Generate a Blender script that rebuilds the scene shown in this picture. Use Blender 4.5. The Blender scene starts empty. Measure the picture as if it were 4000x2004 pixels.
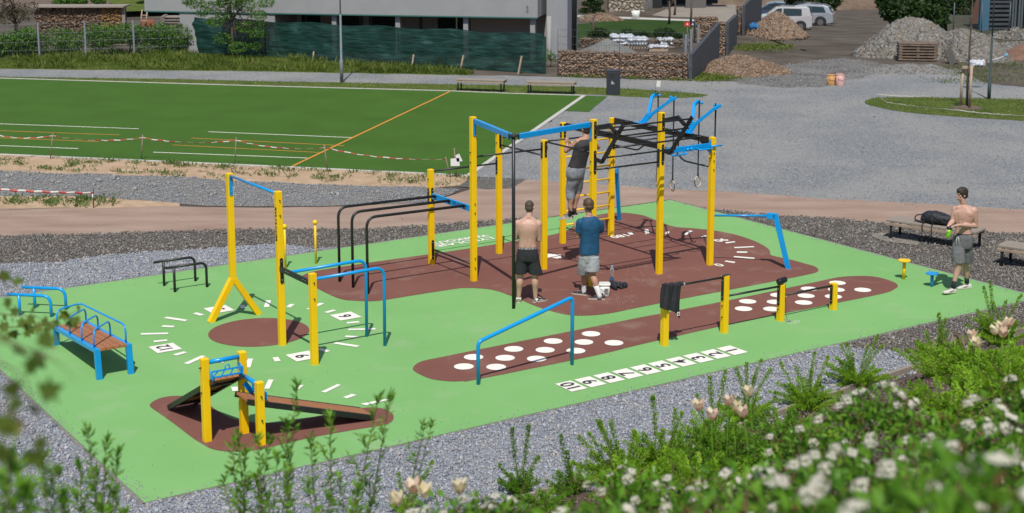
import bpy, bmesh, math, random
from mathutils import Vector, Matrix, noise
R=math.radians
random.seed(7)
S=bpy.context.scene
COL=S.collection
V=Vector
# ---------------------------------------------------------------- camera model (source picture 4000 x 2004)
FPX,PIT,ROL,CXP,CYP,HC=5975.53,R(10.0556),R(-0.0642),2000.0,607.65,7.2
CR=V((math.cos(ROL),0,0))+math.sin(ROL)*V((0,math.sin(PIT),math.cos(PIT)))
CF=V((0,math.cos(PIT),-math.sin(PIT)))
CU=CR.cross(CF)
CPOS=V((0,0,HC))
def ray(px,py): return CR*((px-CXP)/FPX)-CU*((py-CYP)/FPX)+CF
def proj(P):
    d=V(P)-CPOS; z=d.dot(CF); return (CXP+FPX*d.dot(CR)/z, CYP-FPX*d.dot(CU)/z)
TH=R(33.6245); O=V((-4.345,17.075,0))
UV=V((math.cos(TH),math.sin(TH),0)); VV=V((-math.sin(TH),math.cos(TH),0))
def W(u,v,z=0): return O+UV*u+VV*v+V((0,0,z))
def toUV(P): d=V(P)-O; return (d.dot(UV),d.dot(VV),P[2])
def sstep(a,b,x):
    t=max(0,min(1,(x-a)/(b-a))); return t*t*(3-2*t)
def edge_v(u): return -2.95+0.116*u
def terrain(x,y):
    """ground height: flat yard, planted bank in front, land falling away far right"""
    z=0.0
    if y<26:
        u,v,_=toUV((x,y,0)); d=edge_v(u)-v
        if d>0: z+=0.46*d*sstep(0,1.2,d)+0.03*math.sin(x*1.7)*math.cos(y*1.3)*min(1,d)
    if y>60: z-=sstep(11.8,13.6,x-(y-60)*0.02)*0.062*max(0,y-62)*sstep(60,70,y)
    return z
def G(px,py,z=0.0):
    d=ray(px,py); t=(z-HC)/d.z; return CPOS+d*t
def GT(px,py,t0=1.0):
    d=ray(px,py); t=t0; dt=0.05
    while t<400:
        P=CPOS+d*t
        if P.z<=terrain(P.x,P.y): break
        t+=dt; dt=max(0.05,t*0.004)
    lo,hi=t-dt,t
    for _ in range(20):
        m=(lo+hi)/2; P=CPOS+d*m
        if P.z<=terrain(P.x,P.y): hi=m
        else: lo=m
    P=CPOS+d*hi; return P
def PY(px,py,y):
    d=ray(px,py); return CPOS+d*(y/d.y)
def PN(px,py,P0,n):
    d=ray(px,py); n=V(n); return CPOS+d*((V(P0)-CPOS).dot(n)/d.dot(n))
def PUc(px,py,u): return toUV(PN(px,py,W(u,0),UV))
def PVc(px,py,v): return toUV(PN(px,py,W(0,v),VV))
def zat(P,py):
    """height of picture row py on the vertical line through P"""
    lo,hi=-8,40
    for _ in range(40):
        m=(lo+hi)/2
        if proj((P[0],P[1],m))[1]>py: lo=m
        else: hi=m
    return (lo+hi)/2
def Zm(x0,y0,s): return lambda x,y:(x0+x/s,y0+y/s)
# ---------------------------------------------------------------- materials
def new_mat(name):
    m=bpy.data.materials.new(name); m.use_nodes=True; nt=m.node_tree; nt.nodes.clear()
    out=nt.nodes.new('ShaderNodeOutputMaterial'); p=nt.nodes.new('ShaderNodeBsdfPrincipled')
    nt.links.new(p.outputs[0],out.inputs[0]); return m,nt,p,out
def N(nt,t,**k):
    n=nt.nodes.new(t)
    for a,b in k.items():
        if a.startswith('i_'):
            key=a[2:]; key=int(key) if key.isdigit() else key.replace('_',' ')
            n.inputs[key].default_value=b
        else: setattr(n,a,b)
    return n
def c4(c): return (c[0],c[1],c[2],1)
def ramp(nt,src,stops,interp='LINEAR'):
    r=nt.nodes.new('ShaderNodeValToRGB'); r.color_ramp.interpolation=interp
    el=r.color_ramp.elements
    while len(el)<len(stops): el.new(0.5)
    for e,(p,c) in zip(el,stops): e.position=p; e.color=c4(c)
    nt.links.new(src,r.inputs[0]); return r.outputs[0]
def mixc(nt,fac,a,b,mode='MIX'):
    m=nt.nodes.new('ShaderNodeMix'); m.data_type='RGBA'; m.blend_type=mode
    for s,val in ((m.inputs[0],fac),(m.inputs[6],a),(m.inputs[7],b)):
        if hasattr(val,'node'): nt.links.new(val,s)
        else: s.default_value=val if not isinstance(val,tuple) else c4(val)
    return m.outputs[2]
def coords(nt,world=False):
    if world: return nt.nodes.new('ShaderNodeNewGeometry').outputs['Position']
    return nt.nodes.new('ShaderNodeTexCoord').outputs['Object']
def nz(nt,co,scale,detail=3,rough=0.55,stretch=None):
    n=nt.nodes.new('ShaderNodeTexNoise'); n.inputs['Scale'].default_value=scale; n.inputs['Detail'].default_value=detail; n.inputs['Roughness'].default_value=rough
    if stretch:
        mp=nt.nodes.new('ShaderNodeMapping'); mp.inputs['Scale'].default_value=stretch; nt.links.new(co,mp.inputs[0]); co=mp.outputs[0]
    nt.links.new(co,n.inputs['Vector']); return n.outputs[0]
def bump(nt,p,h,strength,dist=0.02):
    b=nt.nodes.new('ShaderNodeBump'); b.inputs['Strength'].default_value=strength; b.inputs['Distance'].default_value=dist
    nt.links.new(h,b.inputs['Height']); nt.links.new(b.outputs[0],p.inputs['Normal'])
def mat(name,col,rough=0.55,col2=None,scale=4,detail=4,bs=0,bscale=60,metal=0,world=False,spec=0.5,coat=0,trans=0,stretch=None,contrast=0.3,bd=0.01,sss=0,alpha=1):
    m,nt,p,out=new_mat(name); p.inputs['Roughness'].default_value=rough; p.inputs['Metallic'].default_value=metal
    p.inputs['Specular IOR Level'].default_value=spec; p.inputs['Coat Weight'].default_value=coat
    p.inputs['Alpha'].default_value=alpha
    co=coords(nt,world)
    if col2 is not None:
        h=nz(nt,co,scale,detail,stretch=stretch)
        c=ramp(nt,h,[(0.5-contrast/2,col),(0.5+contrast/2,col2)]); nt.links.new(c,p.inputs['Base Color'])
    else: p.inputs['Base Color'].default_value=c4(col)
    if bs: bump(nt,p,nz(nt,co,bscale,4,stretch=stretch),bs,bd)
    if sss:
        p.inputs['Subsurface Weight'].default_value=sss; p.inputs['Subsurface Radius'].default_value=(0.02,0.008,0.004)
    if trans:
        t=nt.nodes.new('ShaderNodeBsdfTranslucent'); t.inputs[0].default_value=c4(tuple(min(1,x*1.6) for x in col)); mx=nt.nodes.new('ShaderNodeMixShader'); mx.inputs[0].default_value=trans
        nt.links.new(p.outputs[0],mx.inputs[1]); nt.links.new(t.outputs[0],mx.inputs[2]); nt.links.new(mx.outputs[0],out.inputs[0])
    return m
def leafmat(name,a,b,c=None,scale=9,trans=0.3,rough=0.5):
    m,nt,p,out=new_mat(name); co=coords(nt); p.inputs['Roughness'].default_value=rough; p.inputs['Specular IOR Level'].default_value=0.35
    h=nz(nt,co,scale,3); st=[(0.35,a),(0.6,b)]
    if c: st.append((0.72,c))
    col=ramp(nt,h,st); nt.links.new(col,p.inputs['Base Color'])
    t=nt.nodes.new('ShaderNodeBsdfTranslucent'); nt.links.new(col,t.inputs[0]); mx=nt.nodes.new('ShaderNodeMixShader'); mx.inputs[0].default_value=trans
    nt.links.new(p.outputs[0],mx.inputs[1]); nt.links.new(t.outputs[0],mx.inputs[2]); nt.links.new(mx.outputs[0],out.inputs[0])
    return m
def gravelmat(name,cols,size,patch=None,pscale=0.5,bs=0.8,warm=None,edge=0.035):
    """crushed stone: cells with a tint each, sunk between"""
    m,nt,p,out=new_mat(name); co=coords(nt,True); p.inputs['Roughness'].default_value=0.85; p.inputs['Specular IOR Level'].default_value=0.25
    # jitter the coordinates so that stones are angular and uneven
    nn=nt.nodes.new('ShaderNodeTexNoise'); nn.inputs['Scale'].default_value=0.9/size; nn.inputs['Detail'].default_value=2; nt.links.new(co,nn.inputs['Vector'])
    sc=N(nt,'ShaderNodeVectorMath',operation='SCALE'); sc.inputs['Scale'].default_value=size*0.9; nt.links.new(nn.outputs[1],sc.inputs[0])
    ad=N(nt,'ShaderNodeVectorMath',operation='ADD'); nt.links.new(co,ad.inputs[0]); nt.links.new(sc.outputs[0],ad.inputs[1])
    vo=nt.nodes.new('ShaderNodeTexVoronoi'); vo.inputs['Scale'].default_value=1/size; nt.links.new(ad.outputs[0],vo.inputs['Vector'])
    sp=nt.nodes.new('ShaderNodeSeparateColor'); nt.links.new(vo.outputs['Color'],sp.inputs[0])
    k=len(cols); c=ramp(nt,sp.outputs[0],[(i/(k-1),cols[i]) for i in range(k)])
    if patch:
        c=mixc(nt,ramp(nt,nz(nt,co,pscale,4),[(0.42,(0,0,0)),(0.6,(1,1,1))]),c,mixc(nt,0.5,c,patch))
    nt.links.new(c,p.inputs['Base Color'])
    v2=nt.nodes.new('ShaderNodeTexVoronoi'); v2.feature='DISTANCE_TO_EDGE'; v2.inputs['Scale'].default_value=1/size; nt.links.new(ad.outputs[0],v2.inputs['Vector'])
    mr=nt.nodes.new('ShaderNodeMapRange'); mr.inputs[2].default_value=0.25; nt.links.new(v2.outputs[0],mr.inputs[0])
    mh=N(nt,'ShaderNodeMath',operation='MULTIPLY_ADD'); nt.links.new(sp.outputs[1],mh.inputs[0]); mh.inputs[1].default_value=0.9; nt.links.new(mr.outputs[0],mh.inputs[2])
    bump(nt,p,mh.outputs[0],bs,size*0.55)
    return m
# ---------------------------------------------------------------- object helpers
OFF={}
def setp(o,label=None,cat=None,group=None,kind=None):
    if label: o['label']=label
    if cat: o['category']=cat
    if group: o['group']=group
    if kind: o['kind']=kind
    return o
def thing(name,label,cat,base,uvframe=False,group=None,rz=0):
    o=bpy.data.objects.new(name,None); COL.objects.link(o); o.empty_display_size=0.2
    if uvframe: o.location=W(*base); o.rotation_euler=(0,0,TH)
    else: o.location=base; o.rotation_euler=(0,0,rz)
    OFF[o.name]=V(base) if (uvframe or rz==0) else V((0,0,0))
    return setp(o,label,cat,group)
class MB:
    def __init__(s): s.v=[]; s.f=[]; s.s=[]; s.m=[]
    def add(s,vs,fs,smooth=False,mi=0):
        n=len(s.v); s.v+= [tuple(x) for x in vs]
        for f in fs: s.f.append([i+n for i in f]); s.s.append(smooth); s.m.append(mi)
        return s
    def frame(s,p0,p1,up=V((0,0,1))):
        p0=V(p0); p1=V(p1); d=(p1-p0)
        L=d.length; d=d/L if L>1e-9 else V((0,0,1))
        a=d.cross(V(up))
        if a.length<1e-4: a=d.cross(V((1,0,0)))
        a.normalize(); b=a.cross(d); return p0,p1,d,a,b,L
    def beam(s,p0,p1,w,h,up=(0,0,1),mi=0,w2=None,h2=None):
        p0,p1,d,a,b,L=s.frame(p0,p1,up); w2=w if w2 is None else w2; h2=h if h2 is None else h2
        vs=[p0+a*x*w/2+b*y*h/2 for x,y in((-1,-1),(1,-1),(1,1),(-1,1))]+[p1+a*x*w2/2+b*y*h2/2 for x,y in((-1,-1),(1,-1),(1,1),(-1,1))]
        return s.add(vs,[(3,2,1,0),(4,5,6,7),(0,1,5,4),(1,2,6,5),(2,3,7,6),(3,0,4,7)],mi=mi)
    def box(s,c,sx,sy,sz,rz=0,mi=0):
        ca,sa=math.cos(rz),math.sin(rz); vs=[]
        for z in(-1,1):
            for x,y in((-1,-1),(1,-1),(1,1),(-1,1)):
                X,Y=x*sx/2,y*sy/2; vs.append((c[0]+X*ca-Y*sa,c[1]+X*sa+Y*ca,c[2]+z*sz/2))
        return s.add(vs,[(3,2,1,0),(4,5,6,7),(0,1,5,4),(1,2,6,5),(2,3,7,6),(3,0,4,7)],mi=mi)
    def prism(s,poly,z0,z1,mi=0,smooth=False):
        n=len(poly); vs=[(p[0],p[1],z0) for p in poly]+[(p[0],p[1],z1) for p in poly]
        s.add(vs,[tuple(range(n))[::-1],tuple(range(n,2*n))],mi=mi)
        n0=len(s.v)-2*n
        for i in range(n):
            j=(i+1)%n; s.f.append([n0+i,n0+j,n0+n+j,n0+n+i]); s.s.append(smooth); s.m.append(mi)
        return s
    def loft(s,rings,cap=True,smooth=True,mi=0,closed=True):
        n=len(rings[0]); vs=[p for r in rings for p in r]; fs=[]
        for k in range(len(rings)-1):
            for i in range(n if closed else n-1):
                j=(i+1)%n; fs.append((k*n+i,k*n+j,(k+1)*n+j,(k+1)*n+i))
        s.add(vs,fs,smooth,mi)
        if cap and closed:
            n0=len(s.v)-len(vs); s.f.append([n0+i for i in range(n)][::-1]); s.f.append([n0+(len(rings)-1)*n+i for i in range(n)]); s.s+=[False,False]; s.m+=[mi,mi]
        return s
    def tube(s,pts,r,n=10,mi=0,cap=True,rr=None,flat=1.0):
        pts=[V(p) for p in pts]; rings=[]; a=None
        for i,p in enumerate(pts):
            t=(pts[min(i+1,len(pts)-1)]-pts[max(i-1,0)])
            if t.length<1e-9: t=V((0,0,1))
            t.normalize()
            if a is None:
                a=t.cross(V((0,0,1)))
                if a.length<1e-3: a=t.cross(V((0,1,0)))
            else: a=a-t*a.dot(t)
            a.normalize(); b=a.cross(t); q=(rr[i] if rr else r)
            rings.append([p+a*math.cos(k*2*math.pi/n)*q+b*math.sin(k*2*math.pi/n)*q*flat for k in range(n)])
        return s.loft(rings,cap,True,mi)
    def cyl(s,c,r,h,n=16,mi=0,r2=None):
        return s.tube([V(c),V(c)+V((0,0,h))],r,n,mi,rr=[r,r if r2 is None else r2])
    def ball(s,c,r,n=12,m=8,mi=0,sc=(1,1,1),rz=0):
        rings=[]; ca,sa=math.cos(rz),math.sin(rz)
        for i in range(1,m):
            t=math.pi*i/m; ring=[]
            for k in range(n):
                x=math.sin(t)*math.cos(k*2*math.pi/n)*r*sc[0]; y=math.sin(t)*math.sin(k*2*math.pi/n)*r*sc[1]
                ring.append(V((c[0]+x*ca-y*sa,c[1]+x*sa+y*ca,c[2]-math.cos(t)*r*sc[2])))
            rings.append(ring)
        n0=len(s.v); s.loft(rings,False,True,mi)
        b=len(s.v); s.v+=[(c[0],c[1],c[2]-r*sc[2]),(c[0],c[1],c[2]+r*sc[2])]; e=n0+(m-2)*n
        for k in range(n):
            s.f.append([n0+(k+1)%n,n0+k,b]); s.f.append([e+k,e+(k+1)%n,b+1]); s.s+=[True,True]; s.m+=[mi,mi]
        return s
    def torus(s,c,R_,r,nrm=(0,1,0),n=28,m=8,mi=0):
        nrm=V(nrm).normalized(); a=nrm.cross(V((0,0,1)))
        if a.length<1e-3: a=V((1,0,0))
        a.normalize(); b=nrm.cross(a); vs=[];fs=[]
        for i in range(n):
            t=2*math.pi*i/n; d=a*math.cos(t)+b*math.sin(t)
            for k in range(m):
                q=2*math.pi*k/m; vs.append(V(c)+d*(R_+r*math.cos(q))+nrm*r*math.sin(q))
        for i in range(n):
            for k in range(m): fs.append((i*m+k,((i+1)%n)*m+k,((i+1)%n)*m+(k+1)%m,i*m+(k+1)%m))
        return s.add(vs,fs,True,mi)
    def build(s,name,mats,parent=None,bev=0,off=None,fix=False,xf=None,kind=None):
        me=bpy.data.meshes.new(name)
        o=bpy.data.objects.new(name,me)
        of=OFF[parent.name] if parent is not None else (V(off) if off is not None else V((0,0,0)))
        vs=[(x[0]-of.x,x[1]-of.y,x[2]-of.z) for x in s.v]
        me.from_pydata(vs,[],s.f); me.polygons.foreach_set('use_smooth',s.s)
        mats=mats if isinstance(mats,(list,tuple)) else [mats]
        for m in mats: me.materials.append(m)
        if len(mats)>1: me.polygons.foreach_set('material_index',s.m)
        if fix:
            bm=bmesh.new(); bm.from_mesh(me); bmesh.ops.recalc_face_normals(bm,faces=bm.faces); bm.to_mesh(me); bm.free()
        me.update(); COL.objects.link(o)
        if parent is not None: o.parent=parent; OFF[o.name]=of
        else: o.location=of; OFF[o.name]=of
        if bev:
            b=o.modifiers.new('edge','BEVEL'); b.width=bev; b.segments=2; b.limit_method='ANGLE'; b.angle_limit=R(40)
        if kind: o['kind']=kind
        return o
def rnd(pts,rad,n=6):
    """round the inner corners of a polyline"""
    pts=[V(p) for p in pts]; out=[pts[0]]
    for i in range(1,len(pts)-1):
        a=(pts[i-1]-pts[i]); b=(pts[i+1]-pts[i]); r=min(rad,a.length*0.49,b.length*0.49)
        A=pts[i]+a.normalized()*r; B=pts[i]+b.normalized()*r
        for k in range(n+1):
            t=k/n; out.append(A*(1-t)**2+pts[i]*2*t*(1-t)+B*t*t)
    out.append(pts[-1]); return out
def link_uv_frame(o,base):
    o.rotation_euler=(0,0,TH); o.location=W(*base)
def sheet(name,pts,z,m,kind='structure',label=None,cat=None,smooth=False,lift=None):
    """flat ground sheet with its outline given in world xy; triangulated by bmesh"""
    bm=bmesh.new(); vs=[bm.verts.new((p[0],p[1],z)) for p in pts]
    f=bm.faces.new(vs); bm.normal_update()
    if f.normal.z<0: f.normal_flip()
    bmesh.ops.triangulate(bm,faces=bm.faces[:])
    me=bpy.data.meshes.new(name); bm.to_mesh(me); bm.free(); me.materials.append(m)
    o=bpy.data.objects.new(name,me); COL.objects.link(o); o['kind']=kind
    if label: o['label']=label
    if cat: o['category']=cat
    return o
def smoothpoly(pts,n=4,closed=True):
    """Catmull-Rom through the points"""
    out=[]; k=len(pts)
    for i in range(k if closed else k-1):
        p0,p1,p2,p3=[V((pts[j%k] if closed else pts[max(0,min(k-1,j))])[:2]) for j in (i-1,i,i+1,i+2)]
        for q in range(n):
            t=q/n; out.append(0.5*((2*p1)+(p2-p0)*t+(2*p0-5*p1+4*p2-p3)*t*t+(3*p1-p0-3*p2+p3)*t**3))
    if not closed: out.append(V(pts[-1][:2]))
    return out
def wobble(pts,amp,seg=0.4,fr=1.3,closed=True):
    out=[]; n=len(pts)
    for i in range(n if closed else n-1):
        a=V(pts[i][:2]); b=V(pts[(i+1)%n][:2]); k=max(1,int((b-a).length/seg))
        for j in range(k):
            p=a.lerp(b,j/k); q=V((p.x,p.y,0))
            out.append(p+V((noise.noise(q*fr),noise.noise(q*fr+V((9,4,7)))))*amp)
    if not closed: out.append(V(pts[-1][:2]))
    return out
def text_mesh(name,body,size,m,parent=None,off=None,M4=None,depth=0.0,align='CENTER',bold=0.0,xs=1.0,curve=None,kind=None,width=None):
    cu=bpy.data.curves.new(name,'FONT'); cu.body=body; cu.size=size; cu.align_x=align; cu.align_y='CENTER'; cu.extrude=depth; cu.offset=bold; cu.resolution_u=3
    t=bpy.data.objects.new(name+'_t',cu); COL.objects.link(t)
    dg=bpy.context.evaluated_depsgraph_get(); me=bpy.data.meshes.new_from_object(t.evaluated_get(dg)); bpy.data.objects.remove(t); bpy.data.curves.remove(cu)
    if width: ws=[v.co.x for v in me.vertices]; xs=width/(max(ws)-min(ws))
    if xs!=1.0: me.transform(Matrix.Diagonal((xs,1,1,1)))
    if curve:
        for v in me.vertices: v.co=curve(v.co)
    if M4 is not None: me.transform(M4)
    of=OFF[parent.name] if parent is not None else V((0,0,0))
    me.transform(Matrix.Translation(-of)); me.materials.clear(); me.materials.append(m); me.name=name
    o=bpy.data.objects.new(name,me); COL.objects.link(o)
    if parent is not None: o.parent=parent; OFF[o.name]=of
    if kind: o['kind']=kind
    return o
def mframe(o,x,y):
    x=V(x).normalized(); y=V(y).normalized(); z=x.cross(y); m=Matrix((x,y,z)).transposed().to_4x4(); m.translation=V(o); return m
# ---------------------------------------------------------------- materials of the place
mGreen=mat('rubber_green',(0.172,0.375,0.125),0.9,(0.205,0.42,0.15),0.5,5,bs=0.25,bscale=260,world=True,spec=0.15,contrast=0.5,bd=0.004)
mBrown=mat('rubber_brown',(0.165,0.071,0.056),0.9,(0.20,0.088,0.069),0.7,6,bs=0.3,bscale=260,world=True,spec=0.15,contrast=0.5,bd=0.004)
def speckle(m,base_amt,scale=330,dark=0.72,lite=1.22,worn=True):
    nt=m.node_tree; p=[n for n in nt.nodes if n.type=='BSDF_PRINCIPLED'][0]; src=p.inputs['Base Color'].links[0].from_socket
    co=coords(nt,True); f=ramp(nt,nz(nt,co,scale,2,0.7),[(0.3,(dark,)*3),(0.5,(1,1,1)),(0.72,(lite,)*3)])
    c=mixc(nt,base_amt,src,f,'MULTIPLY')
    if worn:
        g=ramp(nt,nz(nt,co,1.3,8,0.65),[(0.55,(0,0,0)),(0.75,(1,1,1))]); c=mixc(nt,N_mul(nt,g,0.22),c,(0.45,0.42,0.34))
    nt.links.new(c,p.inputs['Base Color'])
def N_mul(nt,s,k):
    m=N(nt,'ShaderNodeMath',operation='MULTIPLY'); nt.links.new(s,m.inputs[0]); m.inputs[1].default_value=k; return m.outputs[0]
speckle(mGreen,0.55); speckle(mBrown,0.7)
mPaint=mat('white_paint',(0.72,0.70,0.62),0.85,(0.80,0.78,0.72),6,bs=0.3,bscale=220,world=True,bd=0.004)
mPlateW=mat('white_plate',(0.72,0.69,0.62),0.85,(0.80,0.77,0.70),6,bs=0.3,bscale=220,world=True,bd=0.004)
mPaintDark=mat('black_paint',(0.03,0.03,0.035),0.85)
mDark=gravelmat('dark_gravel',[(0.072,0.06696,0.06192),(0.1368,0.126,0.1152),(0.2016,0.1872,0.1728),(0.1008,0.0936,0.0864),(0.2592,0.2448,0.2232)],0.034,patch=(0.144,0.108,0.0792),pscale=1.2)
mBlueG=gravelmat('blue_gravel',[(0.16,0.18,0.21),(0.34,0.36,0.40),(0.24,0.26,0.30),(0.46,0.48,0.52),(0.28,0.29,0.33)],0.034,patch=(0.28,0.30,0.34),pscale=0.8)
mYard=gravelmat('yard_gravel',[(0.13,0.14,0.148),(0.21,0.22,0.23),(0.165,0.173,0.18),(0.33,0.335,0.34)],0.035,patch=(0.30,0.29,0.27),pscale=0.35,bs=0.35)
mTrack=gravelmat('rough_track',[(0.17,0.18,0.19),(0.27,0.28,0.29),(0.22,0.225,0.23),(0.38,0.38,0.38)],0.045,patch=(0.28,0.24,0.20),pscale=0.9)
mPath=gravelmat('path_gravel',[(0.16,0.17,0.18),(0.22,0.23,0.245),(0.19,0.197,0.205)],0.03,patch=(0.22,0.215,0.21),pscale=0.5,bs=0.3)
mPink=mat('pink_dirt',(0.27,0.185,0.145),0.95,(0.36,0.27,0.215),1.1,9,bs=0.5,bscale=45,world=True,stretch=(0.5,1.6,1),spec=0.1,bd=0.02,contrast=0.35)
mSand=mat('sandy_soil',(0.36,0.25,0.16),0.95,(0.47,0.345,0.235),2.2,8,bs=0.6,bscale=24,world=True,spec=0.1,bd=0.03)
mDirt=mat('brown_dirt',(0.068,0.055,0.044),0.95,(0.125,0.108,0.09),0.5,10,bs=0.5,bscale=14,world=True,spec=0.1,bd=0.05)
mMulch=mat('bark_mulch',(0.07,0.045,0.035),0.95,(0.20,0.145,0.115),34,6,bs=1.0,bscale=40,world=True,bd=0.03,contrast=0.2)
mTurf=mat('artificial_turf',(0.040,0.100,0.010),0.85,(0.057,0.130,0.016),0.6,8,bs=0.6,bscale=120,world=True,spec=0.2,bd=0.01,contrast=0.6)
speckle(mTurf,0.6,160,0.7,1.3,False)
mLawn=mat('lawn',(0.062,0.098,0.016),0.9,(0.115,0.145,0.026),1.8,8,bs=0.8,bscale=60,world=True,bd=0.03,spec=0.15)
mLawn2=mat('garden_grass',(0.022,0.05,0.010),0.9,(0.036,0.072,0.014),1.0,6,bs=0.8,bscale=50,world=True,bd=0.03,spec=0.15)
mKerb=mat('kerb_concrete',(0.42,0.40,0.37),0.85,(0.52,0.50,0.46),9,bs=0.3,world=True)
mKerbD=mat('kerb_dark',(0.15,0.14,0.125),0.9,(0.22,0.21,0.19),9,bs=0.4,world=True)
mOrange=mat('orange_line',(0.52,0.22,0.03),0.85,(0.60,0.27,0.04),20,bs=0.3,bscale=150,world=True)
mStones=gravelmat('pale_stones',[(0.1,0.09,0.075),(0.16,0.15,0.13),(0.125,0.1175,0.105),(0.2,0.19,0.17)],0.08,bs=0.7)
# ---------------------------------------------------------------- base terrain
def build_ground():
    xs=[-70+ i*2.5 for i in range(17)]+[-28+i for i in range(57)]+[31.5+i*2.5 for i in range(17)]
    ys=[-6+i*0.5 for i in range(64)]+[26.5+i*2 for i in range(30)]+[88+i*6 for i in range(30)]
    mb=MB(); nx=len(xs)
    mb.v=[(x*(1+max(0,y-80)*0.008),y,terrain(x*(1+max(0,y-80)*0.008),y)) for y in ys for x in xs]
    for j in range(len(ys)-1):
        for i in range(nx-1):
            u,v,_=toUV(((xs[i]+xs[i+1])/2,(ys[j]+ys[j+1])/2,0)); mi=1 if edge_v(u)-v>0 and ys[j]<25 else 0
            mb.f.append([j*nx+i,j*nx+i+1,(j+1)*nx+i+1,(j+1)*nx+i]); mb.s.append(True); mb.m.append(mi)
    mb.build('ground',[mDirt,mMulch],kind='structure')
build_ground()
def PX(l): return [G(x,y) for x,y in l]
Z1=0.004
# grass behind the path, up to the screen fence and hedge
rough=[(-250,262),(0,271),(400,273),(1000,279.5),(1621,291),(1830,296),(1850,283),(1700,268),(1500,258),(1300,243),(1050,215),(700,205),(0,190),(-250,186)]
sheet('rough_grass',wobble(PX(rough),0.15),Z1,mLawn)
# back path + yard
yard=[(-300,262),(0,270.6),(1000,279.5),(1621,291),(2000,297),(2683,316),(2870,318),(2960,322),(3080,332),(3200,326),(3320,300),(3419,272),(3637,250),(3776,295),(3854,326),(4000,341),(4400,360),(4400,870),(4000,835),(3665,812),(3200,787),(2900,762),(2557,744),(2273,728),(2050,716),(1828,700),(1790,745),(1828,690),(2279,374.6),(2000,367),(1757,357),(1000,337),(0,307),(-300,298)]
yard=[q for q in yard if q!=(1790,745)]
yard_w=wobble(PX(yard),0.22,.3)
sheet('gravel_yard',yard_w,Z1*2,mYard)
mDust=mat('dusty_gravel_dirt',(0.085,0.076,0.067),.95,(0.16,0.155,0.148),.9,9,bs=.5,bscale=30,world=True,bd=.03,contrast=.3)
sheet('dusty_track',wobble(PX([(2860,312),(2900,296),(3000,262),(3120,248),(3280,228),(3420,240),(3520,262),(3430,290),(3330,312),(3200,340),(3080,346),(2960,336),(2870,326)]),0.5,.4),Z1*2.2,mDust)
# grass strip between path and turf
strip=[(-300,292),(0,301),(700,310),(1000,318),(1737,330),(2000,334),(2423,345.5),(2600,357),(2740,368),(2769,373),(2740,380),(2660,384),(2540,383),(2442,378.5),(2349,372),(2248,369),(2170,368),(2000,364),(1757,356),(1000,336),(0,306.5),(-300,297)]
sheet('grass_strip',wobble(PX(strip),0.05),Z1*3,mLawn)
# turf field
turf=[(-700,275),(0,308),(1000,338),(1757,358),(2000,368),(2279,375.5),(2101,499),(1828,686.5),(1700,681),(1600,676),(800,639),(0,604),(-700,572)]
TF=PX(turf); sheet('turf_field',TF,Z1*4,mTurf)
def strip_poly(a,b,w,side=0):
    a=V(a[:2]);b=V(b[:2]);d=(b-a).normalized();n=V((-d.y,d.x))*w/2
    return [a-n,b-n,b+n,a+n]
def kerb(name,pl,w,h,m):
    mb=MB(); pl=[V((p[0],p[1],0)) for p in pl]
    for a,b in zip(pl,pl[1:]):
        L=(b-a).length; k=max(1,int(L/1.0))
        for i in range(k):
            p=a.lerp(b,i/k); q=a.lerp(b,(i+1)/k); d=(q-p).normalized()*0.004
            mb.beam(p+d+V((0,0,-0.05+h/2)),q-d+V((0,0,-0.05+h/2)),w,h+0.1)
    return mb.build(name,m,kind='structure',bev=0.004)
kerb('turf_kerb',[G(-700,275-2),G(0,307),G(1000,337),G(1757,357),G(2000,367),G(2279,374.6)],0.09,0.03,mKerb)
kerb('turf_kerb',[G(2282,375),G(2103,499.5),G(1830,688)],0.14,0.03,mKerb)
kerb('turf_kerb',[G(1828,688),G(1700,682),G(1600,677),G(800,640),G(0,605),G(-700,573)],0.10,0.03,mKerb)
sheet('turf_patch',PX([(2284,375.6),(2373,378.5),(2340,405),(2301,438.6),(2204,434.8)]),Z1*5,mTurf)
def line(name,a,b,w,m,z): return sheet(name,strip_poly(G(*a),G(*b),w),z,m)
for a,b in (((-40,484.5),(542,505.4)),((-40,569.8),(306,583)),((813.8,517),(1377,540)),((598.6,597),(1202,620))): line('field_line',a,b,0.06,mPaint,Z1*5)
for a,b in (((-40,511.5),(466.5,529.7)),((-40,539.5),(388.6,556)),((748,541.6),(1345,572)),((673,568.5),(1261,599))): line('field_line',a,b,0.055,mOrange,Z1*5)
line('field_line',(1757,360),(1138.6,654),0.075,mOrange,Z1*6)
# near strips, left to right
sand=[(-700,571),(0,606),(800,641),(1600,678),(1828,690),(1800,725),(1652,738),(1183,725),(882,711),(745,699),(366,688),(0,675),(-700,650)]
sheet('sand_strip',wobble(PX(sand),0.12),Z1*1.5,mSand)
track=[(-700,645),(0,669.4),(366,682),(745,693),(882,705.6),(1183,719),(1652,732),(1800,742),(1760,762),(1652,790),(1500,800),(1183,808),(882,807),(700,797),(511,782),(255,769.5),(64,771.7),(-700,745)]
track_w=wobble(PX(track),0.14)
sheet('rough_track',track_w,Z1*2.5,mTrack)
pink=[(-700,778),(0,812),(366,812),(700,808),(886,812),(1098,813),(1400,806),(1652,792),(1760,768),(1850,738),(2050,703),(2273,718),(2557,736),(2900,754),(3200,776),(3665,799),(4000,821),(4400,855),(4400,1000),(4000,918),(3818,903),(3460,876),(3200,853),(2971,840),(2698,812),(2400,840),(2181,853),(2003,861),(1832,869),(1693,882),(1439,897),(1119,899),(895,901),(426,914),(0,925),(-700,950)]
pink_w=wobble(PX(pink),0.10)
sheet('dirt_path',pink_w,Z1*3,mPink)
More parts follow.
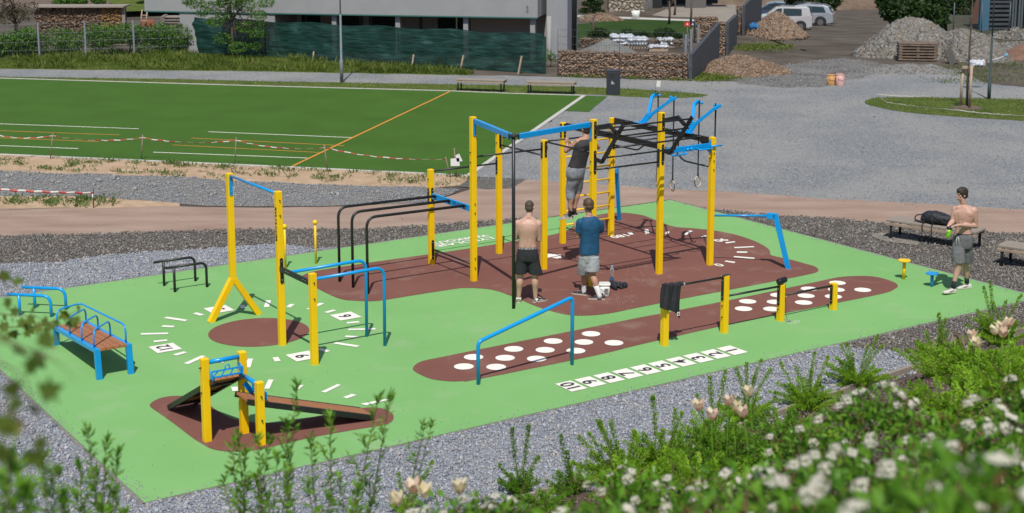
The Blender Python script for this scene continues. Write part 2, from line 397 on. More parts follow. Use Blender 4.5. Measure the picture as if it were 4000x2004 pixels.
sand2=[(-700,745),(64,770),(255,768),(511,781),(700,796),(700,808),(366,815),(0,815),(-700,790)]
sheet('sand_verge',wobble(PX(sand2),0.08),Z1*3.5,mSand)
sheet('stone_patch',wobble(PX([(1790,730),(1835,695),(1930,694),(2045,702),(2000,738),(1900,742)]),0.1),Z1*3.6,mStones)
# gravel beds round the pad: brown-grey one, and blue-grey one in front and at the left
dark=[G(-900,960),G(0,921),G(426,910),G(895,897),G(1119,894),G(1439,894),G(1660,879),G(1832,865),G(2181,849),G(2400,835),G(2698,808),G(2971,837),G(3200,850),G(3460,873),G(3818,901),G(4000,915),G(4600,990)]
dk=[V(p[:2]) for p in dark]+[W(19,-2.0).xy,W(12,-2.6).xy,W(-2,-4).xy,V((-14,14))]
dk_w=wobble(dk,0.12)
sheet('dark_gravel',dk_w,Z1*1.2,mDark)
blue=[W(-2.5,13.6).xy,W(4.0,12.15).xy,W(6.9,11.3).xy,W(7.9,10.1).xy,W(4,6).xy,W(8,1).xy,W(11.3,0.3).xy,W(11.8,-0.9).xy,W(12.2,-3).xy,W(-3,-4.6).xy,V((-13,12)),V((-14,26))]
blue_w=wobble(blue,0.35,0.3,1.6)
sheet('blue_gravel',blue_w,Z1*1.7,mBlueG)
# ---------------------------------------------------------------- pad
PADL,PADW=16.39,10.19
pad=[W(0,0),W(PADL,0),W(PADL,PADW),W(0,PADW)]
sheet('rubber_pad',pad,0.014,mGreen)
mb=MB()
for a,b in ((( -0.03,-0.03),(PADL+0.03,-0.03)),((PADL+0.03,-0.03),(PADL+0.03,PADW+0.03)),((PADL+0.03,PADW+0.03),(-0.03,PADW+0.03)),((-0.03,PADW+0.03),(-0.03,-0.03))):
    mb.beam(W(a[0],a[1],-0.02),W(b[0],b[1],-0.02),0.055,0.064)
mb.build('pad_kerb',mKerbD,kind='structure')
def uvs(l): return [V(G(x,y)[:2]) for x,y in l]
ZB=0.018
brA=[(1175,1088),(1190,1076),(1240.8,1060),(1450,1028),(1600,1007),(1664,998),(1836,973),(1930,958),(2027,942),(2125,926),(2181,914),(2225,898),(2262,872),(2300,851),(2339,841),(2381,835.5),(2424,834),(2462,836),(2512,844),(2549,858),(2592,875),(2636,889),(2710,895),(2788,903),(2866,918),(2928,937),(2974,957),(3002,976),(3009,989),(3015,1001),(3083,1016),(3145,1033),(3183,1044),(3197,1058),(3187,1068),(3145,1078),(3081,1091),(2850,1135.5),(2660,1171.7),(2500,1203.7),(2400,1224.5),(2332,1234),(2262,1237),(2210,1232.4),(2157,1220),(2088,1197.6),(2014,1166),(1948,1142),(1906,1133),(1865,1129.5),(1823,1128.6),(1781,1131.4),(1600,1159.5),(1503,1175.5),(1460,1180),(1418,1180),(1368,1177.5),(1325,1170),(1271,1146.5),(1205,1111.6),(1184,1099)]
sheet('brown_area',smoothpoly(uvs(brA),3),ZB,mBrown)
brB=[(1613,1446.8),(1619,1432),(1652,1413.7),(1739,1396),(1861,1371),(2400,1263.8),(2500,1243.7),(2815,1183),(3139,1115),(3200,1102),(3270,1087),(3339,1081.5),(3409,1083),(3460,1094),(3497,1108),(3507,1120.5),(3497,1131),(3451,1149.8),(3266,1187.4),(3200,1201),(2862,1268),(2500,1350),(2400,1375.4),(2262,1406),(1861,1487),(1809,1492.8),(1757,1494),(1687,1485),(1642,1467.7),(1620,1455)]
sheet('brown_strip',smoothpoly(uvs(brB),3),ZB,mBrown)
brC=[(584.7,1587.5),(596,1574),(622,1561),(652,1553.6),(687,1550.7),(740,1553),(785,1566),(818,1585.8),(850,1609),(897,1635),(944,1648),(996,1654.7),(1055,1656),(1113,1653),(1201,1638),(1376,1603),(1458,1596),(1504,1603),(1531,1618),(1538,1635),(1528,1653),(1493,1666),(1376,1685),(1201,1717),(1025,1758),(944,1768),(880,1768),(827,1758),(792,1740),(751,1714),(675,1656),(617,1615),(595,1600)]
sheet('brown_corner',[V(p) for p in smoothpoly(uvs(brC),3)],ZB,mBrown)
sheet('brown_circle',[W(4.05+0.815*math.cos(i*math.pi/32),5.70+0.815*math.sin(i*math.pi/32)) for i in range(64)],ZB,mBrown)
# ---------------------------------------------------------------- painted marks
ZM=0.022
def quad(l,m=mPaint,name='painted_mark',z=ZM): return sheet(name,uvs(l),z,m)
CC=(4.051,5.715)
def ticks():
    a0=214.13-33.6245
    for k in range(24):
        if k%6==0: continue
        lg=(k%2==0); r=1.6776 if lg else 1.5734; L=0.44 if lg else 0.21
        a=R(a0-0+15*k); c=V((CC[0]+r*math.cos(a),CC[1]+r*math.sin(a))); d=V((math.cos(a),math.sin(a))); n=V((-d.y,d.x)); q=[]
        for s,t in((-1,-1),(1,-1),(1,1),(-1,1)):
            p=c+d*s*L/2+n*t*0.045; q.append(W(p.x,p.y))
        sheet('painted_mark',q,ZM,mPaint)
ticks()
def plate(u,v,txt,sx=0.40,sy=0.40,size=0.30):
    q=[W(u-sx/2,v-sy/2),W(u+sx/2,v-sy/2),W(u+sx/2,v+sy/2),W(u-sx/2,v+sy/2)]
    sheet('painted_plate',q,ZM,mPlateW)
    text_mesh('painted_numeral',txt,size,mPaintDark,M4=mframe(W(u,v,ZM+0.004),VV,-UV),kind='structure',bold=0.006)
for k,t in ((0,'12'),(6,'9'),(12,'6'),(18,'3')):
    a=R(214.13-33.6245+15*k); plate(CC[0]+1.60*math.cos(a),CC[1]+1.60*math.sin(a),t)
Zs=Zm(2500,1000,2.3475); Z6=Zm(1600,1100,2.869)
p1=toUV(G(*Zs(845,876))); p10=toUV(G(*Z6(1811,1186)))
for i in range(10):
    u=p1[0]+(p10[0]-p1[0])*i/9; v=p1[1]+(p10[1]-p1[1])*i/9; plate(u,v,str(i+1),abs(p10[0]-p1[0])/9*.82,0.42,0.32)
# hop dots
dots=[Z6(*q) for q in ((717,860),(608,966),(1167,769),(1071,869),(970,971),(1608,681),(1519,780),(1424,879),(2033,599),(1953,692),(1863,789),(2290,700))]
dots+=[Zs(*q) for q in ((987,427),(949,494),(1271,369),(1241,432),(1209,497),(1550,311),(1523,375),(1500,437),(1810,256),(1800,319),(1773,382),(2042,321))]
for q in dots:
    c=G(*q); sheet('painted_dot',[c+V((0.15*math.cos(i*math.pi/16),0.15*math.sin(i*math.pi/16),0)) for i in range(32)],ZM,mPaint)
# dial on the big brown area
Zd=Zm(2400,830,3.22)
for q in ([(160,262),(215,260),(243,288),(190,292)],[(378,225),(425,222),(442,277),(388,282)],[(640,268),(660,250),(695,252),(680,282),(636,280)],[(868,292),(940,240),(988,243),(905,295)],[(1092,320),(1110,302),(1160,302),(1150,322)],[(1395,388),(1510,375),(1523,386),(1405,402)],[(1503,448),(1750,437),(1762,448),(1515,462)],[(1540,502),(1670,505),(1670,521),(1540,519)],[(1505,562),(1765,582),(1757,598),(1497,575)],[(1400,618),(1522,635),(1508,650),(1385,630)]): quad([Zd(*p) for p in q])
Ze=Zm(1700,750,2.3475)
quad([Ze(*p) for p in [(1030,576),(1150,583),(1152,590),(1030,612)]]); quad([Ze(*p) for p in [(1068,612),(1150,596),(1160,625)]])
for q,t,s in ((Ze(1695,402),'180',0.30),(Zd(1335,346),'90',0.30),(Zd(1310,658),'0',0.30)):
    text_mesh('painted_numeral',t,s,mPaint,M4=mframe(G(q[0],q[1],ZM),-UV,-VV),kind='structure',bold=0.008)
Zt=Zm(1600,850,4.304)
def along(a,b): A=toUV(G(*Zt(*a)));B=toUV(G(*Zt(*b))); return ((A[0]+B[0])/2,(A[1]+B[1])/2,abs(A[0]-B[0]))
c=along((1415,358),(430,494)); text_mesh('painted_lettering','LYSOLAJE',0.255,mPaint,M4=mframe(W(c[0],c[1],ZM),-UV,-VV),kind='structure',bold=0.006,width=c[2])
c=along((1318,318),(370,448)); text_mesh('painted_lettering','WORKOUT',0.255,mPaint,M4=mframe(W(c[0],c[1],ZM),-UV,-VV),kind='structure',bold=0.006,width=c[2])
# second ring of marks round the balance boards
Zr=Zm(1000,1100,2.5817); Zq=Zm(500,1250,1.7125)
for q in ([Zq(689,457),Zq(735,455),Zq(735,484),Zq(700,485)],[Zr(125,1002),Zr(177,1002),Zr(135,1095),Zr(82,1094)],[Zr(440,1058),Zr(484,1056),Zr(432,1102),Zr(392,1098)],[Zr(820,1048),Zr(859,1056),Zr(700,1134),Zr(655,1126)],[Zr(965,1147),Zr(1017,1158),Zr(918,1193),Zr(877,1180)],[Zr(1052,1247),Zr(1300,1200),Zr(1340,1207),Zr(1110,1262)]): quad(q)
# ---------------------------------------------------------------- exercise equipment (pad coordinates u, v, z)
mYel=mat('yellow_powder_coat',(0.88,0.535,0.004),0.42,(0.92,0.575,0.006),3,bs=0.06,bscale=180,spec=0.35,coat=0.0,bd=0.002)
mBlu=mat('blue_powder_coat',(0.0,0.275,0.68),0.3,(0.0,0.30,0.72),3,bs=0.06,bscale=180,coat=0.15,bd=0.002)
mBlk=mat('black_powder_coat',(0.010,0.011,0.013),0.42,(0.018,0.018,0.02),3,bs=0.1,bscale=160,bd=0.002)
mBolt=mat('steel_bolt',(0.22,0.22,0.23),0.35,metal=0.9)
mBlkText=mat('black_lettering',(0.02,0.02,0.02),0.6)
mWoodR=mat('red_brown_planks',(0.28,0.105,0.04),0.6,(0.42,0.175,0.075),3,bs=0.35,bscale=26,stretch=(14,1.5,8),bd=0.003,contrast=0.5)
mWoodG=mat('weathered_planks',(0.20,0.165,0.135),0.85,(0.32,0.275,0.235),3,bs=0.5,bscale=30,stretch=(1.5,12,8),bd=0.004,contrast=0.5)
mWoodGx=mat('weathered_planks_edge',(0.30,0.22,0.16),0.85,(0.40,0.31,0.24),3,bs=0.4,bscale=30,bd=0.004,contrast=0.5)
mGreyMetal=mat('anthracite_metal',(0.028,0.034,0.042),0.45)
PW=0.10
def post(T,u,v,h,name='post',w=PW,bolts=(),btm=0.0):
    mb=MB(); mb.box((u,v,(h+btm)/2),w,w,h-btm); p=mb.build(name,mYel,T,bev=0.007)
    if bolts:
        for (dx,dy,z) in bolts:
            c=V((u+dx*(w/2),v+dy*(w/2),z)); d=V((dx,dy,0)); MB().tube([c-d*.003,c+d*0.018,c+d*0.025],0.011,8,rr=[.011,.011,.006]).build('bolt',mBlk,p)
    return p
def dots_(T,pts,r,m=None,name='bolt'):
    for q in pts: MB().ball(q,r,8,5).build(name,m or mBolt,T)
def plate_on(T,u,v,dx,dy,z0,z1,m=mBlk,w=PW,wd=0.052,name='bracket'):
    """rounded flat bracket against a post face, with two bolts"""
    c=V((u+dx*w/2,v+dy*w/2,0)); n=V((dx,dy,0)); t=V((-dy,dx,0)); ch=0.02
    prof=[(-wd/2,z0+ch),(-wd/2+ch*.7,z0),(wd/2-ch*.7,z0),(wd/2,z0+ch),(wd/2,z1-ch),(wd/2-ch*.7,z1),(-wd/2+ch*.7,z1),(-wd/2,z1-ch)]
    mb=MB(); k=len(prof)
    vs=[c+n*0.0015+t*a+V((0,0,b)) for a,b in prof]+[c+n*0.012+t*a+V((0,0,b)) for a,b in prof]
    mb.add(vs,[tuple(range(k))[::-1],tuple(range(k,2*k))]+[(i,(i+1)%k,k+(i+1)%k,k+i) for i in range(k)])
    p=mb.build(name,m,T,fix=True)
    dots_(p,[c+n*0.012+V((0,0,z)) for z in (z0+0.055,z1-0.055)],0.013)
    return p
def bar(T,a,b,r=0.017,name='bar',m=mBlk,n=12):
    return MB().tube([a,b],r,n).build(name,m,T)
def rectbar(T,a,b,w,h,name='beam',m=mBlk,bev=0.004):
    return MB().beam(a,b,w,h).build(name,m,T,bev=bev)
# ======================= big rig
g=thing('workout_rig','tall yellow and black climbing frame of nine square posts with pull up bars','workout rig',(8.7,5.0,0),True)
P={'P0':(8.70,8.03,1.87),'P1':(8.70,6.51,3.07),'P2':(10.25,8.03,2.5),'P3':(10.27,6.51,2.5),'P4':(11.80,8.04,2.5),'P5':(10.28,4.99,3.08),'P6':(13.03,8.04,2.49),'P7':(11.86,5.02,3.07),'P8':(13.09,5.0,2.5)}
bl={'P0':[(-1,0,1.68),(-1,0,1.5)],'P1':[(0,-1,.45),(0,-1,.27),(0,-1,1.47),(0,-1,1.3),(-1,0,2.42),(-1,0,2.24)],'P2':[(-1,0,2.42),(-1,0,2.24)],'P3':[(-1,0,2.4),(-1,0,2.25)],
 'P5':[(-1,0,2.32),(-1,0,2.12)],'P6':[(0,-1,1.63),(0,-1,1.53)],'P8':[(0,-1,2.35),(0,-1,2.2),(0,-1,2.05),(0,-1,1.88),(-1,0,2.1)]}
PO={}
for k,(u,v,h) in P.items(): PO[k]=post(g,u,v,h,bolts=bl.get(k,()))
# vertical lettering on the post behind the man in blue
text_mesh('lettering','RVL13.COM',0.085,mBlkText,PO['P5'],M4=mframe((10.28,4.94-0.0012,0.56),(0,0,-1),(1,0,0)),bold=0.003,xs=1.15)
# crossbars
bar(g,(8.75,8.03,1.83),(10.2,8.03,1.83)); bar(g,(8.75,6.51,2.33),(10.22,6.51,2.33)); bar(g,(10.25,7.98,2.2),(10.27,6.56,2.2))
bar(g,(10.3,8.03,2.33),(11.75,8.04,2.33)); bar(g,(10.27,6.46,2.47),(10.28,5.04,2.47)); bar(g,(10.32,6.51,2.47),(11.80,6.51,2.47),0.0165)
bar(g,(10.33,5.0,2.16),(11.81,5.02,2.15))
bar(g,(8.70,7.98,0.32),(8.70,6.56,0.32))
for (u,v,dx,dy,a,b) in ((8.70,8.03,0,-1,1.24,1.52),(8.70,8.03,0,-1,.12,.5),(10.25,8.03,0,-1,2.14,2.46),(10.25,8.03,-1,0,1.62,1.96),(10.27,6.51,-1,0,2.16,2.46),(10.27,6.51,0,-1,2.18,2.46),
   (11.80,8.04,-1,0,2.2,2.48),(11.80,8.04,0,-1,2.2,2.48),(10.28,4.99,0,-1,2.74,3.05),(10.28,4.99,0,-1,2.1,2.52),(11.86,5.02,0,-1,2.74,3.05),(11.86,5.02,0,-1,2.1,2.48),(11.86,5.02,-1,0,2.06,2.4),(13.03,8.04,0,-1,1.85,2.3)):
    plate_on(g,u,v,dx,dy,a,b)
# long black carrier beams and monkey bar rungs
def monkey():
    for u in (11.83,13.05):
        rectbar(g,(u,7.98,2.44),(u,5.07,2.44),0.04,0.11)
    for i,v in enumerate((7.55,7.18,6.8,6.05,5.68,5.32)):
        bar(g,(11.86,v,2.455),(13.03,v,2.455),0.0165,'rung')
        dots_(g,[(13.025,v-.03,2.47),(13.025,v+.03,2.47)],0.012)
    m=MB()
    m.add([(13.06,5.35,2.385),(13.06,5.06,2.385),(13.06,5.06,2.2),(13.075,5.35,2.385),(13.075,5.06,2.385),(13.075,5.06,2.2)],[(0,1,2),(5,4,3),(0,3,4,1),(1,4,5,2),(2,5,3,0)]); m.build('gusset',mBlk,g)
    for v in (6.4,5.95): MB().tube([(13.05,v,2.385),(13.05,v,2.12)],0.014,8).build('hook',mBlk,g)
monkey()
# inclined ladder frame hung on the two tall front posts
for (u,v) in ((10.28,4.94),(11.86,4.97)):
    m=MB(); up=(1,0,0)
    m.beam((u,v,2.92),(u,v-0.42,3.035),0.075,0.04,up); m.beam((u,v-0.405,3.045),(u,v-0.60,2.93),0.07,0.04,up)
    m.build('ladder_bracket',mBlk,g,bev=0.004)
    m=MB(); m.beam((u+0.045,v-0.76,3.08),(u+0.045,v-0.155,2.335),0.075,0.035,up); m.build('ladder_side',mBlk,g,bev=0.004)
    m=MB(); m.beam((u,v,2.37),(u,v-0.20,2.345),0.07,0.04,up); m.build('ladder_bracket',mBlk,g,bev=0.004)
for v,z in ((4.20,3.05),(4.32,2.86),(4.49,2.63),(4.66,2.43),(4.84,2.22) ):
    if z>2.3: bar(g,(10.30,v,z),(11.92,v+.02,z),0.0165,'rung')
dots_(g,[(u,v,z) for u in (10.345,11.925) for v,z in ((4.32,2.86),(4.49,2.66),(4.69,2.42),(4.25,2.98))],0.013)
# wall bars
for z in (0.39,0.67,0.95,1.23,1.51,1.79,2.07,2.33):
    bar(g,(11.85,8.04,z),(12.98,8.04,z),0.018,'rung',mYel)
# bent handle bar below the far beam
MB().tube(rnd([(13.05,7.98,1.93),(13.05,7.22,1.93),(13.05,6.95,2.10),(13.05,6.05,2.10),(13.05,5.78,1.93),(13.05,5.05,1.93)],0.09,5),0.017,10).build('bent_bar',mBlk,g)
# blue grip board between the two right posts
m=MB(); m.beam((11.95,5.0,2.34),(13.04,5.0,2.34),0.05,0.10); m.build('grip_board',mBlu,g,bev=0.005)
MB().tube(rnd([(12.05,4.98,2.28),(12.05,4.90,2.26),(12.38,4.90,2.26),(12.38,4.98,2.28)],0.04),0.018,8).build('handle',mBlu,g)
MB().tube(rnd([(12.66,4.98,2.33),(12.68,4.86,2.31),(12.98,4.86,2.31),(13.02,4.98,2.33)],0.04),0.016,8).build('handle',mBlu,g)
for u in (12.45,12.54): MB().ball((u,4.955,2.33),0.03,10,6).build('grip_ball',mBlu,g)
MB().tube([(13.0,4.93,2.34),(13.24,4.90,2.34)],0.017,8).build('handle',mBlu,g)
plate_on(g,13.09,5.0,-1,0,2.2,2.46,mBlu)
# blue beams meeting on the black pole
J=(8.28,4.56)
def blue_arm(p,q,z):
    d=(V(q)-V(p)).normalized(); a=V(p)+d*0.10; b=V(q)-d*0.12
    m=MB(); m.beam((a.x,a.y,z),(b.x,b.y,z),0.07,0.09); m.build('beam',mBlu,g,bev=0.006)
    m=MB(); m.beam((p[0]+d.x*0.04,p[1]+d.y*0.04,z+.02),(a.x,a.y,z+.02),0.05,0.012); m.beam((b.x-d.x*.02,b.y-d.y*.02,z+.03),(q[0],q[1],z+.03),0.05,0.012,mi=0); m.build('joint_plate',mBlu if z>5 else mBlk,g)
blue_arm((8.70,6.46),J,3.0); blue_arm((10.24,4.97),J,3.0)
plate_on(g,8.70,6.51,0,-1,2.72,3.04,mBlu,wd=0.06); plate_on(g,10.28,4.99,-1,0,2.7,3.04,mBlu,wd=0.06)
m=MB(); m.tube([(J[0],J[1],0),(J[0],J[1],3.06)],0.03,14); m.build('fireman_pole',mBlk,g)
m=MB(); m.box((J[0],J[1],3.02),0.11,0.11,0.035,R(45)); m.build('pole_head',mBlk,g,bev=0.01)
for dx,dy in ((-.03,.09),(.09,-.03)): MB().tube([(J[0]+dx,J[1]+dy,2.95),(J[0]+dx,J[1]+dy,3.07)],0.012,8).build('bolt',mBlk,g)
# three long parallel rails on the blue name beam
m=MB(); m.beam((8.70,7.98,1.36),(8.70,6.56,1.36),0.04,0.11); nb=m.build('name_beam',mBlu,g,bev=0.003)
text_mesh('lettering','RVL13.COM',0.085,mBlkText,nb,M4=mframe((8.68-0.0012,6.98,1.365),(0,-1,0),(0,0,1)),bold=0.002)
for (v,u0) in ((7.83,6.62),(7.32,6.63),(6.78,6.64)):
    MB().tube(rnd([(8.69,v,1.385),(u0,v,1.41),(u0,v,0)],0.20,7),0.026,14).build('rail',mBlk,g)
    m=MB(); m.box((8.675,v,1.37),0.02,0.07,0.07); fl=m.build('rail_flange',mBlk,g)
    dots_(fl,[(8.663,v+q,z) for q in (-.022,.022) for z in (1.40,1.345)],0.009)
plate_on(g,8.70,8.03,-1,0,1.22,1.5)
# forked ring hangers
def hanger(v0,va,vb):
    m=MB(); z0=2.49
    for s in (-.045,.045): m.beam((13.03,v0+s,z0),(13.19,(v0+va*0+ (va+vb)/2)/2+s,2.68),0.055,0.06)
    m.beam((13.03,v0-.15,2.502),(13.03,v0+.22,2.502),0.09,0.012)
    c=(va+vb)/2*0.5+v0*0.5
    m.beam((13.15,c-.07,2.64),(13.15,c+.07,2.64),0.06,0.06)
    st=m.build('hanger_stem',mBlu,g,bev=0.004)
    for vt,s in ((va,1),(vb,-1)):
        m=MB(); B0=V((13.18,c+s*0.045,2.67)); B1=V((13.42,vt-s*0.03,2.98)); B2=V((13.54,vt,3.035))
        m.beam(B0,B1,0.058,0.062); m.beam(B1-(B1-B0).normalized()*.012,B2,0.058,0.062); m.build('hanger_arm',mBlu,g,bev=0.006)
        m=MB(); e=V((13.52,vt-s*0.145,3.02)); m.tube([(13.52,vt,3.02),e],0.014,8); m.ball(e,0.032,12,8,sc=(1,.75,1)); m.build('peg',mBlu,g)
hanger(7.07,7.27,6.63); hanger(5.66,5.97,5.30)
# slanted blue leg arms
def leg_arm(a,head,foot,name='leg_arm'):
    MB().tube([a,head],0.02,10).build('arm_tube',mBlu,g)
    h=V(head); f=V(foot); d=V((f.x-h.x,f.y-h.y,0)).normalized()
    m=MB(); m.beam(h-V((0,0,0.0))-d*0.03,h+d*0.13,0.075,0.11); m.build('arm_head',mBlu,g,bev=0.004)
    m=MB(); m.beam(h+d*0.13+V((0,0,0.045)),f,0.075,0.10,(0,0,1)); m.build('leg',mBlu,g,bev=0.004)
leg_arm((13.14,5.0,0.98),(13.86,4.25,1.02),(14.15,3.96,0))
plate_on(g,13.09,5.0,1,0,0.86,1.14,mBlu)
leg_arm((13.03,8.09,1.18),(13.70,8.78,1.20),(14.09,9.13,0))
# rings on straps: each hangs from its own peg
def ring(label,v,zc,ax,knot=False,tilt=0):
    T=thing('gymnastic_ring',label,'gymnastic ring',(13.52,v,zc),True,'wooden rings on black straps')
    MB().torus((13.52,v,zc),0.105,0.013,ax,26,8).build('ring',mRing,T)
    m=MB()
    for s in (-.035,.035): m.beam((13.52+s*.7,v+s,3.04),(13.52+s*.25,v+s*.2,zc+0.09),0.025,0.004,(0.5,0.8,0))
    m.beam((13.52-.03,v-.03,3.054),(13.52+.03,v+.03,3.054),0.03,0.004)
    m.build('strap',mStrap,T)
    m=MB(); m.box((13.52,v,zc+0.12),0.03,0.03,0.05); 
    if knot: m.ball((13.52,v-.01,2.6),0.035,7,5,sc=(1,1,1.6)); 
    m.build('buckle',mStrap,T)
mRing=mat('pale_birch',(0.50,0.38,0.28),0.5,(0.58,0.46,0.35),12); mStrap=mat('black_webbing',(0.012,0.02,0.02),0.8)
ring('wooden ring half hidden behind the yellow post, leftmost of the four',7.165,1.27,(0.9,-0.5,0))
ring('narrow edge-on wooden ring, second of the four from the left',6.67,1.24,(0.95,-0.3,0),True)
ring('round open wooden ring with black tape on its side, third of the four',5.90,1.45,(0.25,-1,0))
ring('wooden ring at the far right behind the rightmost tall post',5.42,1.24,(0.8,-0.6,0))
T=thing('paper_note','white paper stuck on top of the leftmost blue fork tip','paper',(13.5,7.2,3.05),True)
m=MB(); m.add([(13.50,7.38,3.14),(13.42,7.30,3.17),(13.50,7.08,3.10),(13.58,7.14,3.07),(13.50,7.38,3.144),(13.42,7.30,3.174),(13.50,7.08,3.104),(13.58,7.14,3.074)],[(0,1,2,3),(7,6,5,4),(0,4,5,1),(1,5,6,2),(2,6,7,3),(3,7,4,0)]); m.build('sheet_of_paper',mat('white_paper',(0.75,0.75,0.74),0.8),T)
# ======================= left pull-up station
g=thing('pull_up_station','yellow pull up station with a forked foot and low blue parallel bars','pull-up bar',(4.04,4.84,0),True)
m=MB(); m.box((4.04,6.68,(0.72+2.5)/2),PW,PW,2.5-0.72); m.build('post',mYel,g,bev=0.007)
m=MB()
for s,u in ((-1,3.62),(1,4.50)):
    m=MB(); m.beam((u,6.69,0),(4.04+s*0.012,6.68,0.70),PW*.98,PW,(0,1,0)); m.build('leg',mYel,g,bev=0.006)
m=MB(); m.box((4.04,6.68,0.69),0.102,0.104,0.09); m.build('leg_joint',mYel,g,bev=0.02)
p2=post(g,4.06,4.84,2.5,bolts=[(0,-1,2.36),(0,-1,2.12)]); post(g,4.04,3.66,1.44,bolts=[(0,-1,1.3),(0,-1,1.05)])
text_mesh('lettering','RVL13.COM',0.09,mBlkText,p2,M4=mframe((4.01-0.0012,4.84,1.98),(0,0,-1),(0,-1,0)),bold=0.004,xs=1.15)
bar(g,(4.04,6.63,2.46),(4.05,4.89,2.46),0.021,m=mBlu)
plate_on(g,4.04,6.68,0,-1,2.13,2.46,mBlu,wd=.058)
rectbar(g,(4.04,4.79,1.27),(4.04,3.71,1.27),0.035,0.085); plate_on(g,4.06,4.84,0,-1,1.03,1.44,mBlk)
for v in (4.50,3.90):
    MB().tube(rnd([(4.06,v,1.27),(5.40,v,1.29),(5.39,v,0)],0.17,7),0.026,14).build('parallel_bar',mBlu,g)
    dots_(g,[(4.018,v+q,1.28) for q in (-.04,.04)],0.012)
# ======================= vault row: four short posts
g=thing('low_bar_row','row of four short yellow posts with three black bars stepping down','low bars',(9.08,1.46,0),True)
fp=[(9.08,0.99),(10.33,0.97),(11.57,0.64),(12.80,0.48)]
for i,(u,h) in enumerate(fp): post(g,u,1.46,h,bolts=[[(-1,0,.86),(-1,0,.66)],[(-1,0,.47),(-1,0,.28)],[(-1,0,.22)],[]][i])
for u,zz in ((10.33,(.56,.95)),(11.57,(.28,.62)),(12.80,(.12,.46))): plate_on(g,u,1.46,-1,0,*zz)
bar(g,(9.13,1.46,.955),(10.28,1.46,.945),0.018); bar(g,(10.38,1.46,.62),(11.52,1.46,.61),0.018); bar(g,(11.62,1.46,.44),(12.75,1.46,.44),0.018)
# ======================= slanted blue rail
T=thing('slanted_rail','bright blue tubular handrail sloping up to the right','handrail',(5.60,1.47,0),True)
MB().tube(rnd([(5.60,1.47,0),(5.60,1.47,0.655),(7.28,1.46,1.075),(7.28,1.46,0)],0.075,7),0.029,16).build('rail_tube',mBlu,T)
# ======================= ball poles
for i,(u,lab) in enumerate(((6.87,'thin yellow ball-topped pole standing free right of the tall post'),(6.23,'thin yellow ball-topped pole hidden behind the tall lettered post'))):
    T=thing('ball_pole',lab,'pole',(u,9.30,0),True,'yellow poles with ball tops')
    MB().tube([(u,9.30,0),(u,9.30,0.82)],0.022,14).build('pole',mYel,T); MB().ball((u,9.30,0.83),0.047,16,10).build('ball_top',mYel,T)
# ======================= stepping stools
for (u,v,h,m_,lab,r_) in ((15.36,2.20,0.375,mYel,'tall yellow round-topped step post near the walking man','s'),(15.38,1.55,0.265,mBlu,'short blue round-topped step post beside the walking man','s')):
    T=thing('step_post',lab,'step post',(u,v,0),True,'round-topped step posts')
    MB().tube([(u,v,0),(u,v,h-.012)],0.03,16).build('stem',m_,T); m=MB(); m.cyl((u,v,h-.018),0.115,0.022,36); m.build('disc',m_,T,bev=0.004)
# ======================= black parallettes
for v,u0,u1,s,lab in ((9.36,3.84,4.44,3.66,'low black dip bar nearer the gravel'),(8.84,3.84,4.45,3.68,'low black dip bar nearer the yellow forked post')):
    T=thing('dip_bar',lab,'dip bar',(u0,v,0),True,'low black dip bars')
    MB().tube(rnd([(s,v,.475),(u1,v,.475),(u1,v,0)],0.13,6),0.024,14).build('rail',mBlk,T); MB().tube([(u0,v,0),(u0,v,.475)],0.024,14).build('leg',mBlk,T)
# ======================= blue low rails beside the bench
for (a,b,lab) in (((1.29,9.33),(1.86,8.80),'low blue dip bar farther from the camera, beside the slatted bench'),((0.94,9.01),(1.51,8.48),'low blue dip bar nearer the camera, beside the slatted bench')):
    a=V(a); b=V(b); l=a.lerp(b,0.27)
    T=thing('dip_bar',lab,'dip bar',(l.x,l.y,0),True,'low blue dip bars')
    MB().tube(rnd([(a.x,a.y,.375),(b.x,b.y,.375),(b.x,b.y,0)],0.15,7),0.027,14).build('rail',mBlu,T); MB().tube([(l.x,l.y,0),(l.x,l.y,.375)],0.027,14).build('leg',mBlu,T)
# ======================= slatted bench with hoops
g=thing('sit_up_bench','blue framed sit up bench with red-brown slats and a row of hoops','exercise bench',(1.3,5.6,0),True)
def bz(v): return 0.475-(v-4.80)*0.066
uL,uR=1.07,1.55
for u in (uL,uR):
    m=MB(); m.beam((u,4.80,bz(4.8)-.03),(u,6.80,bz(6.8)-.03),0.07,0.06); m.build('side_rail',mBlu,g,bev=0.005)
    m=MB(); m.beam((u+.01,4.78,0),(u,4.80,bz(4.8)),0.085,0.07,(0,1,0)); m.build('leg',mBlu,g,bev=0.005)
    m=MB(); m.beam((u+.02,6.84,0),(u,6.78,bz(6.8)),0.085,0.07,(0,1,0)); m.build('leg',mBlu,g,bev=0.005)
for i in range(4):
    u=uL+0.035+0.0475+i*0.103; m=MB(); m.beam((u,4.76,bz(4.76)-.012),(u,6.74,bz(6.74)-.012),0.094,0.045); m.build('slat',mWoodR,g,bev=0.004)
for v in (4.92,5.48,6.06):
    z0=bz(v)
    MB().tube(rnd([(uL,v,z0-.02),(uL,v,z0+.26),(uR-.06,v+.50,bz(v+.5)+.26),(uR-.06,v+.50,bz(v+.5)-.02)],0.13,7),0.0145,12).build('hoop',mBlu,g)
MB().tube(rnd([(uL,6.70,bz(6.7)-.02),(uL,6.70,bz(6.7)+.27),(uR-.02,6.95,bz(6.95)+.27),(uR+.0,4.90,bz(4.9)+.27),(uR+.0,4.90,bz(4.9)-.02)],0.14,7),0.0145,12).build('long_hoop',mBlu,g)
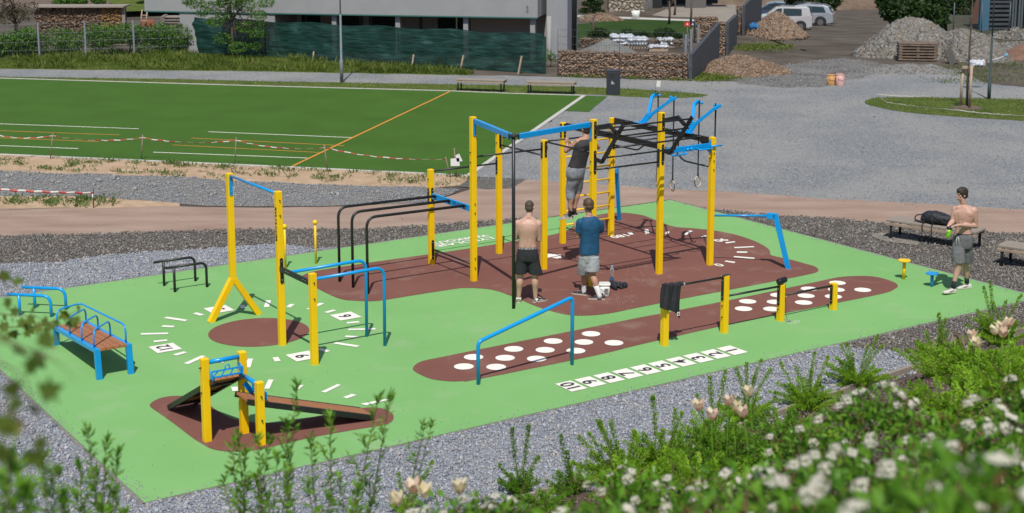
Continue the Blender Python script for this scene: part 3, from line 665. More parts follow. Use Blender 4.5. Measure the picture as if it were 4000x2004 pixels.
# ======================= balance boards
g=thing('balance_boards','two slatted ramps leaning between three short yellow posts','balance station',(1.94,1.5,0),True)
for (u,v,h,b) in ((1.41,1.50,1.14,[(-1,0,1.02),(-1,0,.68)]),(1.94,1.51,1.14,[(1,0,1.02)]),(1.94,0.98,0.87,[(0,-1,.68),(0,-1,.36)])): post(g,u,v,h,bolts=b)
MB().tube([(1.46,1.5,1.08),(1.89,1.5,1.08)],0.03,14).build('top_tube',mBlu,g); MB().tube([(1.94,1.46,0.82),(1.94,1.03,0.82)],0.03,14).build('top_tube',mBlu,g)
def truss(a,b,h,nrm):
    a=V(a); b=V(b); m=MB(); up=V((0,0,1)); d=(b-a); n=V(nrm)
    for z in (h,0): m.beam(a+up*z,b+up*z,0.016,0.02)
    for t0,t1 in ((0,.22),(.30,.42),(.58,.70),(1,.78)): m.beam(a+d*t0+up*(0 if t0 in(0,1) else 0),a+d*(t1 if t0 in (0,1) else t1)+up*h,0.012,0.014)
    m.beam(a,a+up*h,0.016,0.02,(0,1,0)); m.beam(b,b+up*h,0.016,0.02,(0,1,0))
    m.torus(a+d*0.5+up*(h+.03),0.032,0.009,n,16,6); m.build('truss',mBlu,g)
truss((1.46,1.38,.90),(1.89,1.38,.90),0.08,(0,1,0)); truss((2.06,1.46,.60),(2.06,1.03,.60),0.08,(1,0,0))
for (a,b) in (((1.46,1.5,1.0),(1.46,1.38,.85)),((1.89,1.5,1.0),(1.89,1.38,.85)),((1.94,1.46,.72),(2.06,1.46,.56)),((1.94,1.035,.72),(2.04,1.035,.60))):
    m=MB(); m.beam(a,b,0.012,0.07,(0,0,1)); m.build('side_plate',mBlu,g)
def board(p_top,p_bot,side,w):
    pt=V(p_top); pb=V(p_bot); s=V(side); d=(pb-pt).normalized(); nrm=s.cross(d).normalized()
    if nrm.z<0: nrm=-nrm
    for k in (-1,1):
        m=MB(); m.beam(pt+s*k*(w/2-.02),pb+s*k*(w/2-.02),0.04,0.075,nrm); m.build('edge_beam',mBlk,g,bev=0.003)
    n=4; pw=(w-.08)/n
    for i in range(n):
        o_=s*(-(w/2)+.04+pw*(i+.5)); m=MB(); m.beam(pt+o_+nrm*.018,pb+o_+nrm*.018,pw-.006,0.035,nrm); m.build('plank',mWoodR,g,bev=0.003)
    for t in (.15,.5,.85):
        q=pt.lerp(pb,t)-nrm*.02; m=MB(); m.beam(q-s*(w/2-.045),q+s*(w/2-.045),0.04,0.03,nrm); m.build('cross_strip',mBlk,g)
board((1.66,1.36,.86),(1.63,2.94,.045),(1,0,0),0.42)
board((1.80,1.25,.60),(3.60,1.18,.045),(0,1,0),0.42)
# ---------------------------------------------------------------- people
mSkinP=mat('fair_skin',(0.47,0.28,0.215),0.5,(0.55,0.345,0.27),7,bs=0.12,bscale=60,sss=0.12,spec=0.4,contrast=0.6,bd=0.003)
mSkinT=mat('tanned_skin',(0.40,0.215,0.145),0.5,(0.46,0.26,0.18),7,bs=0.12,bscale=60,sss=0.12,spec=0.4,contrast=0.6,bd=0.003)
mHairD=mat('dark_hair',(0.018,0.013,0.010),0.55,(0.045,0.032,0.024),40,bs=0.8,bscale=140,bd=0.006)
mHairB=mat('brown_hair',(0.055,0.032,0.018),0.55,(0.11,0.065,0.035),30,bs=0.8,bscale=120,bd=0.006)
mHairS=mat('cropped_hair',(0.05,0.034,0.026),0.7,(0.085,0.06,0.045),40,bs=0.5,bscale=200,bd=0.003)
mBlackCloth=mat('black_cloth',(0.012,0.013,0.018),0.85,(0.02,0.021,0.026),12,bs=0.35,bscale=28,bd=0.01)
mGreyCloth=mat('grey_cloth',(0.28,0.30,0.32),0.9,(0.34,0.36,0.38),14,bs=0.35,bscale=30,bd=0.01)
mJog=mat('heather_grey_cloth',(0.20,0.215,0.26),0.9,(0.28,0.30,0.345),14,bs=0.5,bscale=24,bd=0.012)
mDGrey=mat('dark_grey_cloth',(0.10,0.105,0.11),0.9,(0.14,0.145,0.15),14,bs=0.5,bscale=24,bd=0.012)
mBlueCloth=mat('petrol_blue_cloth',(0.004,0.060,0.14),0.7,(0.006,0.075,0.17),10,bs=0.35,bscale=18,bd=0.012)
mTank=mat('charcoal_cloth',(0.028,0.026,0.028),0.85,(0.04,0.038,0.04),10,bs=0.5,bscale=20,bd=0.012)
mWhiteCloth=mat('white_knit',(0.62,0.62,0.62),0.9,(0.72,0.72,0.71),20,bs=0.4,bscale=80,bd=0.003)
mSoleW=mat('white_sole',(0.62,0.58,0.50),0.7); mShoeK=mat('black_shoe',(0.014,0.015,0.018),0.6,(0.03,0.03,0.033),20,bs=0.3,bscale=90,bd=0.003)
mShoeW=mat('worn_white_shoe',(0.50,0.48,0.43),0.7,(0.60,0.58,0.53),14,bs=0.3,bscale=60,bd=0.003); mBeige=mat('beige_suede',(0.36,0.27,0.16),0.8)
mEyeW=mat('eye_white',(0.65,0.62,0.58),0.3); mEyeD=mat('dark_iris',(0.02,0.012,0.008),0.2); mLip=mat('lips',(0.40,0.15,0.12),0.5)
mLogo=mat('white_print',(0.7,0.7,0.7),0.8)
def cr(P,n=5):
    out=[];k=len(P)
    for i in range(k-1):
        p0,p1,p2,p3=[P[max(0,min(k-1,j))] for j in (i-1,i,i+1,i+2)]
        for q in range(n):
            t=q/n; out.append([0.5*(2*b+(c-a)*t+(2*a-5*b+4*c-d)*t*t+(3*b-a-3*c+d)*t**3) for a,b,c,d in zip(p0,p1,p2,p3)])
    out.append(list(P[-1])); return out
def limb(mb,pts,rad,n=14,ends=True):
    Q=cr([[*V(p),r] for p,r in zip(pts,rad)])
    mb.tube([q[:3] for q in Q],0,n,rr=[max(.003,q[3]) for q in Q])
    if ends:
        mb.ball(pts[0],rad[0],12,8); mb.ball(pts[-1],rad[-1],12,8)
def ell(mb,c,lat,fwd,up,rx,ry,rz,n=14,m=10):
    rings=[]
    c=V(c)
    for i in range(0,m+1):
        t=math.pi*(i+0.02)/(m+0.04)
        rings.append([c+lat*math.sin(t)*math.cos(k*2*math.pi/n)*rx+fwd*math.sin(t)*math.sin(k*2*math.pi/n)*ry-up*math.cos(t)*rz for k in range(n)])
    mb.loft(rings,True,True)
def torso(mb,secs,lat,fwd,n=20):
    """secs: (centre, half width, half depth, squareness)"""
    rings=[]
    Q=cr([[*V(s[0]),s[1],s[2]] for s in secs],4)
    for q in Q:
        c=V(q[:3]); r=[]
        for k in range(n):
            a=k*2*math.pi/n; ca,sa=math.cos(a),math.sin(a); e=0.82
            r.append(c+lat*math.copysign(abs(ca)**e,ca)*q[3]+fwd*math.copysign(abs(sa)**e,sa)*q[4])
        rings.append(r)
    mb.loft(rings,True,True)
def remesh(o,vox,it=4,jit=0,jf=20,fac=0.5,smooth=True):
    m=o.modifiers.new('r','REMESH'); m.mode='VOXEL'; m.voxel_size=vox; m.use_smooth_shade=True
    if it: s=o.modifiers.new('s','SMOOTH'); s.factor=fac; s.iterations=it
    dg=bpy.context.evaluated_depsgraph_get(); dg.update(); me=bpy.data.meshes.new_from_object(o.evaluated_get(dg))
    old=o.data; o.modifiers.clear(); mats=[x for x in old.materials]; nm=old.name; o.data=me; bpy.data.meshes.remove(old); me.name=nm
    me.materials.clear()
    for x in mats: me.materials.append(x)
    if jit:
        ns=[v.normal.copy() for v in me.vertices]
        for v,nn in zip(me.vertices,ns):
            p=v.co*jf; v.co+=nn*jit*(noise.noise(p)+0.6*noise.noise(p*2.3))
    me.polygons.foreach_set('use_smooth',[smooth]*len(me.polygons)); me.update(); return o
def hand(mb,w,d,nrm,side,curl=0.4,sc=1.0,spread=0.10):
    """palm and five bent fingers; d points to the fingertips, nrm is the palm's face (fingers curl towards it), side +1/-1 puts the thumb"""
    w=V(w); d=V(d).normalized(); nrm=V(nrm); nrm=(nrm-d*nrm.dot(d)).normalized(); a=d.cross(nrm)*side
    ell(mb,w+d*.047*sc,a,nrm,d,.041*sc,.017*sc,.052*sc)
    for i,(L,off) in enumerate(((.070,.030),(.080,.0105),(.074,-.0105),(.058,-.030))):
        p=w+d*.082*sc+a*off*sc; ang=0; q=[p-d*.012]; dd=(d+a*(off/.03)*spread).normalized(); r=[.0095*sc,.009*sc]; q.append(p)
        for f in (.45,.32,.23):
            ang+=curl; v=dd*math.cos(ang)+nrm*math.sin(ang); p=p+v*L*f*sc; q.append(p); r.append((.0085-.001*(f<.3))*sc)
        mb.tube(q,0,8,rr=r); mb.ball(q[-1],r[-1],8,6)
        for k in q[1:-1]: mb.ball(k,.0088*sc,8,6)
    p=w+d*.022*sc+a*.030*sc; v1=(d*.75+a*.75+nrm*.25).normalized(); p1=p+v1*.042*sc; p2=p1+(d*1.0+a*.15+nrm*(.2+curl)).normalized()*.034*sc
    mb.tube([w+d*.012*sc+a*.012*sc,p,p1,p2],0,8,rr=[.016*sc,.014*sc,.011*sc,.009*sc]); mb.ball(p2,.009*sc,8,6); mb.ball(p1,.011*sc,8,6)
def head(mb,c,fwd,up):
    c=V(c); fwd=V(fwd).normalized(); up=V(up); up=(up-fwd*up.dot(fwd)).normalized(); lat=fwd.cross(up)
    ell(mb,c+up*.022-fwd*.010,lat,fwd,up,.074,.094,.088,18,12)
    ell(mb,c-up*.045+fwd*.028,lat,fwd,up,.054,.062,.070,16,10)      # jaw
    ell(mb,c-up*.098+fwd*.066,lat,fwd,up,.024,.020,.018)           # chin
    ell(mb,c+up*.028+fwd*.072,lat,fwd,up,.052,.016,.014)           # brow
    mb.tube([c+up*.018+fwd*.084,c-up*.014+fwd*.104,c-up*.024+fwd*.098],0,8,rr=[.007,.0115,.014]); mb.ball(c-up*.022+fwd*.103,.0105,8,6)
    for s in (-1,1):
        ell(mb,c-up*.012+fwd*.055+lat*s*.042,lat,fwd,up,.020,.022,.020)   # cheek
        ell(mb,c-up*.012-fwd*.008+lat*s*.078,lat,fwd,up,.009,.019,.032)   # ear
    for z,r in ((-.052,.0065),(-.063,.008)): mb.tube([c+up*z+fwd*.088-lat*.020,c+up*z+fwd*.098,c+up*z+fwd*.088+lat*.020],0,8,rr=[.003,r,.003])
    return lat,up
def face(T,c,fwd,up,hair):
    c=V(c); fwd=V(fwd).normalized(); up=V(up); up=(up-fwd*up.dot(fwd)).normalized(); lat=fwd.cross(up)
    for s in (-1,1):
        MB().ball(c+up*.006+fwd*.078+lat*s*.030,.0075,10,8).build('eye',mEyeD,T)
        MB().tube([c+up*.030+fwd*.088+lat*s*.014,c+up*.034+fwd*.086+lat*s*.032,c+up*.028+fwd*.074+lat*s*.050],0.004,6,rr=[.002,.003,.001]).build('eyebrow',hair,T)
    m=MB(); m.tube([c-up*.057+fwd*.090-lat*.018,c-up*.057+fwd*.1035,c-up*.057+fwd*.090+lat*.018],0,8,rr=[.002,.0065,.002]); m.build('lips',mLip,T)
def hair(T,c,fwd,up,m,kind='short'):
    c=V(c); fwd=V(fwd).normalized(); up=V(up); up=(up-fwd*up.dot(fwd)).normalized(); lat=fwd.cross(up); mb=MB()
    g={'crop':.003,'short':.011,'full':.017}[kind]
    ell(mb,c+up*(.030+g*.6)-fwd*.020,lat,fwd,up,.075+g,.090+g*.8,.084+g,18,12)
    ell(mb,c-up*.022-fwd*.046,lat,fwd,up,.068+g*.7,.052+g,.062,16,10)
    if kind!='crop': ell(mb,c+up*(.072+g*.5)+fwd*.045,lat,fwd,up,.056,.040+g*.5,.026+g)
    if kind=='full':
        for k in range(14): a=random.uniform(0,6.28); ell(mb,c+up*(.055+.05*random.random())+lat*math.cos(a)*.055+fwd*(math.sin(a)*.06-.01),lat,fwd,up,.030,.030,.022)
    if kind!='crop':
        for k in range(60 if kind=='full' else 30):
            a=random.uniform(-1,1); b=random.uniform(-.5,1); q=c+up*(.092+g-.06*a*a-.03*b*b)+lat*a*.062+fwd*(b*.072-.01)
            e=q+up*.014+fwd*random.uniform(-.01,.022)+lat*random.uniform(-.015,.015); mb.tube([q-up*.02,q,e],0,6,rr=[.007,.008,.003])
    o=mb.build('hair',m,T); remesh(o,.005,2,.002 if kind!='crop' else .001,50)
    return o
def shoe(T,heel,d,mu,ms,L=.30,pitch=0.0,w=.052,swoosh=None,extra=None):
    """sneaker: sole and upper lofted from heel to toe"""
    heel=V(heel); d=V(d); d=V((d.x,d.y,0)).normalized(); lat=V((d.y,-d.x,0)); up=V((0,0,1))
    f=(d*math.cos(pitch)+up*math.sin(pitch)); n=(up*math.cos(pitch)-d*math.sin(pitch))
    st=[(0,.55,.070),(.05,.74,.085),(.15,.78,.098),(.28,.74,.10),(.42,.74,.082),(.58,.90,.062),(.75,1.0,.052),(.9,.86,.044),(1.0,.45,.030)]
    rings=[];sr=[]
    for t,hw,h in st:
        c=heel+f*t*L; r=[]; q=[]
        for k in range(12):
            a=k*2*math.pi/12; x=math.cos(a)*hw*w; z=.026+max(0,math.sin(a))*(h-.026)*(1.0) if math.sin(a)>0 else .022
            if math.sin(a)>.7: x*=.75
            r.append(c+lat*x+n*z); q.append(c+lat*math.cos(a)*hw*w*1.06+n*(.030 if math.sin(a)>=0 else .002))
        rings.append(r); sr.append(q)
    o=MB().loft(rings,True,True).build('shoe',mu,T); 
    MB().loft(sr,True,False).build('sole',ms,o,bev=.004)
    MB().tube([heel+f*.28*L+n*.10,heel+f*.2*L+n*.112,heel+f*.12*L+n*.10],.012,8).build('collar',mu,o)
    for t in (.42,.50,.58):
        c=heel+f*t*L+n*(.088-(t-.42)*.13); MB().tube([c-lat*.022,c+n*.004,c+lat*.022],.004,6).build('lace',ms if mu!=mShoeW else mShoeW,o)
    if swoosh:
        for s in (-1,1):
            c=lambda t,z,k=1:heel+f*t*L+n*z+lat*s*w*(.86 if t<.5 else .96)
            m=MB(); pts=[c(.28,.060),c(.42,.040),c(.50,.046),c(.80,.040)] if False else [c(.72,.046),c(.55,.038),c(.40,.042),c(.24,.068),c(.40,.054),c(.58,.048)]
            m.add(pts,[tuple(range(6))]); m.build('stripe',swoosh,o)
    if extra: MB().loft([[p+lat*0 for p in r] for r in [[heel+f*t*L+lat*math.cos(k*.5236)*hw*w*1.02+n*(.03+max(0,math.sin(k*.5236))*(h-.03)*1.03) for k in range(12)] for t,hw,h in ((-.01,.56,.06),(.05,.76,.072),(.14,.8,.076))]],True,True).build('heel_patch',extra,o)
    return o
UP=V((0,0,1)); XR=V((1,0,0)); YB=V((0,1,0))
# ======================= man 1: bare back, black shorts
q=Zm(1950,750,2.583); y1=(G(2026,1183).y+G(2093,1186).y)/2
p=lambda x,y,dy=0: PY(*q(x,y),YB0+dy)
YB0=y1
base=G(2060,1184); T=thing('person','shirtless man seen from behind in black shorts and grey trainers, by the black pole','person',tuple(base))
mb=MB()
C=lambda x,y,dy,hw,hd:(p(x,y,dy),hw,hd)
torso(mb,[C(297,262,.02,.075,.06),C(296,290,.0,.135,.08),C(294,325,-.005,.178,.105),C(292,370,-.005,.185,.118),C(289,430,.0,.160,.11),C(286,500,.0,.148,.098),C(286,560,.0,.160,.105),C(287,620,.0,.175,.118),C(287,690,.0,.15,.10)],XR,YB)
limb(mb,[p(297,255,.01),p(303,215,.03),p(306,180,.045)],[.062,.055,.058])
hc=p(307,153,.055); hf=V((.25,.92,-.30)); hu=V((.0,.28,1)); head(mb,hc,hf,hu)
for s,sh,el,wr in ((-1,(186,322,.0),(163,458,.03),(225,440,.27)),(1,(395,325,.0),(403,480,.03),(345,445,.27))):
    S_=p(*sh); E_=p(*el); W_=p(*wr)
    limb(mb,[p(297+s*10,262,.0),p(297+s*55,292,-.005),S_+V((0,0,.02))],[.05,.047,.045])
    mb.ball(S_,.066,14,10,sc=(1,.95,1.15))
    limb(mb,[S_,S_.lerp(E_,.45),E_],[.060,.054,.042]); limb(mb,[E_,E_.lerp(W_,.35),W_],[.044,.047,.028])
    ell(mb,p(293+s*50,352,-.070),XR,YB,UP,.068,.040,.085)     # shoulder blade
    limb(mb,[p(293+s*88,352,-.01),p(293+s*78,415,-.01),p(289+s*52,490,-.02)],[.055,.05,.03])
    limb(mb,[p(289+s*18,380,-.080),p(287+s*20,460,-.070),p(286+s*22,545,-.076)],[.030,.034,.032])
    hand(mb,W_,V((-s*.6,.5,.35)),V((-s*.3,.2,-1)),s,.5)
for s,(hx,kx,ky,ax,ay) in ((-1,(240,213,850,197,1065)),(1,(334,357,850,367,1072))):
    limb(mb,[p(hx,640),p((hx+kx)/2,750),p(kx,ky)],[.098,.085,.058])
    limb(mb,[p(kx,ky,.005),p(kx+(ax-kx)*.25+s*2,ky+60,-.02),p(kx+(ax-kx)*.6,ky+125,-.008),p(ax,ay)],[.057,.062,.048,.036])
    limb(mb,[p(ax,ay),p(ax,ay+35)],[.036,.042])
o=mb.build('body',mSkinP,T); remesh(o,.007,5)
hair(T,hc,hf,hu,mHairS,'crop'); face(T,hc,hf,hu,mHairD)
def shorts(T,name,m,waist,legs,lat,fwd,vox=.009,jit=.004,it=4):
    mb=MB(); torso(mb,waist,lat,fwd)
    for L in legs: 
        Q=cr([[*V(a),r] for a,r in L],5); rings=[]
        for k_,w_ in enumerate(Q):
            c=V(w_[:3]); rings.append([c+lat*math.cos(k*.3927)*w_[3]+fwd*math.sin(k*.3927)*w_[3]*.98 for k in range(16)])
        mb.loft(rings,True,True)
    o=mb.build(name,m,T); remesh(o,vox,it,jit,22); return o
shorts(T,'shorts',mBlackCloth,[C(286,556,0,.160,.112),C(286,590,0,.178,.128),C(287,640,0,.198,.142),C(287,690,0,.19,.135)],
  [[(p(240,650),.112),(p(225,740),.118),(p(208,818),.128)],[(p(334,650),.112),(p(350,740),.118),(p(368,820),.128)]],XR,YB)
rg=[]
for z_,dz in ((0,0),(1,.028)):
    c=p(286,569,0)+V((0,0,z_*.034)); rg.append([c+XR*math.copysign(abs(math.cos(a))**.82,math.cos(a))*.163+YB*math.copysign(abs(math.sin(a))**.82,math.sin(a))*.114 for a in [k*2*math.pi/28 for k in range(28)]])
wb=MB().loft(rg,True,True).build('waistband',mBlackCloth,T)
c0=p(286,569,0)+V((0,0,.017))
def wrap(co):
    a=-math.pi/2+co.x/.145; return V((math.copysign(abs(math.cos(a))**.82,math.cos(a))*.166,math.copysign(abs(math.sin(a))**.82,math.sin(a))*.1165,co.y))
t=text_mesh('lettering','CALVIN KLEIN  CALVIN KLEIN  CALVIN KLEIN',0.034,mLogo,wb,curve=wrap,M4=Matrix.Translation(c0),bold=.0006,xs=.86)
for (x,y,dx,dy_) in ((196,1132,-.10,1),(352,1140,.85,.55)):
    h=p(x,y,0); h.z=.014; dd=V((dx,dy_,0)).normalized(); h=V((h.x,h.y-.02,.014))-dd*.03; shoe(T,h,dd,mShoeK,mSoleW,.295,swoosh=mLogo,extra=mBeige)
for (ax,ay) in ((197,1062),(368,1070)): MB().tube([p(ax,ay+2),p(ax,ay+42)],.044,14).build('sock',mWhiteCloth,T)
# ======================= man 2: blue shirt, walking
q=Zm(2150,750,2.583); a_=G(*q(300,1045)); b_=G(*q(490,1100)); y2=(a_.y+b_.y)/2; YB0=y2
base=V(((a_.x+b_.x)/2,y2,0)); T=thing('person','man in a blue t-shirt and light grey shorts seen from behind, hands together','person',tuple(base))
mb=MB(); latm=V((.93,-.36,0)).normalized(); fw=V((.36,.93,0)).normalized()*1; fw=V((-.36,.93,0)).normalized(); latm=V((.93,.36,0)).normalized()
torso(mb,[C(392,235,.02,.07,.06),C(398,270,.0,.14,.085),C(400,340,.0,.175,.11),C(398,430,0,.155,.105),C(395,520,0,.145,.10),C(390,600,0,.165,.115),C(388,690,0,.15,.11)],latm,fw)
limb(mb,[p(392,235,.01),p(388,205,.02),p(385,180,.03)],[.060,.054,.056])
hc=p(381,140,.03); hf=V((-.55,.80,-.22)); hu=V((-.05,.2,1)); head(mb,hc,hf,hu)
S_=p(302,310,-.02); E_=p(277,448,.02); W_=p(262,385,.20)
limb(mb,[S_,S_.lerp(E_,.5),E_],[.055,.05,.041]); limb(mb,[E_,E_.lerp(W_,.4),W_],[.043,.044,.028]); hand(mb,W_,V((-.25,.25,.9)),V((.6,.6,.1)),1,.22)
S2=p(497,315,.06); E2=p(470,460,.20); W2=p(330,400,.42)
limb(mb,[S2,S2.lerp(E2,.5),E2],[.055,.05,.041]); limb(mb,[E2,E2.lerp(W2,.4),W2],[.043,.044,.028]); hand(mb,W2,V((-.6,-.35,.5)),V((-.3,-.6,-.3)),-1,.25)
legsM=[((352,650,-.0),(342,850,.14),(338,1000,.15)),((425,650,.0),(420,835,-.04),(496,1045,-.17))]
for H_,K_,A_ in legsM:
    H=p(*H_);K=p(*K_);A=p(*A_)
    limb(mb,[H,H.lerp(K,.5),K],[.098,.082,.056]); limb(mb,[K,K.lerp(A,.28)-fw*.018,K.lerp(A,.62),A],[.056,.060,.046,.036]); mb.ball(A,.04)
o=mb.build('body',mSkinT,T); remesh(o,.007,5)
hair(T,hc,hf,hu,mHairB,'full'); face(T,hc,hf,hu,mHairB)
mb=MB(); torso(mb,[C(392,240,.02,.082,.072),C(397,262,.0,.14,.095),C(399,300,.0,.185,.118),C(400,350,.0,.186,.128),C(398,430,0,.172,.122),C(395,520,0,.172,.122),C(393,585,0,.180,.130),C(392,622,0,.184,.134)],latm,fw)
for a,b,c_ in ((p(302,305,-.02),p(296,345,-.01),p(285,405,.0)),(S2,p(502,350,.08),p(500,400,.12))):
    mb.ball(a,.072,12,8); Q=cr([[*a,.074],[*b,.072],[*c_,.069]],4); mb.tube([w_[:3] for w_ in Q],0,14,rr=[w_[3] for w_ in Q])
o=mb.build('t_shirt',mBlueCloth,T); remesh(o,.008,4,.004,9)
shorts(T,'shorts',mGreyCloth,[C(392,612,0,.158,.118),C(390,650,0,.165,.122),C(388,700,0,.15,.115)],
  [[(p(350,650,-.01),.112),(p(346,740,.01),.122),(p(340,828,.08),.128)],[(p(428,650,-.02),.112),(p(428,720,-.03),.124),(p(420,796,-.04),.132)]],latm,fw)
for K_,A_ in ((legsM[0][1],legsM[0][2]),(legsM[1][1],legsM[1][2])):
    K=p(*K_);A=p(*A_); m=MB(); m.tube([K.lerp(A,.42),K.lerp(A,.7),A,A-UP*.05],0,14,rr=[.054,.049,.042,.044]); m.build('sock',mWhiteCloth,T)
A=p(*legsM[0][2]); shoe(T,V((A.x+.055,A.y-.03,.012)),V((-.90,.45,0)),mShoeK,mSoleW,.30)
A=p(*legsM[1][2]); shoe(T,V((A.x-.045,A.y-.03,.012)),V((.92,.25,0)),mShoeK,mSoleW,.29) if False else shoe(T,V((A.x+.10,A.y+.03,.012)),V((-.97,.10,0)),mShoeK,mSoleW,.30)
# ======================= man 3: walking at the right with a shaker
q=Zm(3600,700,2.583); a_=G(*q(270,1160)); b_=G(*q(430,1110)); y3=(a_.y+b_.y)/2; YB0=y3
base=V(((a_.x+b_.x)/2,y3,0)); T=thing('person','shirtless man in grey shorts and white shoes walking at the right with a green shaker','person',tuple(base))
latm=V((.93,.36,0)).normalized(); fw=V((-.36,-.93,0)).normalized(); fw=V((-.42,-.90,0)).normalized(); latm=V((.90,-.42,0)).normalized()
mb=MB()
torso(mb,[C(418,262,0,.07,.06),C(424,285,.0,.14,.08),C(428,320,0,.178,.105),C(430,370,0,.180,.118),C(428,430,0,.150,.105),C(422,490,0,.135,.092),C(420,545,0,.145,.098),C(418,600,0,.165,.11),C(415,680,0,.15,.10)],latm,fw)
limb(mb,[p(422,258,.01),p(416,228,.0),p(410,195,.0)],[.060,.054,.056])
hc=p(405,155,.0); hf=V((-.93,-.30,-.08)); hu=V((.03,0,1)); head(mb,hc,hf,hu)
SR=p(342,312,.05); ER=p(312,425,.02); WR=p(268,478,-.13)
SL=p(527,322,-.04); EL=p(548,472,-.02); WL=p(375,462,-.20)
for s,(A1,A2,A3) in ((-1,(SR,ER,WR)),(1,(SL,EL,WL))):
    limb(mb,[p(422+s*8,272,0),p(425+s*55,290,0),A1+UP*.015],[.045,.042,.045]); mb.ball(A1,.067,14,10,sc=(1,.95,1.15))
    limb(mb,[A1,A1.lerp(A2,.45),A2],[.062,.058,.042]); limb(mb,[A2,A2.lerp(A3,.32),A3],[.045,.047,.027])
    ell(mb,p(426,342,0)+latm*s*.070+fw*.088,latm,fw,UP,.090,.022,.062)      # chest
    limb(mb,[p(428+s*82,350,0),p(426+s*70,410,0),p(423+s*52,480,0)],[.05,.045,.03])
    for yy in (425,458,492,525): ell(mb,p(420,yy,0)+latm*s*.030+fw*(.090 if yy<480 else .080),latm,fw,UP,.032,.016,.026)
hand(mb,WR,V((-.30,-.35,-.75)),V((.75,-.45,-.1)),-1,.55); hand(mb,WL,V((-.96,-.15,-.10)),V((-.1,-.1,-1)),-1,.28)
legsM=[((372,640,.0),(375,862,-.16),(322,1068,-.17)),((452,640,.02),(440,860,.06),(457,1022,.15))]
for H_,K_,A_ in legsM:
    H=p(*H_);K=p(*K_);A=p(*A_); limb(mb,[H,H.lerp(K,.5),K],[.095,.080,.056]); limb(mb,[K,K.lerp(A,.28)-fw*.02,K.lerp(A,.62),A],[.054,.058,.044,.035]); mb.ball(A,.038)
o=mb.build('body',mSkinP,T); remesh(o,.0065,5)
hair(T,hc,hf,hu,mHairD,'full'); face(T,hc,hf,hu,mHairD)
shorts(T,'shorts',mDGrey,[C(419,552,0,.156,.114),C(418,590,0,.176,.130),C(414,650,0,.180,.134),C(412,690,0,.16,.13)],
  [[(p(375,640,0),.110),(p(370,750,-.08),.120),(p(375,838,-.13),.118)],[(p(450,640,.0),.110),(p(452,750,.03),.118),(p(442,838,.05),.116)]],latm,fw)
m=MB(); rg=[[p(420,560,0)+UP*z+latm*math.cos(k*.2618)*.153+fw*math.sin(k*.2618)*.108 for k in range(24)] for z in (0,.032)]; m.loft(rg,True,True); m.build('waistband',mBlackCloth,T)
for dx in (-.012,.012): MB().tube([p(378,565,0)+fw*.125+latm*dx,p(378,600,0)+fw*.145+latm*dx*1.6,p(376,640,0)+fw*.15+latm*dx*2],.004,6).build('drawstring',mLogo,T)
for K_,A_ in ((legsM[0][1],legsM[0][2]),(legsM[1][1],legsM[1][2])):
    K=p(*K_);A=p(*A_); MB().tube([K.lerp(A,.80),A,A-UP*.045],0,14,rr=[.042,.041,.043]).build('sock',mBlackCloth,T)
A=p(*legsM[0][2]); shoe(T,V((A.x+.05,A.y+.03,.016)),V((-.88,-.48,0)),mShoeW,mSoleW,.30,.10,.056,mShoeK)
A=p(*legsM[1][2]); shoe(T,V((A.x+.095,A.y+.03,.016)),V((-.97,-.22,0)),mShoeW,mSoleW,.30,0,.056,mShoeK)
mLime=mat('lime_plastic',(0.22,0.60,0.01),0.25,trans=0.3); mBlkP=mat('black_plastic',(0.012,0.012,0.014),0.4)
hp=WR+V((-.30,-.35,-.75)).normalized()*.075+V((.75,-.45,-.1)).normalized()*.035
T2=thing('shaker_bottle','lime green shaker bottle with black lid held by the walking man','shaker',tuple(hp-UP*.11))
ax=V((.12,0,1)).normalized(); b0=hp-ax*.115
m=MB(); m.tube([b0,b0+ax*.01,b0+ax*.15],0,20,rr=[.034,.037,.046]); m.build('cup',mLime,T2)
m=MB(); m.tube([b0+ax*.148,b0+ax*.185,b0+ax*.19],0,20,rr=[.049,.049,.040]); m.tube([b0+ax*.188+XR*.015,b0+ax*.212+XR*.015],.015,12); m.build('lid',mBlkP,T2)
# ======================= man 4: pulling himself up
q=Zm(2150,450,3.073); Bc=W(11.0,6.51); y4=Bc.y-.22
hL=W(10.80,6.51,2.47); hR=W(11.36,6.51,2.47)
T=thing('person','man in a charcoal tank top and grey joggers hanging from the pull up bar','person',(p(280,640).x,y4,0.35))
p=lambda x,y,dy=0: PY(*q(x,y),y4+dy)
latm=UV.copy(); fw=VV.copy()*1.0; mb=MB()
torso(mb,[C(428,268,.03,.07,.06),C(420,300,.0,.14,.085),C(405,350,-.02,.180,.115),C(375,430,-.02,.165,.112),C(345,520,-.02,.145,.10),C(320,600,-.02,.155,.11),C(300,670,-.02,.17,.12),C(292,730,-.02,.15,.11)],latm,fw)
limb(mb,[p(430,268,.02),p(425,235,.04),p(424,205,.06)],[.062,.056,.058])
hc=p(424,165,.06); hf=V((-.55,.80,.05)); hu=V((.0,.0,1)); head(mb,hc,hf,hu)
SL=p(330,320,-.05); EL=p(188,428,.02); SR=p(498,330,.12); ER=p(572,385,.30)
for s,S0,E0,Hh in ((-1,SL,EL,hL),(1,SR,ER,hR)):
    limb(mb,[p(425+s*12,280,.0),(p(425+s*12,280,.0)+S0)/2+UP*.015,S0+UP*.015],[.045,.045,.045]); mb.ball(S0,.066,14,10)
    Wr=Hh+V((0,-.035,-.085)); limb(mb,[S0,S0.lerp(E0,.45),E0],[.060,.056,.042]); limb(mb,[E0,E0.lerp(Wr,.3),Wr],[.046,.049,.028])
    hand(mb,Wr,V((0,.0,1)),fw,-s,.95)
lg=[((282,700,-.02),(243,905,.03),(237,1185,-.02)),((325,690,.05),(322,885,.12),(288,1150,.08))]
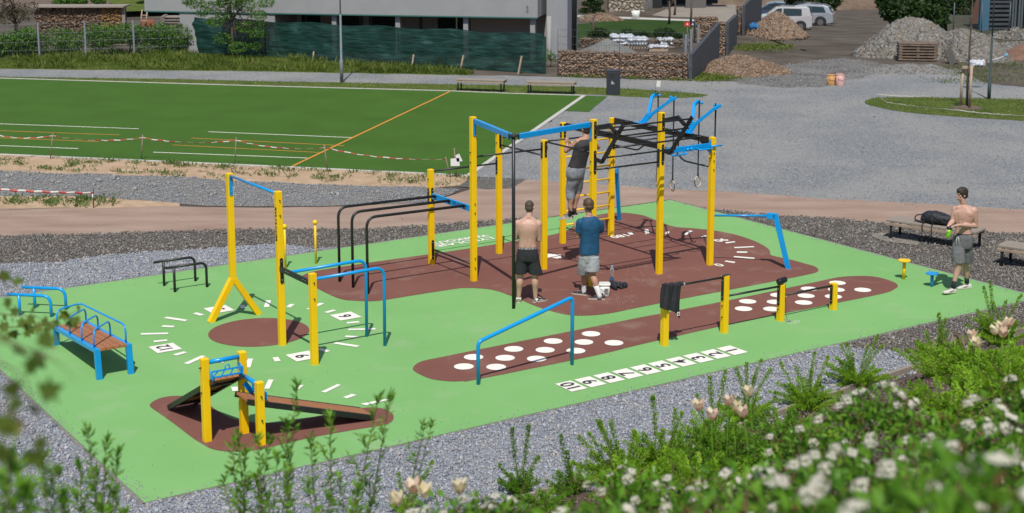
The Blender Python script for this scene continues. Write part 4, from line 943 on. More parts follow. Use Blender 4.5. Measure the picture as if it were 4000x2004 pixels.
for H_,K_,A_ in lg:
    H=p(*H_);K=p(*K_);A=p(*A_); limb(mb,[H,H.lerp(K,.5),K],[.09,.078,.056]); limb(mb,[K,K.lerp(A,.3)-fw*.02,K.lerp(A,.62),A],[.054,.057,.046,.036]); mb.ball(A,.04)
o=mb.build('body',mSkinT,T); remesh(o,.007,5); hair(T,hc,hf,hu,mHairD,'short'); face(T,hc,hf,hu,mHairD)
mb=MB(); torso(mb,[C(424,283,.01,.105,.085),C(416,300,.0,.158,.105),C(404,350,-.02,.196,.135),C(375,430,-.02,.178,.125),C(347,520,-.02,.168,.122),C(325,590,-.02,.180,.130),C(314,628,-.02,.185,.135)],latm,fw)
o=mb.build('tank_top',mTank,T); remesh(o,.008,4,.005,10)
mb=MB(); torso(mb,[C(318,590,-.02,.158,.122),C(306,650,-.02,.190,.142),C(296,710,-.02,.182,.138),C(292,750,-.02,.16,.125)],latm,fw)
for (H_,K_,A_),cf in zip(lg,(.42,.22)):
    H=p(*H_);K=p(*K_);A=p(*A_); E=K.lerp(A,cf)
    Q=cr([[*(H+UP*.10),.10],[*(H-fw*.015),.125],[*(H.lerp(K,.5)-fw*.01),.116],[*K,.098],[*K.lerp(E,.75),.082],[*E,.058],[*(E+(A-K).normalized()*.035),.055]],4); mb.tube([w_[:3] for w_ in Q],0,14,rr=[w_[3] for w_ in Q])
o=mb.build('joggers',mJog,T); remesh(o,.008,5,.004,9)
for (H_,K_,A_) in lg: A=p(*A_); MB().tube([A+UP*.06,A,A-UP*.04],0,14,rr=[.039,.040,.043]).build('sock',mBlackCloth,T)
mCheck=mat('checked_canvas',(0.02,0.02,0.02),0.8); nt=mCheck.node_tree; ck=nt.nodes.new('ShaderNodeTexChecker'); ck.inputs['Scale'].default_value=60; ck.inputs[1].default_value=(.6,.58,.5,1); ck.inputs[2].default_value=(.015,.015,.015,1); nt.links.new(coords(nt),ck.inputs[0]); nt.links.new(ck.outputs[0],[x for x in nt.nodes if x.type=='BSDF_PRINCIPLED'][0].inputs[0])
for i,(H_,K_,A_) in enumerate(lg):
    A=p(*A_); shoe(T,V((A.x+.055,A.y-.02,A.z-.095)),V((-.92,.40,0)),mCheck if i==0 else mShoeK,mSoleW,.29,-.12)
import numpy as np
rng=np.random.default_rng(5)
def inpoly(px,py,poly):
    x=np.asarray(px);y=np.asarray(py); r=np.zeros(x.shape,bool); n=len(poly)
    for i in range(n):
        x1,y1=poly[i][0],poly[i][1]; x2,y2=poly[(i+1)%n][0],poly[(i+1)%n][1]
        c=((y1>y)!=(y2>y)); xx=(x2-x1)*(y-y1)/(y2-y1+1e-12)+x1; r^=c&(x<xx)
    return r
OCT=np.array([(1,0,0),(0,1,0),(-1,0,0),(0,-1,0),(0,0,1),(0,0,-1)],float)
OF=np.array([(0,1,4),(1,2,4),(2,3,4),(3,0,4),(1,0,5),(2,1,5),(3,2,5),(0,3,5)])
CUB=np.array([(x,y,z) for z in(-1,1) for x,y in((-1,-1),(1,-1),(1,1),(-1,1))],float)*0.68
CF4=np.array([(3,2,1,0),(4,5,6,7),(0,1,5,4),(1,2,6,5),(2,3,7,6),(3,0,4,7)])
def rot3(n,tilt=math.pi):
    a=rng.uniform(0,2*math.pi,n); b=rng.uniform(-tilt,tilt,n); c=rng.uniform(-tilt,tilt,n)
    ca,sa,cb,sb,cc,sc=np.cos(a),np.sin(a),np.cos(b),np.sin(b),np.cos(c),np.sin(c); z=np.zeros(n); o=np.ones(n)
    A=np.stack([ca,-sa,z,sa,ca,z,z,z,o],-1).reshape(n,3,3); B=np.stack([cb,z,sb,z,o,z,-sb,z,cb],-1).reshape(n,3,3); C_=np.stack([o,z,z,z,cc,-sc,z,sc,cc],-1).reshape(n,3,3)
    return A@B@C_
def scatter_mesh(name,pos,size,m,shape='cube',asp=(1,.8,.55),jit=.22,tilt=math.pi,kind='stuff',label=None,cat=None,parent=None,smooth=False,off=(0,0,0)):
    n=len(pos); B=CUB if shape=='cube' else OCT; F=CF4 if shape=='cube' else OF; k=len(B)
    L=B[None]*np.array(asp)+rng.uniform(-jit,jit,(n,k,3)); L=L*np.asarray(size)[:,None,None]
    P=np.einsum('nij,nkj->nki',rot3(n,tilt),L)+np.asarray(pos)[:,None,:]
    fv=(F[None]+ (np.arange(n)*k)[:,None,None]).reshape(-1); nf=len(F)*n; w=F.shape[1]
    me=bpy.data.meshes.new(name); me.vertices.add(n*k); me.vertices.foreach_set('co',(P.reshape(-1,3)-(np.array(OFF[parent.name]) if parent is not None else np.array(off))).ravel())
    me.loops.add(nf*w); me.loops.foreach_set('vertex_index',fv); me.polygons.add(nf); me.polygons.foreach_set('loop_start',np.arange(nf)*w); me.polygons.foreach_set('loop_total',np.full(nf,w))
    me.update(calc_edges=True); me.validate(); me.materials.append(m)
    o=bpy.data.objects.new(name,me); COL.objects.link(o)
    if parent is not None: o.parent=parent
    else: o.location=off
    if kind: o['kind']=kind
    return setp(o,label,cat)
def stonemat(name,cols,rough=.85):
    m,nt,p,out=new_mat(name); g=nt.nodes.new('ShaderNodeNewGeometry'); p.inputs['Roughness'].default_value=rough; p.inputs['Specular IOR Level'].default_value=.3
    k=len(cols); c=ramp(nt,g.outputs['Random Per Island'],[(i/(k-1),x) for i,x in enumerate(cols)]); nt.links.new(c,p.inputs['Base Color']); return m
mStB=stonemat('blue_grey_stone',[(0.13,0.15,0.18),(0.30,0.32,0.36),(0.20,0.22,0.26),(0.42,0.44,0.48),(0.25,0.26,0.29),(0.40,0.37,0.34),(0.22,0.24,0.28)])
mStD=stonemat('brown_grey_stone',[(0.06808,0.06278,0.05824),(0.1437,0.1324,0.121),(0.09833,0.09455,0.09077),(0.2269,0.208,0.1891),(0.1286,0.121,0.1135),(0.3026,0.2874,0.2647),(0.1664,0.121,0.09077)])
mStR=stonemat('crushed_stone',[(0.096,0.093,0.09),(0.192,0.186,0.171),(0.15,0.123,0.093),(0.252,0.246,0.228),(0.126,0.129,0.132),(0.204,0.168,0.126)])
mStE=stonemat('earthy_stone',[(0.13,0.08,0.05),(0.22,0.15,0.10),(0.28,0.205,0.15),(0.16,0.11,0.075),(0.20,0.15,0.12)])
padU=lambda x,y:((x-O.x)*UV.x+(y-O.y)*UV.y,(x-O.x)*VV.x+(y-O.y)*VV.y)
def gravel_band():
    x=rng.uniform(-13,15,330000); y=rng.uniform(13,36,330000); u,v=padU(x,y)
    ok=(np.abs(x)<(y*0.345+.6))&~((u>-.06)&(u<PADL+.06)&(v>-.06)&(v<PADW+.06))&(y>15.5)
    fb=inpoly(x,y,blue_w); fd=inpoly(x,y,dk_w)&~fb; ev=(-2.95+.116*u)-v; fb&=ev<.1; fd&=ev<.1
    dens=np.clip(26/np.maximum(y,10),.4,1)  # thinner farther away
    ok&=rng.uniform(0,1,len(x))<dens
    for nm,f,m,lab in (('blue_grey_stones',fb&ok,mStB,'loose blue-grey crushed stone'),('brown_grey_stones',fd&ok,mStD,'loose brown-grey crushed stone')):
        i=np.nonzero(f)[0]; s=rng.uniform(.013,.028,len(i))*(1+.6*(rng.uniform(0,1,len(i))>.93)); pos=np.stack([x[i],y[i],.008+s*.3],-1)
        scatter_mesh(nm,pos,s,m,'cube',label=lab+' round the rubber pad',cat='gravel')
gravel_band()

mStG2=stonemat('path_grit',[(0.20,0.15,0.12),(0.30,0.24,0.20),(0.38,0.32,0.27)])
mStY=stonemat('yard_stone',[(0.17,0.178,0.185),(0.22,0.228,0.235),(0.27,0.275,0.28),(0.20,0.208,0.214),(0.32,0.315,0.30),(0.23,0.225,0.21)])
def loose(nm,poly,n,ylim,s0,s1,m,lab,z=.012,turf=True):
    x=rng.uniform(-16,24,n); y=rng.uniform(27,ylim,n); ok=inpoly(x,y,poly)&(np.abs(x)<y*.36)&(rng.uniform(0,1,n)<np.clip((30/y)**1.5,0,1))
    if turf: ok&=~inpoly(x,y,TF)
    x,y=x[ok],y[ok]; s=rng.uniform(s0,s1,len(x))*(1+1.2*(rng.uniform(0,1,len(x))>.985)); scatter_mesh(nm,np.stack([x,y,z+s*.3],-1),s,m,'cube',label=lab,cat='gravel')
loose('yard_stones',yard_w,150000,62,.006,.015,mStY,'fine loose grey gravel over the yard')
loose('track_stones',track_w,150000,45,.014,.034,mStY,'coarse loose stones on the rough grey track')
loose('path_grit',pink_w,5000,42,.005,.012,mStG2,'sparse grit on the pinkish dirt path',turf=False)

k=420; a=rng.uniform(0.2,16.2,k); b=rng.uniform(.2,10,k); P=[W(x,y,.0165) for x,y in zip(a,b)]
scatter_mesh('debris_specks',np.array([tuple(p) for p in P]),rng.uniform(.003,.009,k),stonemat('dark_speck',[(0.05,0.07,0.04),(0.12,0.12,0.08),(0.20,0.18,0.14)]),'cube',label='tiny dark specks and grit lying on the rubber pad',cat='grit')
k=2600; t=rng.uniform(0,1,k); q=[]
for i in range(k):
    s_=i%4; off=abs(random.gauss(0,.10)); L_=t[i]
    if s_==0: P=W(L_*PADL,off)
    elif s_==1: P=W(PADL-off,L_*PADW)
    elif s_==2: P=W(L_*PADL,PADW-off)
    else: P=W(off,L_*PADW)
    q.append((P.x,P.y,.018))
scatter_mesh('strayed_gravel',np.array(q),rng.uniform(.004,.012,k),mStB,'cube',label='small gravel bits strayed onto the edges of the rubber pad',cat='gravel')

bt=[G(*q) for q in [(2870,330),(2900,290),(3050,250),(3300,225),(3520,262),(3420,300),(3200,345),(3000,345)]]
P=tuft=None; x=rng.uniform(8,18,9000); y=rng.uniform(52,70,9000); ok=inpoly(x,y,bt); x,y=x[ok],y[ok]
scatter_mesh('track_edge_stones',np.stack([x,y,np.full(len(x),.015)],-1),rng.uniform(.012,.035,len(x)),mStY,'cube',label='loose stones where the grey yard fades into the dirt track',cat='gravel')
# ---------------------------------------------------------------- park benches
def park_bench(name,label,A,B,width,h=.42,group=None,frame=mGreyMetal):
    """A,B: the two front lower corners on the ground (world); the seat goes back from there"""
    A=V((A[0],A[1],0)); B=V((B[0],B[1],0)); d=(B-A); L=d.length; d.normalize(); n=V((-d.y,d.x,0))
    T=thing(name,label,'bench',tuple((A+B)/2),group=group)
    k=7; sw=width/k
    for i in range(k):
        o=n*(sw*(i+.5)); z=h-.022
        m=MB(); m.beam(A-d*.04+o+V((0,0,z)),B+d*.04+o+V((0,0,z)),sw-.012,.042); m.build('slat',mWoodG,T,bev=.004)
    for o_ in (0.010,width-.010):
        for zz in (h-.085,):
            m=MB(); m.beam(A-d*.04+n*o_+V((0,0,zz)),B+d*.04+n*o_+V((0,0,zz)),.03,.055); m.build('slat',mWoodGx,T,bev=.004)
    for P_ in (A+d*.06,B-d*.06):
        fr=MB(); a0=P_+n*.04; a1=P_+n*(width-.04)
        fr.tube(rnd([a0,a0+V((0,0,h-.06)),a1+V((0,0,h-.06)),a1],.03,4),.028,8); fr.beam(a0+V((0,0,.012)),a1+V((0,0,.012)),.05,.02)
        fr.build('leg_frame',frame,T)
    return T
zb=Zm(3200,650,2.151)
A=G(*zb(570,612)); B=G(*zb(1290,722)); B=A+(B-A)
T=park_bench('park_bench','weathered slatted bench on dark gravel with a backpack on it',A,B,.52,.41,'wooden slatted benches')
dB=(V((B.x,B.y,0))-V((A.x,A.y,0))).normalized(); nB=V((-dB.y,dB.x,0)); benchA=V((A.x,A.y,0))
A2=G(*zb(1500,838)); park_bench('park_bench','weathered slatted bench cut by the right edge of the picture',A2,A2+dB*1.95,.52,.41,'wooden slatted benches')
Zc=Zm(1000,0,2.576); Zd2=Zm(2000,0,2.576)
park_bench('park_bench','slatted bench left of the other one beside the turf field',G(*Zc(2013,920)),G(*Zc(2480,935)),.50,.43,'wooden slatted benches')
park_bench('park_bench','slatted bench by the turf corner near the waste bin',G(*Zd2(145,945)),G(*Zd2(615,958)),.50,.43,'wooden slatted benches')
sheet('concrete_footing',smoothpoly([A-dB*.38+nB*.1,A-dB*.25+nB*.45,A+dB*.3+nB*.55,A+dB*.75-nB*.12,A+dB*.5-nB*.25,A-dB*.05-nB*.22],5),.024,mat('dusty_concrete',(0.17,0.155,0.13),.95,(0.24,0.22,0.185),6,bs=.6,bscale=40,world=True))
# backpack lying on the bench
mPack=mat('black_nylon',(0.012,0.013,0.018),0.6,(0.022,0.023,0.03),9,bs=0.7,bscale=22,bd=0.02); mOrg=mat('orange_print',(0.7,0.09,0.02),0.6); mGreyNet=mat('grey_padding',(0.25,0.24,0.26),0.9)
def backpack():
    c=benchA+dB*.92+nB*.27+V((0,0,.41)); T=thing('backpack','black backpack with orange marks lying on the slatted bench','backpack',tuple(c))
    u=dB; v=nB; mb=MB(); 
    torso(mb,[(c-u*.30+UP*.09,.10,.06),(c-u*.22+UP*.12,.15,.11),(c-u*.05+UP*.13,.17,.125),(c+u*.12+UP*.12,.16,.115),(c+u*.28+UP*.10,.13,.095),(c+u*.36+UP*.09,.09,.07)],v,UP)
    ell(mb,c+u*.22+UP*.14-v*.05,u,v,UP,.13,.10,.08); ell(mb,c-u*.08+UP*.17-v*.03,u,v,UP,.17,.12,.075)
    o=mb.build('pack_body',mPack,T); remesh(o,.012,2,.014,11)
    MB().tube(rnd([c-u*.28+UP*.16-v*.02,c-u*.40+UP*.14-v*.08,c-u*.42+UP*.05-v*.1,c-u*.33+UP*.03-v*.13,c-u*.18+UP*.03-v*.14],.08),.028,8,flat=.45).build('shoulder_strap',mPack,T)
    MB().tube(rnd([c+u*.30+UP*.17,c+u*.42+UP*.15-v*.05,c+u*.45+UP*.04-v*.12,c+u*.50+UP*.03-v*.14],.05),.022,8,flat=.5).build('shoulder_strap',mPack,T)
    MB().tube([c-u*.03+UP*.22-v*.10,c-u*.02+UP*.13-v*.17,c+u*.0+UP*.02-v*.18],.025,8,flat=.4).build('compression_strap',mPack,T)
    for a,l in ((-.18,.20),(.02,.34)): MB().tube([c+u*a+UP*.04-v*.16,c+u*(a+.01)+UP*.0-v*.285,c+u*(a+.02)-UP*(l-.05)-v*.29],.012,6,flat=.5).build('loose_strap',mPack,T)
    for a,b,r_ in ((-.10,.205,.022),(.24,.155,.014)):
        q=c+u*a+UP*b-v*.115; m=MB(); m.add([q-u*r_,q-u*r_*.4-UP*r_,q+u*r_*1.3+UP*r_,q-u*r_*.3-UP*r_*.2],[(0,1,2,3)]); m.build('emblem',mOrg,T)
backpack()
# ---------------------------------------------------------------- small things by the rig
Z8=Zm(2150,750,2.583)
mClear=mat('clear_plastic',(0.75,0.88,0.9),0.08,spec=.5); mClear.node_tree.nodes['Principled BSDF'].inputs['Transmission Weight'].default_value=.9
mWat=mat('blue_label',(0.03,0.12,0.35),.5); mCap=mat('light_blue_cap',(0.10,0.50,0.85),.4); mBkt=mat('white_plastic',(0.68,0.68,0.64),.4,(0.74,0.74,0.70),6)
c=G(*Z8(620,915)); T=thing('water_bottle','clear plastic water bottle with blue cap standing behind the white bucket','bottle',(c.x,c.y,.018))
prof=[(0,.030),(.01,.037),(.06,.036),(.07,.034),(.09,.036),(.17,.036),(.18,.034),(.20,.037),(.24,.034),(.275,.018),(.285,.013)]
MB().tube([c+UP*(.018+z) for z,r in prof],0,18,rr=[r for z,r in prof]).build('bottle_body',mClear,T)
MB().tube([c+UP*z for z in(.302,.304,.325)],0,14,rr=[.014,.016,.015]).build('cap',mCap,T); MB().tube([c+UP*z for z in(.035,.095)],.0375,18,cap=False).build('label',mWat,T)
c=G(*Z8(545,1060)); c=V((c.x,c.y+.06,.018)); T=thing('bucket','square white plastic bucket with lid beside the post, next to the man in blue','bucket',tuple(c))
def rsq(c,r,z,n=24,e=.42): return [c+V((math.copysign(abs(math.cos(a))**e,math.cos(a))*r,math.copysign(abs(math.sin(a))**e,math.sin(a))*r,z)) for a in [k*2*math.pi/n+.2 for k in range(n)]]
MB().loft([rsq(c,.082,0),rsq(c,.085,.01),rsq(c,.098,.20)],True,True).build('tub',mBkt,T); MB().loft([rsq(c,.106,.195),rsq(c,.108,.20),rsq(c,.108,.215),rsq(c,.098,.222)],True,True).build('lid',mBkt,T)
MB().tube([c+V((.104*math.cos(a),-.104*math.sin(a)-.01,.175-.05*math.sin(a))) for a in [k*math.pi/14 for k in range(15)]],.003,6).build('handle',mGreyNet,T)
m=MB(); m.add([c+V((x,-.0925-z*.055,z)) for x,z in((-.005,.04),(.07,.04),(.07,.15),(-.005,.15))],[(0,1,2,3)]); pl=m.build('label',mGreyCloth,T)
for k in range(6):
    m=MB(); m.add([c+V((x,-.0937-z*.055,z)) for x,z in((.002,.052+k*.016),(.062-.01*(k%3),.052+k*.016),(.062-.01*(k%3),.057+k*.016),(.002,.057+k*.016))],[(0,1,2,3)]); m.build('printed_line',mBlkText,pl)
def rag(name,label,cat,c,sx,sy,sz,m,seed=3,rz=0):
    T=thing(name,label,cat,tuple(c)); mb=MB(); random.seed(seed)
    for k in range(9):
        a=random.uniform(-1,1)*sx*.6; b=random.uniform(-1,1)*sy*.6; ell(mb,c+V((a,b,sz*.3)),V((math.cos(k),math.sin(k),0)),V((-math.sin(k),math.cos(k),0)),UP,sx*.45,sy*.35,sz*random.uniform(.3,.7))
    o=mb.build('cloth',m,T); remesh(o,.012,1,.022,16); return T
c=G(*Z8(680,985)); rag('jacket','crumpled black jacket lying on the brown rubber behind the bucket','jacket',V((c.x,c.y+.05,.018)),.26,.14,.13,mPack)
# chalk crumbs
mCh=stonemat('chalk',[(0.7,.7,.68),(.8,.8,.78)]); pos=[]
for k in range(80):
    a=G(*Z8(random.gauss(750,60),random.gauss(1100,36))); pos.append((a.x,a.y,.021))
for x,y in ((820,978),(655,1050),(860,895),(300,1243),(305,1245),(340,1247)): a=G(*Z8(x,y)); pos+= [(a.x,a.y,.024)]*2
zt=Zm(2400,830,3.22)
for k in range(60): a=G(*zt(random.gauss(300,160),random.gauss(800,60))); pos.append((a.x,a.y,.021))
for k in range(26): a=G(2000+random.uniform(-20,500),1150+random.uniform(-10,60)); pos.append((a.x,a.y,.021))
scatter_mesh('chalk_crumbs',np.array(pos),rng.uniform(.0015,.005,len(pos)),mCh,label='white chalk crumbs scattered on the brown rubber',cat='chalk')
# shirt hanging on the first short post and bar
def hung_shirt():
    T=thing('hanging_shirt','black t-shirt draped over the tallest left post of the low bars','t-shirt',(9.08,1.40,.3),True)
    nu,nv=22,26; vs=[]; fs=[]
    zt2=Zm(2500,1000,2.3475)
    top=lambda s:PVc(*zt2(205+s*175,268-8*math.sin(s*3)),1.41)
    for j in range(nv+1):
        t=j/nv
        for i in range(nu+1):
            s=i/nu; L=PVc(*zt2(205+s*178,262+s*8),1.36); Bm=PVc(*zt2(188+s*180,475+s*s*100+10*math.sin(s*6)),1.36)
            u=L[0]+(Bm[0]-L[0])*t; z=L[2]+.01+(Bm[2]-L[2]-.01)*t
            fold=.028*math.sin(s*14+t*1.5)*(.35+.65*t)+.014*math.sin(s*31+t*4)
            vs.append((u,1.375+fold-.012*t-.0*math.sin(t*3),z))
    for j in range(nv):
        for i in range(nu): a=j*(nu+1)+i; fs.append((a,a+1,a+nu+2,a+nu+1))
    m=MB(); m.add(vs,fs,True); o=m.build('shirt_cloth',mBlackCloth,T); sd=o.modifiers.new('t','SOLIDIFY'); sd.thickness=.006
    mb=MB()
    for k in range(12): ell(mb,V((9.06+k*.034,1.44+.02*math.sin(k*2),.985-k*.0006+.012*math.sin(k*1.7))),XR,YB,UP,.036,.055,.028)
    o=mb.build('bunched_cloth',mBlackCloth,T); remesh(o,.01,1,.012,24)
    lu=PVc(*zt2(350,530),1.33); m=MB(); m.box((lu[0],1.325,lu[2]),.055,.003,.06,R(0)); pt=m.build('patch',mLogo,T)
    m=MB(); m.box((lu[0],1.322,lu[2]),.022,.003,.028); m.build('patch_mark',mBlkText,pt)
    m=MB(); m.torus((9.41,1.40,.975),.018,.006,(1,.3,0),14,6); m.build('print',mLogo,T)
hung_shirt()
# phone on second post, speaker on third, power bank and cables
T=thing('phone','dark phone lying on top of the second short post','phone',(10.33,1.46,.97),True); m=MB(); m.box((10.345,1.455,.977),.15,.074,.009,.15); m.build('phone_body',mGreyMetal,T,bev=.003)
T=thing('speaker','black cylindrical loudspeaker lying on the third short post','speaker',(11.57,1.46,.64),True)
a=V((11.48,1.44,.695)); b=V((11.66,1.46,.71)); MB().tube([a,a.lerp(b,.06),a.lerp(b,.94),b],0,20,rr=[.046,.052,.052,.046]).build('speaker_body',mBlkP,T)
for q,e in ((a,b),(b,a)):
    d=(q-e).normalized(); MB().tube([q-d*.002,q+d*.008],.036,18).build('end_cap',mGreyMetal,T); MB().torus(q+d*.006,.030,.006,d,20,6).build('rim',mBlkP,T)
for k in (-1,1): MB().ball(a.lerp(b,.5+k*.25)-UP*.052,.012,8,5).build('foot',mBlkP,T)
zq=Zm(2500,1000,2.3475); c=toUV(G(*zq(1360,612))); T=thing('power_bank','small grey power bank lying beside the third short post','power bank',(c[0],c[1],.014),True)
m=MB(); m.box((c[0],c[1],.029),.085,.035,.03,.1); m.build('case',mGreyNet,T,bev=.005)
T=thing('cable','thin charging cable hanging down the third post and looped white on the ground','cable',(11.62,1.40,.02),True)
MB().tube(rnd([(11.60,1.40,.66),(11.62,1.39,.5),(11.60,1.395,.40),(11.63,1.39,.30),(11.61,1.38,.15),(11.64,1.36,.03),(c[0]-.04,c[1],.03)],.05),.0035,6).build('black_lead',mBlkP,T)
MB().tube(rnd([(c[0]-.05,c[1],.03),(c[0]-.09,c[1]-.08,.02),(c[0]+.03,c[1]-.13,.02),(c[0]+.18,c[1]-.10,.02),(c[0]+.20,c[1]-.02,.02),(c[0]+.05,c[1]-.05,.02),(c[0]+.1,c[1]-.12,.02)],.06),.003,6).build('white_lead',mLogo,T)
# ---------------------------------------------------------------- waste bin
zc3=Zd2; c=G(*zc3(1022,960)); T=thing('waste_bin','tall anthracite waste bin with a round hole beside the path','waste bin',(c.x,c.y+.2,0))
hb=zat((c.x,c.y),zc3(0,712)[1]); w_=.455
m=MB(); m.box((c.x,c.y+.2,hb/2-.02),w_,.40,hb-.04); bb=m.build('bin_body',mGreyMetal,T,bev=.012)
m=MB(); m.box((c.x,c.y+.2,hb-.015),w_+.02,.42,.03); m.build('bin_lid',mGreyMetal,T,bev=.006)
m=MB(); m.tube([(c.x-.05,c.y-.004,hb-.17),(c.x-.05,c.y+.002,hb-.17)],.088,24); m.build('opening',mBlkText,T)
m=MB(); zz=hb-.42
m.add([(c.x-.09,c.y-.003,zz-.05),(c.x+.02,c.y-.003,zz-.05),(c.x+.02,c.y-.003,zz+.0),(c.x-.02,c.y-.003,zz+.02),(c.x-.05,c.y-.003,zz+.08),(c.x-.09,c.y-.003,zz+.03)],[(0,1,2,3,4,5)]); m.build('printed_symbol',mGreyCloth,T)
# ---------------------------------------------------------------- barrier tape on stakes
def tapemat(period=.28):
    m,nt,p,out=new_mat('red_white_tape'); p.inputs['Roughness'].default_value=.45; uv=nt.nodes.new('ShaderNodeUVMap'); uv.uv_map='UVMap'; sx=nt.nodes.new('ShaderNodeSeparateXYZ'); nt.links.new(uv.outputs[0],sx.inputs[0])
    f=N(nt,'ShaderNodeMath',operation='FRACT'); nt.links.new(sx.outputs[0],f.inputs[0]); g=N(nt,'ShaderNodeMath',operation='GREATER_THAN'); nt.links.new(f.outputs[0],g.inputs[0]); g.inputs[1].default_value=.5
    nt.links.new(mixc(nt,g.outputs[0],(.55,.52,.49),(.42,.05,.04)),p.inputs['Base Color']); return m
mTape=tapemat()
def tape(label,pts,w,T=None,sag=.1,seg=24,m=mTape,name='barrier_tape',cat='barrier tape',period=.35,twist=0):
    """pts: tie points; sag in metres between them"""
    T=thing(name,label,cat,tuple(pts[0])); P_=[]; 
    for a,b in zip(pts,pts[1:]):
        a=V(a);b=V(b)
        for i in range(seg): t=i/seg; P_.append(a.lerp(b,t)-UP*sag*4*t*(1-t)+V((0,0,.008*math.sin(t*40))))
    P_.append(V(pts[-1])); vs=[];fs=[];us=[];L=0
    for i,q in enumerate(P_):
        if i: L+=(q-P_[i-1]).length
        an=twist*math.sin(L*1.9); dz=V((0,math.sin(an)*.8,math.cos(an)))*w/2; vs+= [q-dz,q+dz]; us.append(L/period)
    for i in range(len(P_)-1): fs.append((2*i,2*i+2,2*i+3,2*i+1))
    mb=MB(); mb.add(vs,fs,True); o=mb.build('tape',m,T); uv=o.data.uv_layers.new(name='UVMap')
    for poly in o.data.polygons:
        for li in poly.loop_indices: vi=o.data.loops[li].vertex_index; uv.data[li].uv=(us[vi//2],vi%2)
    sd=o.modifiers.new('t','SOLIDIFY'); sd.thickness=.002
    return T
mStake=mat('wood_stake',(0.20,0.14,0.10),.85,(0.30,0.22,0.16),20); mRust=mat('rusty_rod',(0.10,0.04,0.025),.8)
z5=Zm(0,450,2.347); z6=Zm(800,600,2.348); zA=Zm(1600,400,2.5825)
stk=[((462,400),(484,165),'first from the left'),((1296,408),(1308,180),'second from the left'),((2153,455),(2165,205),'third from the left')]
tops=[]
for i,(b_,t_,lab) in enumerate(stk):
    B=G(*z5(*b_)); tp=PY(*z5(*t_),B.y); T=thing('tape_stake','wooden stake holding barrier tape by the turf kerb, '+lab,'stake',tuple(B),group='stakes holding the barrier tape')
    MB().tube([B,tp],.016,6).build('stake',mStake,T); tops.append(PY(*z5(t_[0],t_[1]+25),B.y))
B=G(*z6(1126,158)); tp=PY(1266,566,B.y+.02); T=thing('tape_stake','leaning wooden stake on the tape line near the tall yellow post','stake',tuple(B),group='stakes holding the barrier tape'); MB().tube([B,tp],.016,6).build('stake',mStake,T); tops.append(PY(1270,578,B.y))
B=G(*zA(413,757)); tp=PY(*zA(362,548),B.y); T=thing('tape_stake','short leaning stake where the tape ends beside the white papers','stake',tuple(B),group='stakes holding the barrier tape'); MB().tube([B,tp],.014,6).build('stake',mStake,T); tops.append(PY(*zA(372,575),B.y))
st=PY(-60,516,tops[0].y)
tape('red and white barrier tape sagging along the near edge of the turf field',[st,tops[0],tops[1],tops[2],tops[3],tops[4]],.030,sag=.10,twist=1.2)
B=G(*z5(857,856)); tp=PY(*z5(858,672),B.y); T=thing('iron_rod','rusty iron rod standing at the left dirt path with a white tag','rod',tuple(B)); MB().tube([B,tp],.011,6).build('rod',mRust,T)
MB().ball(PY(*z5(850,742),B.y),.03,8,6,sc=(.7,.4,1.9)).build('tag',mLogo,T)
tape('red and white barrier tape tied to the rusty rod at the left',[PY(-60,736,B.y-.6),PY(*z5(857,715),B.y)],.05,sag=.02,twist=.3)
B=G(*zA(474,762)); tp=PY(*zA(450,462),B.y); T=thing('paper_stake','wooden stake with two white papers at the turf corner','stake',tuple(B)); MB().tube([B,tp],.016,6).build('stake',mStake,T)
for q in ([(413,568),(500,560),(506,640),(415,642)],[(462,535),(500,517),(535,592),(478,600)]):
    v_=[PY(*zA(*w_),B.y-.02) for w_ in q]; m=MB(); m.add(v_+[x+YB*.004 for x in v_],[(0,1,2,3),(7,6,5,4),(0,4,5,1),(1,5,6,2),(2,6,7,3),(3,7,4,0)]); m.build('sheet_of_paper',mLogo,T)
B=G(*Zd2(1440,925)); T=thing('marker_flag','small white flag on a thin stick in the grass strip','flag',tuple(B)); tp=PY(*Zd2(1455,810),B.y); MB().tube([B,tp],.010,6).build('stick',mStake,T)
v_=[PY(*Zd2(*w_),B.y-.02) for w_ in [(1458,812),(1497,815),(1490,875),(1450,872)]]; m=MB(); m.add(v_+[x+YB*.006 for x in v_],[(0,1,2,3),(7,6,5,4),(0,4,5,1),(1,5,6,2),(2,6,7,3),(3,7,4,0)]); m.build('flag',mLogo,T)
# ---------------------------------------------------------------- two buckets with rods on the yard
z4=Zm(3000,0,2.576); mOr2=mat('faded_orange_plastic',(0.45,0.22,0.07),.6,(0.52,0.30,0.12),5); mPk2=mat('faded_pink_plastic',(0.50,0.27,0.24),.6,(0.6,0.38,0.34),5)
for (x0,x1,yt,yb,m_,lab) in ((598,690,755,860,mOr2,'faded orange bucket, left one of the pair on the gravel yard'),(690,775,748,870,mPk2,'faded pink bucket, right one of the pair on the gravel yard')):
    c=G(*z4((x0+x1)/2,yb)); c.y+=.15; wd=(x1-x0)/2.576/FPX*c.y/2*1.02; hh=zat(c,z4(0,yt)[1]); T=thing('site_bucket',lab,'bucket',tuple(c),group='buckets on the gravel yard')
    MB().tube([c,c+UP*hh*.04,c+UP*hh],0,20,rr=[wd*.9,wd*.93,wd]).build('tub',m_,T); MB().torus(c+UP*hh,wd,.012,(0,0,1),22,6).build('rim',m_,T)
    MB().tube([c+V((-wd,0,hh*.9)),c+V((-wd*.5,-wd,hh*.62)),c+V((wd*.4,-wd*1.02,hh*.5)),c+V((wd,0,hh*.9))],.008,6).build('handle',mPk2,T)
    MB().tube([c+V((wd*.8,0,.02)),c+V((wd*.85,0,hh+.17))],.010,6).build('rod',mRust,T)
